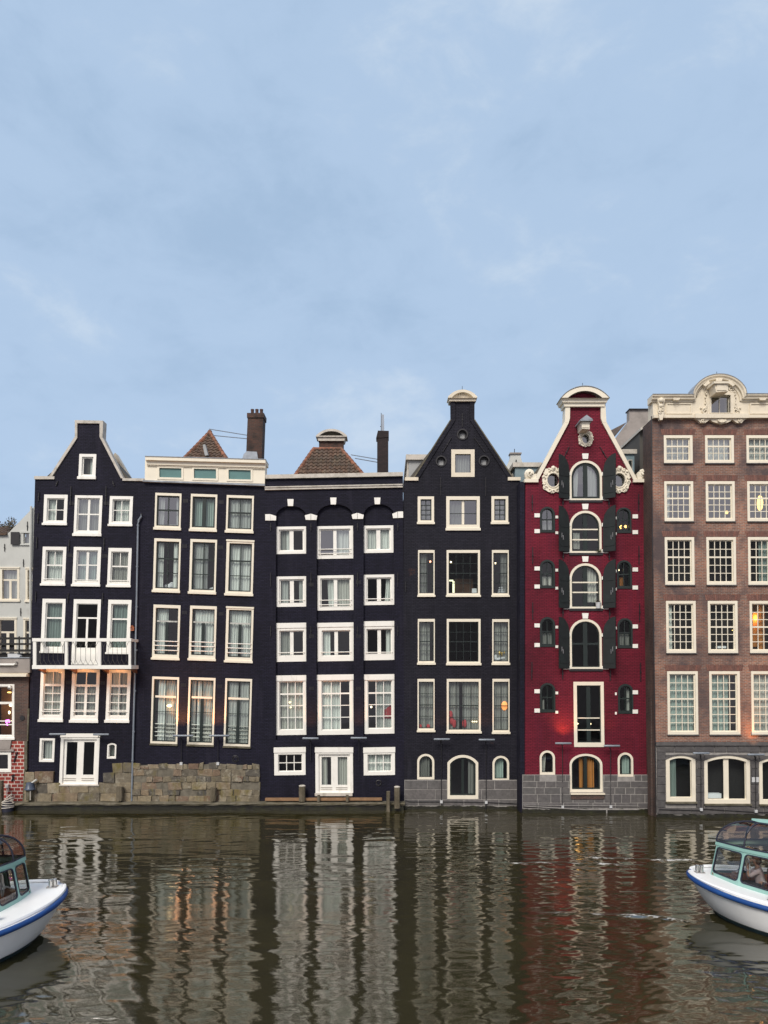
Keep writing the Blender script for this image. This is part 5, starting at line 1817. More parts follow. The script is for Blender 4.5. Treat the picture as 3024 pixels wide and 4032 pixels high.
for t in (0.9, 1.57, 2.24):
    x, y = AC - 78 * math.cos(t), 1566 - 72 * math.sin(t)
    nx, ny = -math.cos(t), -math.sin(t)
    tx, ty = -ny, nx
    MB().prism(Fwd(h, -.35), [(x + tx * 14 + nx * 6, y + ty * 14 + ny * 6), (x - tx * 14 + nx * 6, y - ty * 14 + ny * 6), (x - tx * 11 - nx * 5, y - ty * 11 - ny * 5), (x + tx * 11 - nx * 5, y + ty * 11 - ny * 5)], -0.32, -0.1).build('modillion', 'stonecream', fb)
# attic window in its carved surround
q = MB()
q.ring(h, [(2778, 1636), (2778, 1555), (2800, 1545), (2862, 1545), (2884, 1555), (2884, 1636)], [(2793, 1631), (2793, 1562), (2800, 1561.5), (2862, 1561.5), (2868, 1562), (2868, 1631)], -0.19, 0.0)
q.ring(h, [(2785, 1633), (2785, 1557), (2803, 1550), (2859, 1550), (2877, 1557), (2877, 1633)], [(2793, 1631), (2793, 1562), (2800, 1561.5), (2862, 1561.5), (2868, 1562), (2868, 1631)], -0.22, -0.18)
aw = q.build('attic_window', 'stonecream', h.root)
q = MB()
q.rect(h, 2829, 1561, 2832, 1632, -0.06, 0.0)
q.ring(h, [(2792, 1632), (2792, 1561), (2869, 1561), (2869, 1632)], [(2795, 1629), (2795, 1564), (2866, 1564), (2866, 1629)], -0.06, 0.0)
q.build('sash', 'cream', aw)
q = MB()
q.add([h.pt(x, y, -0.03) for x, y in ((2794, 1630), (2794, 1563), (2867, 1563), (2867, 1630))], [(0, 1, 2, 3)])
q.build('pane', 'glass_hi', aw)
q = MB()
q.rect(h, 2780, 1548, 2882, 1640, 0.42, 0.48)
q.build('attic_backing', 'darkroom', fb)
# scroll carving beside, above and below it
q = MB()


def curl(x, y, r, s, turns=1.3, a0=0.0, rad=0.045, d=-0.16):
    pts, rr_ = [], []
    for k in range(16):
        u = k / 15
        an = a0 + s * u * turns * 2 * math.pi
        pts.append(h.pt(x + r * (1 - .75 * u) * math.cos(an), y + r * (1 - .75 * u) * math.sin(an), d - .03 * u))
        rr_.append(rad * (1 - .4 * u))
    q.tube(pts, rr_, 6)


for s_ in (1, -1):
    X = lambda v: AC - 2 + s_ * v
    curl(X(60), 1624, 13, s_, 1.4, -1.2)
    q.tube([h.pt(X(50), 1630, -.15), h.pt(X(62), 1612, -.16), h.pt(X(52), 1596, -.16), h.pt(X(56), 1580, -.16), h.pt(X(50), 1566, -.15)], [.03, .05, .04, .045, .03], 6)
    q.ball(h.pt(X(77), 1611, -.15), .05, 6)
    for k in range(5):
        q.ball(h.pt(X(56 + 3 * (k % 2)), 1606 - 12 * k, -.16), .045, 6)
    curl(X(40), 1538, 12, -s_, 1.3, 2.0)
    curl(X(55), 1552, 8, s_, 1.3, 1.0, .035)
    curl(X(24), 1528, 9, s_, 1.2, .5, .04)
q.build('carved_relief', 'stonecream', fb, smooth=True)
q = MB()
lowp = [(2728, 1652), (2738, 1656), (2748, 1664), (2752, 1670), (2770, 1670), (2782, 1662), (2790, 1656), (2798, 1664), (2812, 1669), (2834, 1674), (2856, 1669), (2868, 1664), (2876, 1656), (2884, 1662), (2896, 1670), (2914, 1670), (2918, 1664), (2928, 1656), (2938, 1652)]
q.prism(h, lowp, -0.17, 0.02)
for x in (2760, 2905):
    curl(x, 1661, 8, 1 if x < 2800 else -1, 1.2, 0, .04, -.18)
for k in range(7):
    t = math.pi * (0.15 + 0.7 * k / 6)
    q.tube([h.pt(2834, 1657, -.19), h.pt(2834 + 19 * math.cos(t), 1657 + 13 * math.sin(t), -.2)], [.025, .05], 6)
q.build('carved_apron', 'stonecream', fb, smooth=True)
for x in (2594, 3300):
    q = MB()
    q.prism(h, [(x - 16, 1571), (x + 16, 1571), (x + 13, 1590), (x + 8, 1608), (x + 10, 1640), (x + 5, 1662), (x - 5, 1662), (x - 10, 1640), (x - 8, 1608), (x - 13, 1590)], -0.3, -0.1)
    q.ball(h.pt(x, 1586, -.3), .13, 8)
    q.ball(h.pt(x, 1607, -.28), .10, 8)
    curl(x - 6, 1630, 8, 1, 1.2, 0, .035, -.3)
    curl(x + 6, 1622, 8, -1, 1.2, 0, .035, -.3)
    q.build('console', 'stonecream', fb, smooth=True)
q = MB()
q.prism(Fwd(h, -.8), [(2818, 1546), (2812, 1516), (2864, 1510), (2866, 1542)], -0.85, -0.1)
hb = q.build('hoist_beam', 'stonecream', h.root)
q = MB()
q.rect(Fwd(h, -.9), 2809, 1503, 2868, 1511, -0.95, -0.1)
q.rect(Fwd(h, -.86), 2822, 1514, 2860, 1537, -0.88, -0.852)
q.build('beam_cap', 'stonecream', hb)
q = MB()
q.tube([h.pt(2842, 1543, -.6), h.pt(2842, 1552, -.6)], .03, 6)
q.build('hook', 'iron', hb)
q = MB()
q.tube([h.pt(2826, 1478, .1), h.pt(2826, 1460, .1)], 0.012, 5)
q.build('lightning_rod', 'iron', h.root)
# notices between the ground floor windows
for x in (2958.5, 2973.5):
    q = MB()
    q.rect(h, x, 3059, x + 12, 3079, -0.065, -0.04)
    q.build('notice', 'greyplastic', h.root)
q = MB()
q.tube([h.pt(2592, 3186, -.08), h.pt(2750, 3190, -.08), h.pt(2765, 3184, -.08), h.pt(2960, 3196, -.08), h.pt(3200, 3200, -.08)], .014, 5)
q.build('cable', 'iron', h.root)

# ================================================================== far left: cafe, terrace, whitewashed house
h = House('cafe_building', 'low brown brick cafe at the left edge with red painted brick foot and concrete parapet', 0.0, (40, 3160), 0.0, 0.0, 'cafe')
G_ = h
kw = dict(mf='white')
window(h, -70, 2694, 57, 2911, (8, 9, 9, 14), sw=3, bars=[('h', .33, 9), ('h', .71, 4), ('h', .785, 4)], glass='glass_lo', sill=6, **kw)
window(h, -60, 2959, 44, 3040, (12, 12, 12, 10), sw=2, glass='glass', **kw)
holes = h.holes
MB().slab(h, [(-560, 2918), (-560, 2660), (113, 2660), (111, 2800), (109, 2918)], [holes[0]], 0, 0.35).build('front_wall', 'brown_dark', h.root)
MB().slab(h, [(-560, 3200), (-560, 2918.3), (98, 2918.3), (96, 3060), (88, 3200)], [holes[1]], 0.0, 0.35).build('painted_foot', 'redbrick', h.root)
q = MB()
q.prism(h, [(98.3, 2918.6), (108.5, 2918.6), (108, 3030), (104, 3031), (97, 3024)], -0.06, 0.2)
q.prism(h, [(110, 2790), (117, 2790), (111.5, 2918), (107, 2918)], -0.05, 0.2)
q.prism(h, [(88, 3200), (96.3, 3032), (103, 3036), (101, 3200)], -0.05, 0.2)
q.build('corner_stone', 'concrete', h.root)
q = MB()
q.prism(h, [(-200, 2914), (47, 2914), (41, 2949), (-200, 2949)], -0.07, 0.0)
q.prism(h, [(-200, 2951), (57, 2950), (57, 2958), (-200, 2959)], -0.09, 0.0)
q.build('weathered_lintel', 'render', h.root)
q = MB()
q.rect(h, -560, 2592, 123, 2649, -0.16, 0.4)
pr = q.build('parapet', 'render', h.root)
q = MB()
q.rect(h, -560, 2588, 124, 2591.8, -0.2, 0.45)
q.build('parapet_edge', 'lead', pr)
q = MB()
q.rect(h, -560, 2655, 115, 2664, -0.3, 0.1)
q.rect(h, -560, 2649.3, 113, 2654.8, -0.12, 0.1)
q.build('cornice', 'cream', h.root)
shell(h, -555, 108, 2600, 3190, depth=5, mat='brown_dark')
q = MB()
q.tube([h.pt(-80, 2617, -.24), h.pt(64, 2617, -.24), h.pt(72, 2614, -.24), h.pt(73, 2604, -.24)], 0.055, 8)
q.build('rain_pipe', 'white', h.root, smooth=True)
q = MB()
q.rect(h, 34, 2574, 72, 2591, -.1, 0.3)
q.prism(h, [(70, 2576), (84, 2582), (80, 2589), (72, 2590)], -.12, .1)
q.build('rain_head', 'greyplastic', h.root)
q = MB()
q.rect(h, -560, 2571, 122, 2588, 0.5, 4.8)
q.build('terrace_floor', 'blackwood', h.root)
q = MB()
for y, t in ((2508, 9), (2531, 8), (2556, 8)):
    q.rect(h, -560, y, 122, y + t, 0.30, 0.36)
for x in (-60, 58, 119):
    q.rect(h, x, 2504, x + 3.5, 2580, 0.37, 0.43)
q.build('terrace_railing', 'blackwood', h.root)
q = MB()
q.rect(h, -560, 2564.3, 122, 2568, 0.38, 0.45)
q.build('terrace_edge_strip', 'cream', h.root)
a = MB()
for x, y0, x1, y1 in ((69, 2960, 56, 3000), (48, 3050, 56, 3072), (57, 3048, 47, 3076)):
    a.tube([h.pt(x, y0, -.04), h.pt(x1, y1, -.04)], 0.03, 6)
a.build('wall_anchor', 'iron', h.root)
q = MB()
q.prism(h, [(79, 2822), (86, 2816), (96, 2820), (97, 2832), (88, 2838), (80, 2833)], -.03, .01)
q.build('wall_rosette', 'iron', h.root)
q = MB()
q.rect(h, 27, 3087, 37, 3100, -.14, 0)
q.tube([h.pt(31, 3100, -.08), h.pt(30, 3140, -.08)], .02, 5)
q.tube([h.pt(35, 3100, -.08), h.pt(38, 3108, -.08), h.pt(33, 3118, -.08)], .014, 5)
q.build('water_tap_box', 'greyplastic', h.root)
cm = MB()
p = Vector(h.pt(43, 2708, -0.12))
cm.ball(p, 0.075, 10)
cam_t = thing('security_camera', 'small white dome camera above the cafe window', 'camera', h.pt(43, 2700, 0))
q = MB()
q.rect(h, 39, 2698, 47, 2706, -.14, -0.02)
q.ball(p, 0.085, 10)
q.build('housing', 'white', cam_t, smooth=True)
q = MB()
q.ball(p + Vector((0, -.06, -.01)), 0.04, 8)
q.build('lens', 'iron', cam_t, smooth=True)
ne = MB()
n3 = lambda l: [h.pt(x, y, 0.25) for x, y in l]
ne.tube(n3([(14, 2846), (13, 2838), (18, 2838), (23, 2836), (27, 2840), (26, 2846)]), .028, 6)
ne.tube(n3([(17, 2839), (17, 2850), (16, 2855), (20, 2857)]), .028, 6)
ne.build('neon_sign', 'neon', None, label='small glowing pink neon squiggle in the cafe window', cat='neon sign', at=h.pt(18, 2846, .25))
for i, (x, y, r, lb, sq) in enumerate([(22, 2778, .075, 'glowing bulb high in the cafe window just under its upper bar', (1, 1, 1)), (12, 2808, .06, 'oval glowing bulb low in the cafe window above the pink neon', (.8, .8, 1.4)), (46, 2733, .05, 'round white lamp at the right of the top cafe pane', (1, 1, 1)), (4, 2728, .07, 'flat yellow lamp at the left of the top cafe pane', (1.5, 1, .5)), (35, 2728, .04, 'dim small lamp in the middle of the top cafe pane', (1.6, 1, .7)), (15, 2750, .06, 'tall amber light column behind the top cafe pane', (1, .6, 3.4)), (45, 2802, .035, 'tiny faint bulb by the right edge of the middle cafe pane', (1, 1, 1))]):
    lamp_ball('pendant_lamp', lb, 'flame' if i in (3, 4, 5, 6) else 'bulb', Vector(h.pt(x, y, 0.5 + .1 * i)), r, sq)
la = bpy.data.lights.new('cafe_lamp', 'POINT')
la.energy = 25
la.color = (1, .6, .25)
la.shadow_soft_size = .1
lo = bpy.data.objects.new('lamp_light', la)
COL.objects.link(lo)
lo.parent = h.root
lo.location = Vector(h.pt(-20, 2790, 1.6)) - ORI[h.root.name]
q = MB()
q.box(h.pt(-100, 0, 0)[0], h.pt(100, 0, 0)[0], 2.5, 2.6, h.pt(0, 2925, 0)[2], h.pt(0, 2680, 0)[2])
q.build('cafe_back_wall', 'roomwarm', h.root)

h = House('whitewashed_house', 'whitewashed plaster house set back behind the dark terrace railing at the left edge', 6.0, (60, 2640), 0.0, 0.006)
W_h = h
fw_ = (8, 9, 8, 6)
kw = dict(mf='greypanel')
window(h, 84, 2093, 123, 2146, (9, 6, 8, 5), sw=3, head=6, cur=[(0, 1, 'greysheer')], glass='glass_hi', mf='whitewash', sill=3)
window(h, -2, 2234, 77, 2368, (11, 9, 9, 9), sw=2, bars=[('h', .34, 6), ('v', .5, 9, .34, 1)], glass='glass_hi', mf='cream', sill=6, cur=[(0, 1, 'linen')], head=4)
window(h, 101, 2236, 180, 2370, (8, 9, 9, 9), sw=2, bars=[('h', .34, 6), ('v', .5, 9, .34, 1)], glass='glass_hi', mf='cream', sill=6, cur=[(0, 1, 'linen')], head=4)
window(h, -12, 2432, 66, 2590, (12, 9, 9, 9), sw=2, bars=[('h', .34, 7), ('v', .5, 11, .34, 1)], glass='glass', mf='cream', head=4)
window(h, 92, 2434, 170, 2590, (8, 9, 9, 9), sw=2, bars=[('h', .34, 7), ('v', .5, 11, .34, 1)], glass='glass', mf='cream', head=4, cur=[(0, 1, 'tan', 0, .7, 1)])
MB().slab(h, [(-500, 2660), (-500, 2104), (28, 2104), (134, 1995), (300, 1830), (460, 1995), (460, 2660)], h.holes, 0, .35).build('front_wall', 'whitewash', h.root)
q = MB()
q.prism(h, [(46, 2096), (79, 2096), (79, 2145), (46, 2145)], -.12, -.05)
q.build('shutter', 'iron', h.root)
for x, ya, yb in ((108.5, 2054, 2090), (19, 2142, 2172), (93, 2202, 2232), (82, 2394, 2426)):
    anchor(h, x, ya, yb, 0, w=1.8)
q = MB()
q.tube([h.pt(126, 1995, -.1), h.pt(124, 2150, -.1), h.pt(122, 2580, -.1)], .06, 6)
q.build('rain_pipe', 'whitewash', h.root)
shell(h, -495, 455, 2110, 2700, depth=7, mat='whitewash')
q = MB()
r1, r2 = h.sub(6.2), h.sub(8.5)
a, b = Vector(r1.pt(-420, 2103, 0)), Vector(r1.pt(30, 2103, 0))
c, d = Vector(r2.pt(42, 2078, 0)), Vector(r2.pt(-420, 2078, 0))
tiles(q, a, b, c, d)
q.prism(h, [(-420, 2108), (30, 2108), (30, 2102), (-420, 2102)], -.15, .1)
q.build('tiled_roof', 'tile', h.root)

# a few twigs of a tree that looks over that roof
t = thing('tree', 'twigs of a pale leaved tree looking over the white house roof at the left edge', 'tree', Plane(14).pt(40, 2600, 0))
tp = Plane(14)
random.seed(3)
q, lv = MB(), MB()
q.tube([tp.pt(48, 2600, 0), tp.pt(44, 2250, 0), tp.pt(36, 2080, 0)], [.16, .12, .05], 7)
ends = [(12, 2070), (22, 2072), (40, 2036), (33, 2052), (48, 2058), (60, 2050), (66, 2056), (-10, 2060), (-30, 2072), (26, 2060), (52, 2068), (42, 2064)]
for ex, ey in ends:
    bx_ = 36 + (ex - 36) * .25
    pts = [tp.pt(36, 2110, 0), tp.pt(bx_, 2090, .1), tp.pt(ex, ey, random.uniform(-.4, .4))]
    q.tube(pts, [.04, .025, .010], 5)
    for k in range(34):
        u = random.uniform(.35, 1.06)
        p = Vector(pts[1]).lerp(Vector(pts[2]), u) + Vector([random.gauss(0, .09) for _ in range(3)])
        nx = Vector([random.gauss(0, 1) for _ in range(3)]).normalized()
        ny = nx.orthogonal().normalized()
        s_ = random.uniform(.035, .075)
        lv.add([p - nx * s_, p + ny * s_ * .6, p + nx * s_, p - ny * s_ * .6], [(0, 1, 2, 3)])
q.build('trunk', 'bark', t)
lv.build('crown', 'leafdry', t, recalc=False)

# ================================================================== buildings glimpsed behind the row
bk = Plane(12.0)
rg = thing('rear_house', 'small whitewashed gable with neck glimpsed between the pointed black gable and the red house', 'house', bk.pt(2030, 1960, 0))
q = MB()
q.prism(bk, [(1960, 2000), (1960, 1880), (1992, 1840), (2004, 1818), (2010, 1800), (2010, 1788), (2050, 1788), (2050, 1800), (2056, 1818), (2090, 1870), (2090, 2000)], 0, .4)
q.build('gable_wall', 'whitewash', rg)
q = MB()
q.prism(bk, [(2007, 1788), (2007, 1783), (2053, 1783), (2053, 1788)], -.1, .5)
q.build('coping', 'render', rg)
q = MB()
q.tube([bk.pt(2028, 1783, .2), bk.pt(2028, 1764, .2)], .025, 5)
q.tube([bk.pt(2031, 1812, -.1), bk.pt(2031, 1870, -.1)], .04, 5)
q.build('rod', 'iron', rg)
bk = Plane(9.0)
rg = thing('rear_house', 'grey rendered neck gable with flat top behind the right slope of the red house', 'house', bk.pt(2510, 1950, 0))
q = MB()
q.prism(bk, [(2400, 2000), (2400, 1740), (2428, 1722), (2478, 1655), (2478, 1615), (2557, 1615), (2557, 1655), (2640, 1760), (2640, 2000)], 0, .5)
q.build('gable_wall', 'render', rg)
q = MB()
q.prism(bk, [(2475, 1614.8), (2475, 1611), (2561, 1611), (2561, 1614.8)], -.12, .6)
q.build('coping', 'iron', rg)
q = MB()
a, b = bk.pt(2400, 1745, .6), bk.pt(2475, 1655, .6)
q.add([(a[0], 9.3, a[2]), (b[0], 9.3, b[2]), (b[0] - 1.5, 16, b[2] + .35), (a[0] - 1.5, 16, a[2] + .3)], [(0, 1, 2, 3)])
q.build('roof', 'tile', rg)
bk = Plane(1.2)
rg = thing('stair_tower', 'dark grey panelled stair head with pale roof edge left of the brown brick house', 'stair tower', bk.pt(2540, 1960, 0))
q = MB()
q.prism(bk, [(2519, 2000), (2519, 1690), (2566, 1686), (2600, 1686), (2600, 2000)], 0, 4)
q.build('cladding', 'darkgrey', rg)
q = MB()
q.prism(bk, [(2514, 1702), (2514, 1692), (2540, 1673), (2600, 1672), (2600, 1683), (2541, 1684)], -.3, 4.2)
q.build('fascia', 'coping', rg)
q = MB()
q.prism(bk, [(2546, 2000), (2546, 1696), (2567, 1695), (2567, 2000)], -.12, -.005)
q.build('brick_pier', 'brown_dark', rg)

# ================================================================== things along the fronts
flood(A, 194, 259, 2891, 2900, 'floodlight bar left above the white double door under the balcony')
flood(A, 367, 429, 2892, 2900, 'floodlight bar right above the white double door under the balcony')
flood(B_, 681, 761, 2897, 3005, 'floodlight bar between the first two tall windows over the rough stone foot', polex=716, glow=(716, 2700, 240, 80))
flood(B_, 823, 903, 2897, 3005, 'floodlight bar between the second and third tall windows over the rough stone foot', polex=860, glow=(850, 2660, 130, 85))
flood(C_, 1191, 1254, 2907.5, 2995, 'floodlight bar left above the white double door of the three arch house', polex=1224, glow=(1222, 2680, 60, 80))
flood(C_, 1381, 1444, 2906, 2995, 'floodlight bar right above the white double door of the three arch house', polex=1414, glow=(1412, 2650, 60, 80))
flood(D_, 1708, 1771, 2911, 3155, 'floodlight on a tall conduit left of the arched door of the pointed black house', polex=1737, glow=(1740, 2680, 18, 80))
flood(D_, 1885, 1948, 2913, 3157, 'floodlight on a tall conduit right of the arched door of the pointed black house', polex=1913, glow=(1915, 2660, 30, 75))
flood(E_, 2186, 2250, 2927, 3174, 'reddish floodlight bar left of the tall white framed window on the red warehouse', polex=2213, glow=(2228, 2775, 75, 92))
flood(E_, 2378, 2441, 2937, 3174, 'reddish floodlight bar right of the tall white framed window on the red warehouse', polex=2402, glow=(2400, 2760, 18, 60))
flood(F_, 2728.6, 2793, 2966, 3185, 'floodlight bar on blue stone between the left and middle ground windows of the brown house', polex=2757)
flood(F_, 2943, 3010, 2971.5, 3192, 'floodlight bar by the two notices at the right edge of the brown house', polex=2972, glow=(2938, 2770, 100, 66))


def mooring(px0, px1, ytop, yfoot, Y, label, square=True, name='mooring_post', cap=True):
    pl = Plane(Y)
    c = pl.pt((px0 + px1) / 2, yfoot, 0)
    r = (px1 - px0) / 2 * pl.sc
    zt = pl.pt(0, ytop, 0)[2] - c[2]
    o = thing(name, label, 'post', c, 'wooden mooring posts by the ledge')
    q = MB()
    n = 12
    loops = []
    for k in range(7):
        z = (zt - .06) * k / 6
        loops.append([(c[0] + r * (1 + random.uniform(-.08, .06)) * (abs(math.cos(2 * math.pi * i / n)) ** .6) * math.copysign(1, math.cos(2 * math.pi * i / n)), c[1] + r * (abs(math.sin(2 * math.pi * i / n)) ** .6) * math.copysign(1, math.sin(2 * math.pi * i / n)), c[2] + z) for i in range(n)])
    q.loft(loops, True, True, True)
    q.build('shaft', 'post', o)
    if cap:
        q = MB()
        q.lathe((c[0], c[1], c[2] + zt - .058), [(r * 1.05, 0), (r * 1.08, .03), (r * .6, .06)], 10)
        q.build('cap', 'coping', o)
    return o


mooring(459, 485, 3093, 3152, -.30, 'squat weathered post on the ledge right of the white double door', cap=False)
mooring(828, 852, 3096, 3153, -.30, 'weathered post in front of the rough stone foot near its middle', cap=False)
mooring(1177, 1202, 3091, 3155, -.35, 'grey capped post left of the three arch house door')
mooring(1249, 1260, 3125, 3157, -.38, 'short thin stake under the left of the white door step', cap=False)
mooring(1362, 1373, 3125, 3157, -.38, 'short thin stake under the right of the white door step', cap=False)
mooring(1521, 1536, 3111, 3208, -.66, 'slim post standing in the water at the ledge end', cap=False)
mooring(1552, 1575, 3095, 3182, -.52, 'thick capped post with eaten foot at the ledge end', )
mooring(-14, 12, 3069, 3200, -.66, 'broad mossy post cut by the left edge of the picture', cap=False)
q = MB()
pl = Plane(-.2)
a, b = pl.pt(1045, 3152, 0), pl.pt(1505, 3142, 0)
for i in range(3):
    x0 = a[0] + (b[0] - a[0]) * i / 3
    x1 = a[0] + (b[0] - a[0]) * (i + 1) / 3 - .015
    q.box(x0, x1, -.30 + .01 * i, -.10, a[2] + .005 * i, b[2] + .004 * i)
q.build('timber_beam', 'plank', None, label='long brown timber beam lying along the ledge below the white door', cat='beam', at=((a[0] + b[0]) / 2, -.2, a[2]))
# blue capped outlet by the red brick corner
pl = Plane(-.25)
o = thing('capped_bollard', 'grey post with flared navy blue cap and white tube beside the red painted brick', 'bollard', pl.pt(116, 3152, 0))
q = MB()
c = pl.pt(116, 3150, 0)
q.lathe(c, [(.15, 0), (.15, .62), (.13, .62)], 14)
q.build('shaft', 'concrete', o, smooth=True)
q = MB()
c = pl.pt(118, 3109, 0)
q.lathe(c, [(.26, 0), (.26, .03), (.215, .08), (.17, .33), (.10, .36)], 16)
q.build('cap', 'bluehat', o, smooth=True)
q = MB()
q.tube([pl.pt(124, 3084, -.02), pl.pt(145, 3070, -.02)], [.05, .055], 10)
q.build('tube', 'whitewash', o, smooth=True)
q = MB()
q.tube([pl.pt(126, 3112, -.17), pl.pt(126, 3148, -.17)], .022, 6)
q.build('conduit', 'coping', o)
# coiled hose and black buoy beside the left post
pl = Plane(-.55)
o = thing('coiled_rope', 'pale rope coiled over a black fender at the left edge', 'rope', pl.pt(30, 3180, 0))
q = MB()
c = pl.pt(30, 3185, 0)
q.lathe((c[0], c[1], c[2] - .3), [(.18, 0), (.26, .1), (.26, .5), (.18, .62), (.08, .66)], 16)
q.build('fender', 'rubber', o, smooth=True)
q = MB()
for k, (rr, z, tl) in enumerate([(.26, .38, .1), (.27, .30, -.08), (.25, .44, .3), (.20, .5, .5), (.28, .2, -.1), (.28, .08, .05)]):
    q.tube([(c[0] + rr * math.cos(t_), c[1] + rr * math.sin(t_), c[2] + z + tl * .4 * math.cos(t_)) for t_ in [2 * math.pi * j / 20 for j in range(21)]], .022, 6)
q.build('rope_coil', 'coping', o, smooth=True)
# bird house
o = thing('bird_house', 'tiny orange wooden bird house beside the rain pipe', 'bird house', A.pt(524, 2484, -.1))
q = MB()
q.prism(A, [(518, 2484), (518, 2471), (530.5, 2471), (530.5, 2484)], -.16, 0)
q.build('box', 'orange', o)
q = MB()
q.prism(A, [(516, 2472.5), (524.2, 2463), (532.5, 2472.5), (530, 2472.5), (524.2, 2466), (518.5, 2472.5)], -.2, 0.0)
q.build('roof', 'orange', o)
q = MB()
q.prism(A, [(522, 2481), (522, 2475), (524.2, 2473), (526.5, 2475), (526.5, 2481)], -.166, -.15)
q.build('entrance_hole', 'iron', o)
# flower pot and a tuft of green on the warehouse sills
o = thing('flower_pot', 'pale grey flower pot on the sill of the third arched warehouse window', 'flower pot', E_.pt(2354, 2393, -.1))
q = MB()
c = E_.pt(2354, 2396, -.06)
q.lathe(c, [(.10, 0), (.125, .25), (.135, .25), (.135, .28), (.11, .28)], 14)
q.build('pot', 'greyplastic', o, smooth=True)
q = MB()
for k in range(26):
    p = Vector(c) + Vector((random.gauss(-.03, .05), random.gauss(0, .04), .30 + abs(random.gauss(0, .06))))
    nx = Vector([random.gauss(0, 1) for _ in range(3)]).normalized()
    ny = nx.orthogonal()
    q.add([p - nx * .04, p + ny * .02, p + nx * .04, p - ny * .02], [(0, 1, 2, 3)])
q.build('dry_plant', 'bark', o, recalc=False)
o = thing('sill_plant', 'small green yellow plant tuft on the sill of the second arched warehouse window', 'plant', E_.pt(2357, 2172, -.1))
q = MB()
c = Vector(E_.pt(2357, 2176, -.08))
for k in range(90):
    an = random.uniform(0, 6.28)
    L_ = random.uniform(.12, .34)
    tip = c + Vector((math.cos(an) * L_ * .75, math.sin(an) * L_ * .4, L_ * random.uniform(.1, .8)))
    sd_ = Vector((-math.sin(an), math.cos(an), 0)) * .012
    q.add([c - sd_, c + sd_, tip], [(0, 1, 2)])
q.build('leaves', 'leaf', o, recalc=False)
# things seen inside the windows
o = thing('balloon', 'yellow smiling heart balloon behind a right hand window of the pointed black house', 'balloon', D_.pt(1978, 2596, .3))
q = MB()
n = 26
hp = []
for k in range(n):
    t_ = 2 * math.pi * k / n
    hp.append((16 * math.sin(t_) ** 3 * 1.25, -(13 * math.cos(t_) - 5 * math.cos(2 * t_) - 2 * math.cos(3 * t_) - math.cos(4 * t_)) * 1.05))
loops = []
for s_, dd in ((.05, -.12), (.55, -.10), (.85, -.06), (1, 0), (.85, .06), (.05, .1)):
    loops.append([D_.pt(1979 + x * s_ * .95, 2573 + y * s_, .33 + dd) for x, y in hp])
q.loft(loops, True, True, True)
q.build('foil', 'yellow', o, smooth=True)
q = MB()
q.tube([D_.pt(1970 + k * 2.2, 2573 + 7 * math.sin(math.pi * k / 9), .20) for k in range(10)], .012, 5)
for x in (1974, 1987):
    q.ball(D_.pt(x, 2566, .21), .016, 6)
q.build('smile', 'iron', o)
q = MB()
q.prism(D_, [(1948, 2592), (1988, 2586), (1990, 2592), (1950, 2600)], .2, .4)
q.rect(D_, 1949, 2578, 1958, 2596, .18, .26)
q.build('paper_stack', 'bedding', None, label='white papers on the window ledge below the yellow balloon', cat='papers', at=D_.pt(1965, 2595, .3))
o = MB()
o.rect(D_, 1768, 2267, 1797, 2273, 1.6, 1.66)
o.rect(D_, 1794, 2273, 1802, 2335, 1.6, 1.66)
o.build('lit_doorway', 'doorlight', D_.root)
q = MB()
q.rect(D_, 1803, 2262, 1880, 2340, 1.7, 1.75)
q.build('red_room_wall', 'roomwarm', D_.root)
q = MB()
q.rect(D_, 1861, 2314, 1880, 2335, .3, .32)
q.build('paper_sheet', 'bedding', None, label='white sheet leaning in the lower right of the lit room window', cat='paper', at=D_.pt(1870, 2325, .3))
q = MB()
for k in range(3):
    p = D_.pt(1978, 2330 - 9 * k, .3)
    q.ball(p, .16 - .02 * k, 8, (1.15, .7, .5))
q.build('folded_towels', 'bedding', None, smooth=True, label='stack of folded white towels in the right window of the lit room row', cat='towels', at=D_.pt(1978, 2335, .3))
for x, y, mt, lb in [(1696, 2207, 'bulbred', 'small red glowing bulb in the left window of the lit room row'), (1778, 2209, 'bulb', 'small pale bulb at the top left of the lit room window'), (1955, 2214, 'bulb', 'small pale bulb in the right window of the lit room row')]:
    lamp_ball('pendant_lamp', lb, mt, Vector(D_.pt(x, y, .35)), .045)
lamp_ball('wall_lamp', 'square orange lamp shade in the lowest right tall window of the pointed black house', 'glow', Vector(D_.pt(1989, 2780, .21)), .15, (1, .35, 1.5))
q = MB()
for k in range(3):
    q.ball(D_.pt(1862 + 8 * k, 2842, .16), .028, 6)
q.build('candle_row', 'bulb', None, label='row of three small candle lights in the wide lower window of the pointed black house', cat='candles', at=D_.pt(1870, 2842, .16))
rc = MB()
for x in (1655, 1687):
    rc.ball(D_.pt(x, 2862, .16), .1, 8, (.9, .5, 1.3))
for x, y in ((1775, 2815), (1790, 2850), (1830, 2850), (1780, 2838)):
    rc.ball(D_.pt(x, y, .16), .14, 8, (.8, .5, 1.5))
rc.build('red_cushions', 'redlit', None, smooth=True, label='red cushions behind the wide lower windows of the pointed black house', cat='cushions', at=D_.pt(1780, 2850, .2), group='red cushions')
lamp_ball('pendant_lamp', 'round yellow lamp glowing behind the first tall window over the rough stone foot', 'bulb', Vector(B_.pt(663, 2780, .17)), .10, (1.2, .6, .6))
for x, y, r, lb in [(1138, 2767, .035, 'upper of two tiny bulbs in the left paned window of the three arch house'), (1141, 2787, .028, 'lower of two tiny bulbs in the left paned window of the three arch house'), (1461, 2785, .05, 'white bulb in the dark strip of the right paned window, three arch house')]:
    lamp_ball('pendant_lamp', lb, 'bulb', Vector(C_.pt(x, y, .33)), r)
q = MB()
q.prism(C_, [(1510, 2800), (1540, 2775), (1545, 2830), (1508, 2832)], .36, .37)
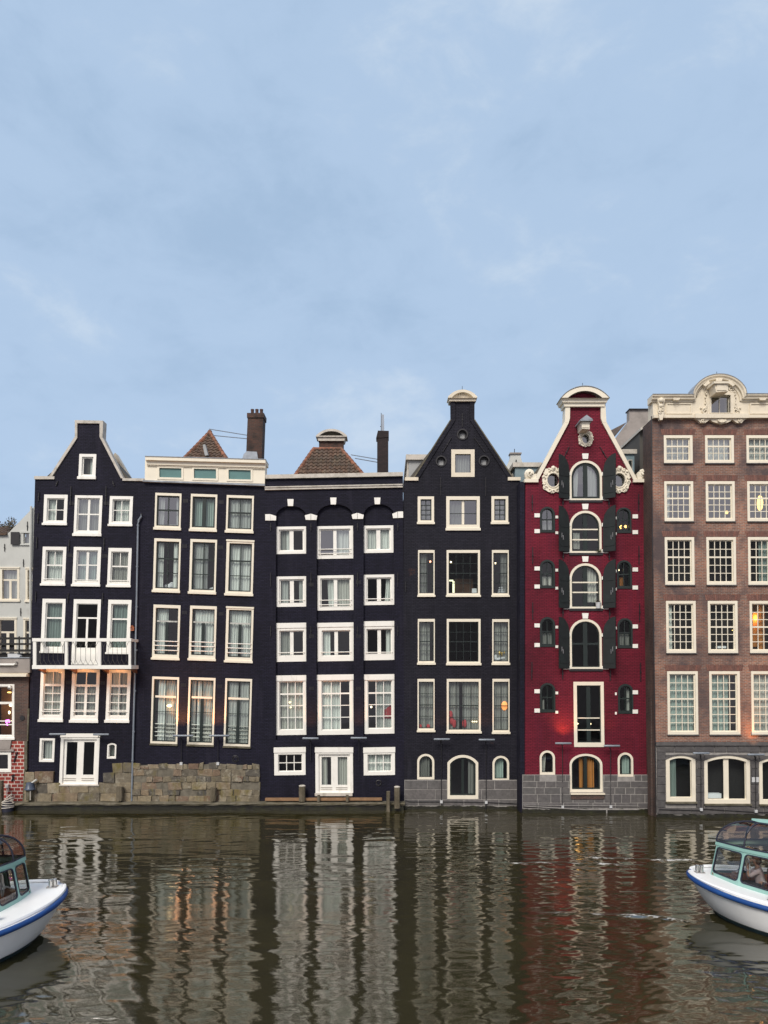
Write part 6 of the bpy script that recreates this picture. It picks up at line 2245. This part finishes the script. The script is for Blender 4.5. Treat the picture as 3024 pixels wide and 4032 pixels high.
q.build('red_cloth', 'redlit', None, label='red cloth behind the curtain of the right many paned window', cat='cloth', at=C_.pt(1525, 2800, .36))
q = MB()
q.ball(C_.pt(1347, 3075, .5), .22, 10, (1.3, .6, .7))
q.build('wicker_basket', 'tan', None, smooth=True, label='round tan basket behind the right leaf of the white double door', cat='basket', at=C_.pt(1347, 3080, .5))
for x, y, sc_, lb in [(655, 2306, .22, 'white pillows on a bed behind the left window of the second row'), (833, 2318, .2, 'crumpled white pillow behind the middle window of the second row')]:
    q = MB()
    q.ball(B_.pt(x, y, .55), sc_, 10, (1.5, .7, .7))
    q.ball(B_.pt(x + 10, y - 10, .6), sc_ * .7, 10, (1.2, .7, .8))
    q.build('pillow', 'bedding', None, smooth=True, label=lb, cat='pillow', at=B_.pt(x, y, .55))
q = MB()
q.ball(B_.pt(668, 2070, .5), .3, 10, (1.7, .5, .5))
q.build('bed_linen', 'bedding', None, smooth=True, label='white bed linen behind the left window of the top row of the cornice box house', cat='bed linen', at=B_.pt(668, 2070, .5))
for x, y, r, lb in [(2283, 2852, .045, 'left of two small bulbs behind the tall white framed warehouse window'), (2335, 2853, .04, 'right of two small bulbs behind the tall white framed warehouse window'), (2448, 2240, .035, 'tiny bulb in the dark arched window right of the third shutters')]:
    lamp_ball('pendant_lamp', lb, 'bulb', Vector(E_.pt(x, y, .45)), r)
q = MB()
for k in range(9):
    q.ball(E_.pt(2442 + random.uniform(0, 30), 2070 + random.uniform(-4, 12), .22), random.uniform(.025, .05), 6)
q.build('fairy_lights', 'flame', None, label='cluster of amber fairy lights in the dark arched window right of the second shutters', cat='fairy lights', at=E_.pt(2456, 2076, .22))
la = bpy.data.lights.new('warm_room_lamp', 'POINT')
la.energy = 2.5
la.color = (1, .5, .16)
la.shadow_soft_size = .15
lo = bpy.data.objects.new('lamp_light', la)
COL.objects.link(lo)
lo.parent = E_.root
lo.location = Vector(E_.pt(2306, 3020, 1.1)) - ORI[E_.root.name]
for x, y, r, sq, lb in [(2952, 1978, .11, (.9, .7, 2.2), 'slim amber lamp at the left of the lit upper right window'), (3010, 1973, .13, (1.1, .8, 2.8), 'tall amber lamp with pointed top in the lit upper right window'), (2877, 2010, .06, (1.3, .8, 1.3), 'dim amber lamp low in the middle window of the second row'), (2900, 2480, .02, (1, 1, 1), 'tiny light low in the dark middle window of the brown house')]:
    lamp_ball('wall_lamp', lb, 'flame', Vector(F_.pt(x, y, .4)), r, sq)
q = MB()
q.rect(F_, 2985, 2410, 3012, 2545, .5, .55)
q.build('lit_ochre_curtain', 'warm', F_.root)
la = bpy.data.lights.new('amber_room_lamp', 'POINT')
la.energy = 12
la.color = (1, .5, .16)
la.shadow_soft_size = .15
lo = bpy.data.objects.new('lamp_light', la)
COL.objects.link(lo)
lo.parent = F_.root
lo.location = Vector(F_.pt(2998, 2430, .42)) - ORI[F_.root.name]
for pts, lb in [([(2834, 2552), (2868, 2552), (2868, 2543), (2834, 2543)], 'white box on the sill of the dark middle window, fourth row of the brown house'), ([(2791, 3146), (2849, 3146), (2849, 3128), (2791, 3128)], 'two white cabinets low in the wide arched ground window')]:
    q = MB()
    q.prism(F_, pts, .22, .5)
    q.build('white_box', 'bedding', None, label=lb, cat='box', at=F_.pt(pts[0][0], pts[0][1], .3))


# ================================================================== canal tour boats
def boat(label, tip, ang, bw, half):
    """white tour boat; s runs aft from the bow tip, l to the side that faces the camera."""
    Aax = Vector((math.cos(R(ang)), math.sin(R(ang)), 0))
    Nax = Vector((-math.sin(R(ang)), math.cos(R(ang)), 0))
    if Nax.y > 0:
        Nax = -Nax
    T0 = Vector((tip[0], tip[1], 0))
    W = lambda s, l, z: tuple(T0 + Aax * s + Nax * l + Vector((0, 0, z)))
    root = thing('tour_boat', label, 'boat', tuple(T0 + Aax * 6), 'white canal tour boats')
    LEN, BW = 13.0, bw
    sheer = lambda s: .80 + .22 * max(0, 1 - s / 3.2) ** 1.6
    fw = lambda u, ex=.62: (max(0, 1 - (max(0, 1 - u / 4.2)) ** 2.4)) ** ex
    ts = [0, .004, .012, .025, .045, .07, .1, .14, .19, .25, .32, .4, .5, .62, .75, .88, 1.0]
    lev = [(1.0, 0, 1.0), (.86, .05, 1.0), (.66, .16, 1.0), (.42, .32, .995), (.2, .5, 1.015), (0.17, .53, 1.015), (-.12, .8, .97), (-.45, 1.2, .82)]

    def pnt(t, k, side):
        zf, s0, wf = lev[k]
        s = s0 + (LEN - s0) * t
        z = sheer(s) * zf if zf > 0 else zf
        wd = BW * wf * fw(s - s0, .58 + .006 * k)
        if t > .88:
            wd *= .93
        return W(s, side * wd, z)
    hm, bm_ = MB(), MB()
    for (m, ks) in ((hm, range(0, 6)), (bm_, range(5, 8))):
        ks = list(ks)
        loops = []
        for k in ks:
            loops.append([pnt(t, k, 1) for t in ts[::-1]] + [pnt(t, k, -1) for t in ts[1:]])
        m.loft(loops, False)
        m.add([p for l in loops for p in (l[0], l[-1])], [(2 * i, 2 * i + 1, 2 * i + 3, 2 * i + 2) for i in range(len(loops) - 1)])
    hull = hm.build('hull', 'boatwhite', root, smooth=True)
    bm_.build('hull_bottom', 'antifoul', root, smooth=True)
    edge = lambda t, side, dz=0, inset=0: Vector(pnt(t, 0, side)) + Vector((0, 0, dz)) - Nax * side * inset
    q = MB()
    fine = [i / 60 for i in range(61)]
    fine = [f ** 2 for f in fine]
    path = [edge(t, 1, -.04) for t in fine[::-1]] + [edge(t, -1, -.04) for t in fine[1:]]
    q.tube(path, .070, 10)
    q.build('rub_rail', 'boatblue', root, smooth=True)
    q = MB()
    def cw(s):
        if s <= half[0][0]:
            return 0.0
        for (sa, la_), (sb2, lb2) in zip(half, half[1:]):
            if s <= sb2:
                return max(0.0, la_ + (lb2 - la_) * (s - sa) / (sb2 - sa) - .02)
        return half[-1][1] if s < half[-1][0] + .02 else 0.0
    tt = sorted(set(ts + [.03, .055, .06, .08, .09, .11, .125, .16, .22] + [q_[0] / LEN for q_ in half]))
    for side in (1, -1):
        loops = []
        for t in tt:
            p = edge(t, side)
            s_ = LEN * t
            c_ = Vector(W(s_, side * cw(s_), sheer(s_)))
            loops.append([p.lerp(c_, j / 4) + Vector((0, 0, .045 * math.sin(math.pi / 2 * j / 4))) for j in range(5)])
        q.loft(loops, False)
    dk = q.build('deck', 'boatwhite', root, smooth=True)
    q = MB()
    for side in (1, -1):
        q.tube([edge(t, side, .05, min(.16, .5 * t ** .5)) for t in fine[3:]], .045, 6)
        q.tube([edge(t, side, .035, min(.28, .8 * t ** .5)) for t in fine[8:]], .018, 6)
    q.build('toe_rail', 'boatwhite', dk, smooth=True)
    # bollards
    for s_, l_ in ((.28, .05), (2.15, 1.42), (2.15, -1.42), (6, 1.95), (6, -1.95)):
        q = MB()
        z = sheer(s_) + .05
        for e_ in (-.055, .055):
            c = Vector(W(s_, l_, z)) + (Nax if abs(l_) > .5 else Aax) * e_ * 0 + Aax * e_
            q.lathe(c, [(.055, 0), (.052, .17), (.064, .18), (.064, .20), (.05, .21)], 12)
        c = Vector(W(s_, l_, z))
        q.box(c.x - .13, c.x + .13, c.y - .1, c.y + .1, c.z - .02, c.z + .012)
        q.build('bollard', 'steel', root, smooth=True)
    # cabin ring in plan
    zb = lambda s: sheer(s) + .02
    ZW, ZR = 1.86, 1.98

    def wallpt(i, side, f):
        """f 0 foot, 1 top of the window wall: the wall leans in a little."""
        s, l = half[i]
        s2, l2 = s + .16, l * .93
        z0 = zb(s)
        return Vector(W(s + (s2 - s) * f, side * (l + (l2 - l) * f), z0 + (ZW - z0) * f))
    fr, seals = MB(), MB()

    def panel(p00, p10, p11, p01, nm, frame_mb, seal_mb, glass, mx=.035, my0=.10, my1=.04, th=.05, rc=.10, up=None):
        """frame with a round-cornered pane between four corners."""
        p00, p10, p11, p01 = map(Vector, (p00, p10, p11, p01))
        wdt = ((p10 - p00).length + (p11 - p01).length) / 2
        hgt = (p01 - p00).length
        B2 = lambda u, v: p00 * (1 - u) * (1 - v) + p10 * u * (1 - v) + p11 * u * v + p01 * (1 - u) * v
        nrm = (p10 - p00).cross(p01 - p00).normalized()
        cen = B2(.5, .5)
        ref = Vector(W(6, 0, 1.0))
        if nrm.dot(cen - ref) < 0:
            nrm = -nrm
        def rr(x0, x1, y0, y1, rad, n=5):
            o = []
            for (cx_, cy_, a0) in ((x1 - rad, y1 - rad, 0), (x0 + rad, y1 - rad, 90), (x0 + rad, y0 + rad, 180), (x1 - rad, y0 + rad, 270)):
                for k in range(n):
                    a = R(a0 + 90 * k / (n - 1))
                    o.append((cx_ + rad * math.cos(a), cy_ + rad * math.sin(a)))
            return o
        inn = rr(mx, wdt - mx, my0, hgt - my1, min(rc, .3 * wdt))
        outr = []
        n = len(inn)
        for k, (x, y) in enumerate(inn):
            qd = k // 5
            corner = [(wdt, hgt), (0, hgt), (0, 0), (wdt, 0)][qd]
            j = k % 5
            if j == 2:
                outr.append(corner)
            elif (j < 2) == (qd in (0, 2)):
                outr.append((corner[0], y if j != 2 else corner[1]))
            else:
                outr.append((x, corner[1]))
        in2 = rr(mx + .03, wdt - mx - .03, my0 + .03, hgt - my1 - .03, min(rc, .3 * wdt) - .02)
        P3 = lambda l, off: [B2(x / wdt, y / hgt) + nrm * off for x, y in l]
        for (mb, o_, i_, a, b) in ((frame_mb, outr, inn, .0, -th), (seal_mb, inn, in2, .008, -.03)):
            A_, B_3, C_3, D_3 = P3(o_, a), P3(i_, a), P3(o_, b), P3(i_, b)
            mb.loft([C_3, A_, B_3, D_3], True)
        gp = MB()
        gp.add(P3(in2, -.01), [tuple(range(len(in2)))])
        return gp
    panes = []
    for side in (1, -1):
        for i in range(len(half) - 1):
            a, b = wallpt(i, side, 0), wallpt(i + 1, side, 0)
            c, d = wallpt(i + 1, side, 1), wallpt(i, side, 1)
            panes.append(panel(a, b, c, d, 'window', fr, seals, 'glass_boat', my0=.12 if i else .11))
    i = len(half) - 1
    fr.add([wallpt(i, 1, 0), wallpt(i, -1, 0), wallpt(i, -1, 1), wallpt(i, 1, 1)], [(0, 1, 2, 3)])
    cab = fr.build('cabin_frame', 'mint', root)
    seals.build('window_seal', 'rubber', cab)
    for gp in panes:
        gp.build('window', 'glass_boat', root)
    # mint eaves band
    q = MB()
    ring = lambda f, dz, grow=0: [wallpt(k, 1, f) + Vector((0, 0, dz)) for k in range(len(half) - 1, -1, -1)] + [wallpt(k, -1, f) + Vector((0, 0, dz)) for k in range(1, len(half))]
    r0, r1 = ring(1, 0), ring(1, .10)
    cen = Vector(W(6, 0, 0))
    gro = lambda l, g: [p + (Vector((p.x, p.y, 0)) - cen).normalized() * g for p in l]
    q.loft([gro(r0, .0), gro(r0, .035), gro(r1, .02), gro(r1, -.05)], False)
    q.build('eaves_band', 'mint', cab, smooth=True)
    # curved glass roof between eaves and the solid middle panel
    def roofpt(i, side, f):
        s, l = half[i]
        s, l = s + .16, l * .93
        e = math.sin(f * math.pi / 2)
        g = 1 - math.cos(f * math.pi / 2)
        s2 = max(s, s + (1.9 - s) * .75) if s < 1.9 else s
        l2 = l * .36
        return Vector(W(s + (s2 - s) * g, side * (l + (l2 - l) * g), 1.97 + .62 * e))
    rf_, ribs = MB(), MB()
    roofpanes = []
    n = 7
    for side in (1, -1):
        for i in range(len(half) - 1):
            gp = MB()
            loops = [[roofpt(i, side, f / n).lerp(roofpt(i + 1, side, f / n), u) for u in (.035, .35, .65, .965)] for f in range(n + 1)]
            gp.loft(loops, False)
            roofpanes.append(gp)
        for i in range(1 if side < 0 else 0, len(half)):
            ribs.tube([roofpt(i, side, f / n) + Vector((0, 0, .005)) for f in range(n + 1)], .024, 6)
        for f in (0, 1):
            ribs.tube([roofpt(i, side, f) for i in range(len(half))], .026, 6)
    ribs.build('roof_rib', 'rubber', root, smooth=True)
    for gp in roofpanes:
        gp.build('roof_window', 'glass_roof', root, smooth=True)
    q = MB()
    loops = []
    for i in range(len(half)):
        a, b = roofpt(i, 1, 1), roofpt(i, -1, 1)
        loops.append([a.lerp(b, j / 6) + Vector((0, 0, .04 + .05 * math.sin(math.pi * j / 6))) for j in range(7)])
    q.loft(loops, False)
    q.build('roof_top', 'mint', root, smooth=True)
    # inside: floor, lining, benches, wheel
    q = MB()
    fl = []
    for i in range(len(half)):
        s, l = half[i]
        fl.append([W(s + .3, l * .88, .30), W(s + .3, -l * .88, .30)])
    q.loft(fl, False)
    q.build('cabin_floor', 'cabinwood', root)
    q = MB()
    for side in (1, -1):
        q.loft([[Vector(W(half[i][0] + .3, side * half[i][1] * .86, .34)) for i in range(len(half))], [wallpt(i, side, 0) + Vector((0, 0, .10)) - Nax * side * .08 + Aax * .05 for i in range(len(half))]], False)
    q.build('cabin_lining', 'cabinwood', root)
    for k in range(6):
        s = 2.75 + k * 1.45
        for side in (1, -1):
            q = MB()
            lo_, hi_ = sorted((side * .34, side * (1.05 if k == 0 else 1.42)))
            lo_, hi_ = lo_ + .0, hi_
            cs = lambda a, b, z0, z1, s0, s1: q.loft([[W(s0, a, z0), W(s1, a, z0), W(s1, b, z0), W(s0, b, z0)], [W(s0, a, z1), W(s1, a, z1), W(s1, b, z1), W(s0, b, z1)]], True, True, True)
            cs(lo_, hi_, .66, .78, s, s + .45)
            cs(lo_, hi_, .78, 1.28, s + .38, s + .46)
            st = q.build('bench', 'seat', root, bevel=.02)
            q = MB()
            for l in (lo_, hi_):
                q.tube([W(s + .1, l, .31), W(s + .42, l, .6), W(s + .48, l, 1.2), W(s + .47, l, 1.34)], .017, 6)
            q.tube([W(s + .47, lo_, 1.34), W(s + .47, hi_, 1.34)], .017, 6)
            q.build('tube_frame', 'steel', st, smooth=True)
    q = MB()
    hc = Vector(W(1.52, .05, 1.32))
    q.tube([hc + Aax * .05 * math.cos(t_) + Nax * .27 * math.cos(t_) + Vector((0, 0, .27 * math.sin(t_))) for t_ in [2 * math.pi * j / 24 for j in range(25)]], .02, 6)
    for t_ in (0, 2.1, 4.2):
        q.tube([hc, hc + Nax * .27 * math.cos(t_) + Vector((0, 0, .27 * math.sin(t_)))], .013, 5)
    q.tube([hc, hc - Aax * .3 + Vector((0, 0, -.15))], .02, 6)
    q.build('steering_wheel', 'greyplastic', root, smooth=True)
    q = MB()
    for (s0_, s1_, z0_, z1_) in ((1.66, 2.02, .66, .78), (1.98, 2.06, .78, 1.3)):
        q.loft([[W(s0_, -.25, z0_), W(s1_, -.25, z0_), W(s1_, .45, z0_), W(s0_, .45, z0_)], [W(s0_, -.25, z1_), W(s1_, -.25, z1_), W(s1_, .45, z1_), W(s0_, .45, z1_)]], True, True, True)
    hs = q.build('helm_seat', 'seat', root, bevel=.02)
    q = MB()
    q.tube([W(1.85, .1, .34), W(1.85, .1, .66)], .05, 8)
    q.tube([W(2.06, -.28, .7), W(2.09, -.28, 1.36), W(2.09, .48, 1.36), W(2.06, .48, .7)], .016, 6)
    q.build('tube_frame', 'steel', hs, smooth=True)
    q = MB()
    q.loft([[W(1.1, -.2, .34), W(1.35, -.35, .34), W(1.35, .35, .34), W(1.1, .2, .34)], [W(1.1, -.2, 1.10), W(1.35, -.32, 1.15), W(1.35, .32, 1.15), W(1.1, .2, 1.10)]], True, True, True)
    q.build('console', 'wood', root)
    q = MB()
    q.loft([[W(1.5, -.6, 1.78), W(1.4, -.2, 1.8)], [W(2.2, .45, 1.72), W(2.15, .8, 1.7)], [W(2.9, .9, 1.45), W(2.8, 1.1, 1.45)]], False)
    q.build('roof_blind', 'tan', root)
    q = MB()
    q.tube([W(2.5, 1.0, .5), W(2.5, 1.0, 1.45), W(2.5, .5, 1.45), W(2.5, .5, .5)], .018, 6)
    q.tube([W(3.0, 1.2, .5), W(3.0, 1.2, 1.4), W(3.0, .6, 1.4), W(3.0, .6, .5)], .018, 6)
    q.build('grab_rail', 'steel', root, smooth=True)
    return root, W, Aax, Nax


boat('white tour boat at the left edge, bow pointing right', (-8.58, -16.25), 224, 2.36,
     [(.80, 0.0), (1.2, .42), (1.8, .85), (2.9, 1.3), (4.2, 1.6), (5.5, 1.62), (7.0, 1.62), (8.5, 1.62), (10.0, 1.6), (11.4, 1.55)])
RB, Wr, Ar, Nr = boat('white tour boat at the right edge, bow pointing left, passenger inside', (8.7, -14.9), -28, 2.25,
                      [(.56, 0.0), (1.28, .62), (2.1, 1.05), (3.3, 1.45), (4.7, 1.62), (6.0, 1.64), (7.3, 1.64), (8.6, 1.64), (10.0, 1.62), (11.4, 1.58)])


def skinned(name, verts, edges, radii, mat, parent, root_i=0, sub=2):
    me = bpy.data.meshes.new(name)
    org = ORI[parent.name]
    me.from_pydata([tuple(Vector(v) - org) for v in verts], edges, [])
    me.materials.append(M[mat])
    o = bpy.data.objects.new(name, me)
    COL.objects.link(o)
    o.parent = parent
    ORI[o.name] = org
    sk = o.modifiers.new('skin', 'SKIN')
    sk.use_smooth_shade = True
    if not me.skin_vertices:
        bpy.context.view_layer.objects.active = o
    for i, sv in enumerate(me.skin_vertices[0].data):
        r = radii[i]
        sv.radius = (r, r) if not isinstance(r, tuple) else r
        sv.use_root = (i == root_i)
    ss = o.modifiers.new('sub', 'SUBSURF')
    ss.levels = ss.render_levels = sub
    return o


def passenger():
    s0, l0 = 1.84, .12
    base = Vector(Wr(s0, l0, .80))
    root = thing('person', 'brown haired passenger in pale shirt sitting in the right boat, hands at the face', 'person', tuple(base))
    fwd, lat, up = -Ar, Nr, Vector((0, 0, 1))
    p = lambda f, l, u: base + fwd * f + lat * l + up * u
    V, E, Rr = [], [], []

    def v(pt, r, link=None):
        V.append(pt)
        Rr.append(r)
        if link is not None:
            E.append((link, len(V) - 1))
        return len(V) - 1
    pel = v(p(0, 0, .10), .135)
    sp = v(p(.02, 0, .28), .125, pel)
    chs = v(p(.05, 0, .46), .14, sp)
    nk = v(p(.09, 0, .60), .06, chs)
    hd0 = v(p(.12, 0, .67), .058, nk)
    hd1 = v(p(.15, 0, .75), .085, hd0)
    hd2 = v(p(.145, 0, .84), .088, hd1)
    for sgn in (1, -1):
        hip = v(p(.05, sgn * .10, .09), .085, pel)
        kn = v(p(.46, sgn * .12, .10), .062, hip)
        an = v(p(.44, sgn * .12, -.34), .042, kn)
        v(p(.60, sgn * .13, -.39), .036, an)
        sh = v(p(.06, sgn * .18, .52), .062, chs)
        el = v(p(.30, sgn * .21, .34), .042, sh)
        wr = v(p(.33, sgn * .07, .58), .029, el)
        pm = v(p(.30, sgn * .045, .66), .032, wr)
        for k, (dl, ln) in enumerate(((.028, .070), (.010, .080), (-.008, .076), (-.024, .06))):
            f1 = v(p(.285, sgn * (.045 + dl), .69), .010, pm)
            f2 = v(p(.262, sgn * (.042 + dl), .69 + ln * .55), .009, f1)
            v(p(.240, sgn * (.036 + dl), .69 + ln), .008, f2)
        t1 = v(p(.275, sgn * .012, .66), .011, pm)
        v(p(.258, sgn * .006, .70), .009, t1)
    body = skinned('body', V, E, Rr, 'skin', root, 0)
    V, E, Rr = [], [], []
    a = v(p(0, 0, .06), .15)
    b = v(p(.02, 0, .28), .145, a)
    c = v(p(.05, 0, .46), .158, b)
    v(p(.08, 0, .57), .085, c)
    for sgn in (1, -1):
        d = v(p(.06, sgn * .18, .52), .078, c)
        e_ = v(p(.22, sgn * .20, .40), .064, d)
        v(p(.29, sgn * .21, .35), .055, e_)
    skinned('shirt', V, E, Rr, 'shirt', root, 0)
    V, E, Rr = [], [], []
    a = v(p(0, 0, .05), .145)
    for sgn in (1, -1):
        d = v(p(.06, sgn * .10, .085), .098, a)
        e_ = v(p(.46, sgn * .12, .10), .076, d)
        v(p(.44, sgn * .12, -.28), .06, e_)
    skinned('trousers', V, E, Rr, 'trousers', root, 0)
    q = MB()
    hc = p(.125, 0, .82)
    q.ball(hc + up * .02 - fwd * .015, .112, 14, (1, 1, 1.05))
    q.ball(hc - fwd * .05 - up * .06, .095, 12, (1, 1, 1.2))
    q.build('hair', 'hair', root, smooth=True)
    q = MB()
    fc = p(.145, 0, .79)
    q.ball(fc + fwd * .090 - up * .01, .018, 8, (1, 1, 1.5))
    q.build('nose', 'skin', body, smooth=True)
    q = MB()
    for sgn in (1, -1):
        q.ball(fc + fwd * .082 + lat * sgn * .034 + up * .018, .011, 8)
    q.build('eyes', 'iron', body, smooth=True)
    q = MB()
    q.tube([fc + fwd * .083 + lat * l - up * .055 for l in (-.025, 0, .025)], .006, 5)
    q.build('mouth', 'redlit', body)
    q = MB()
    for sgn in (1, -1):
        q.ball(fc + lat * sgn * .088 + up * .0, .024, 8, (.8, .5, 1.3))
    q.build('ears', 'skin', body, smooth=True)


passenger()
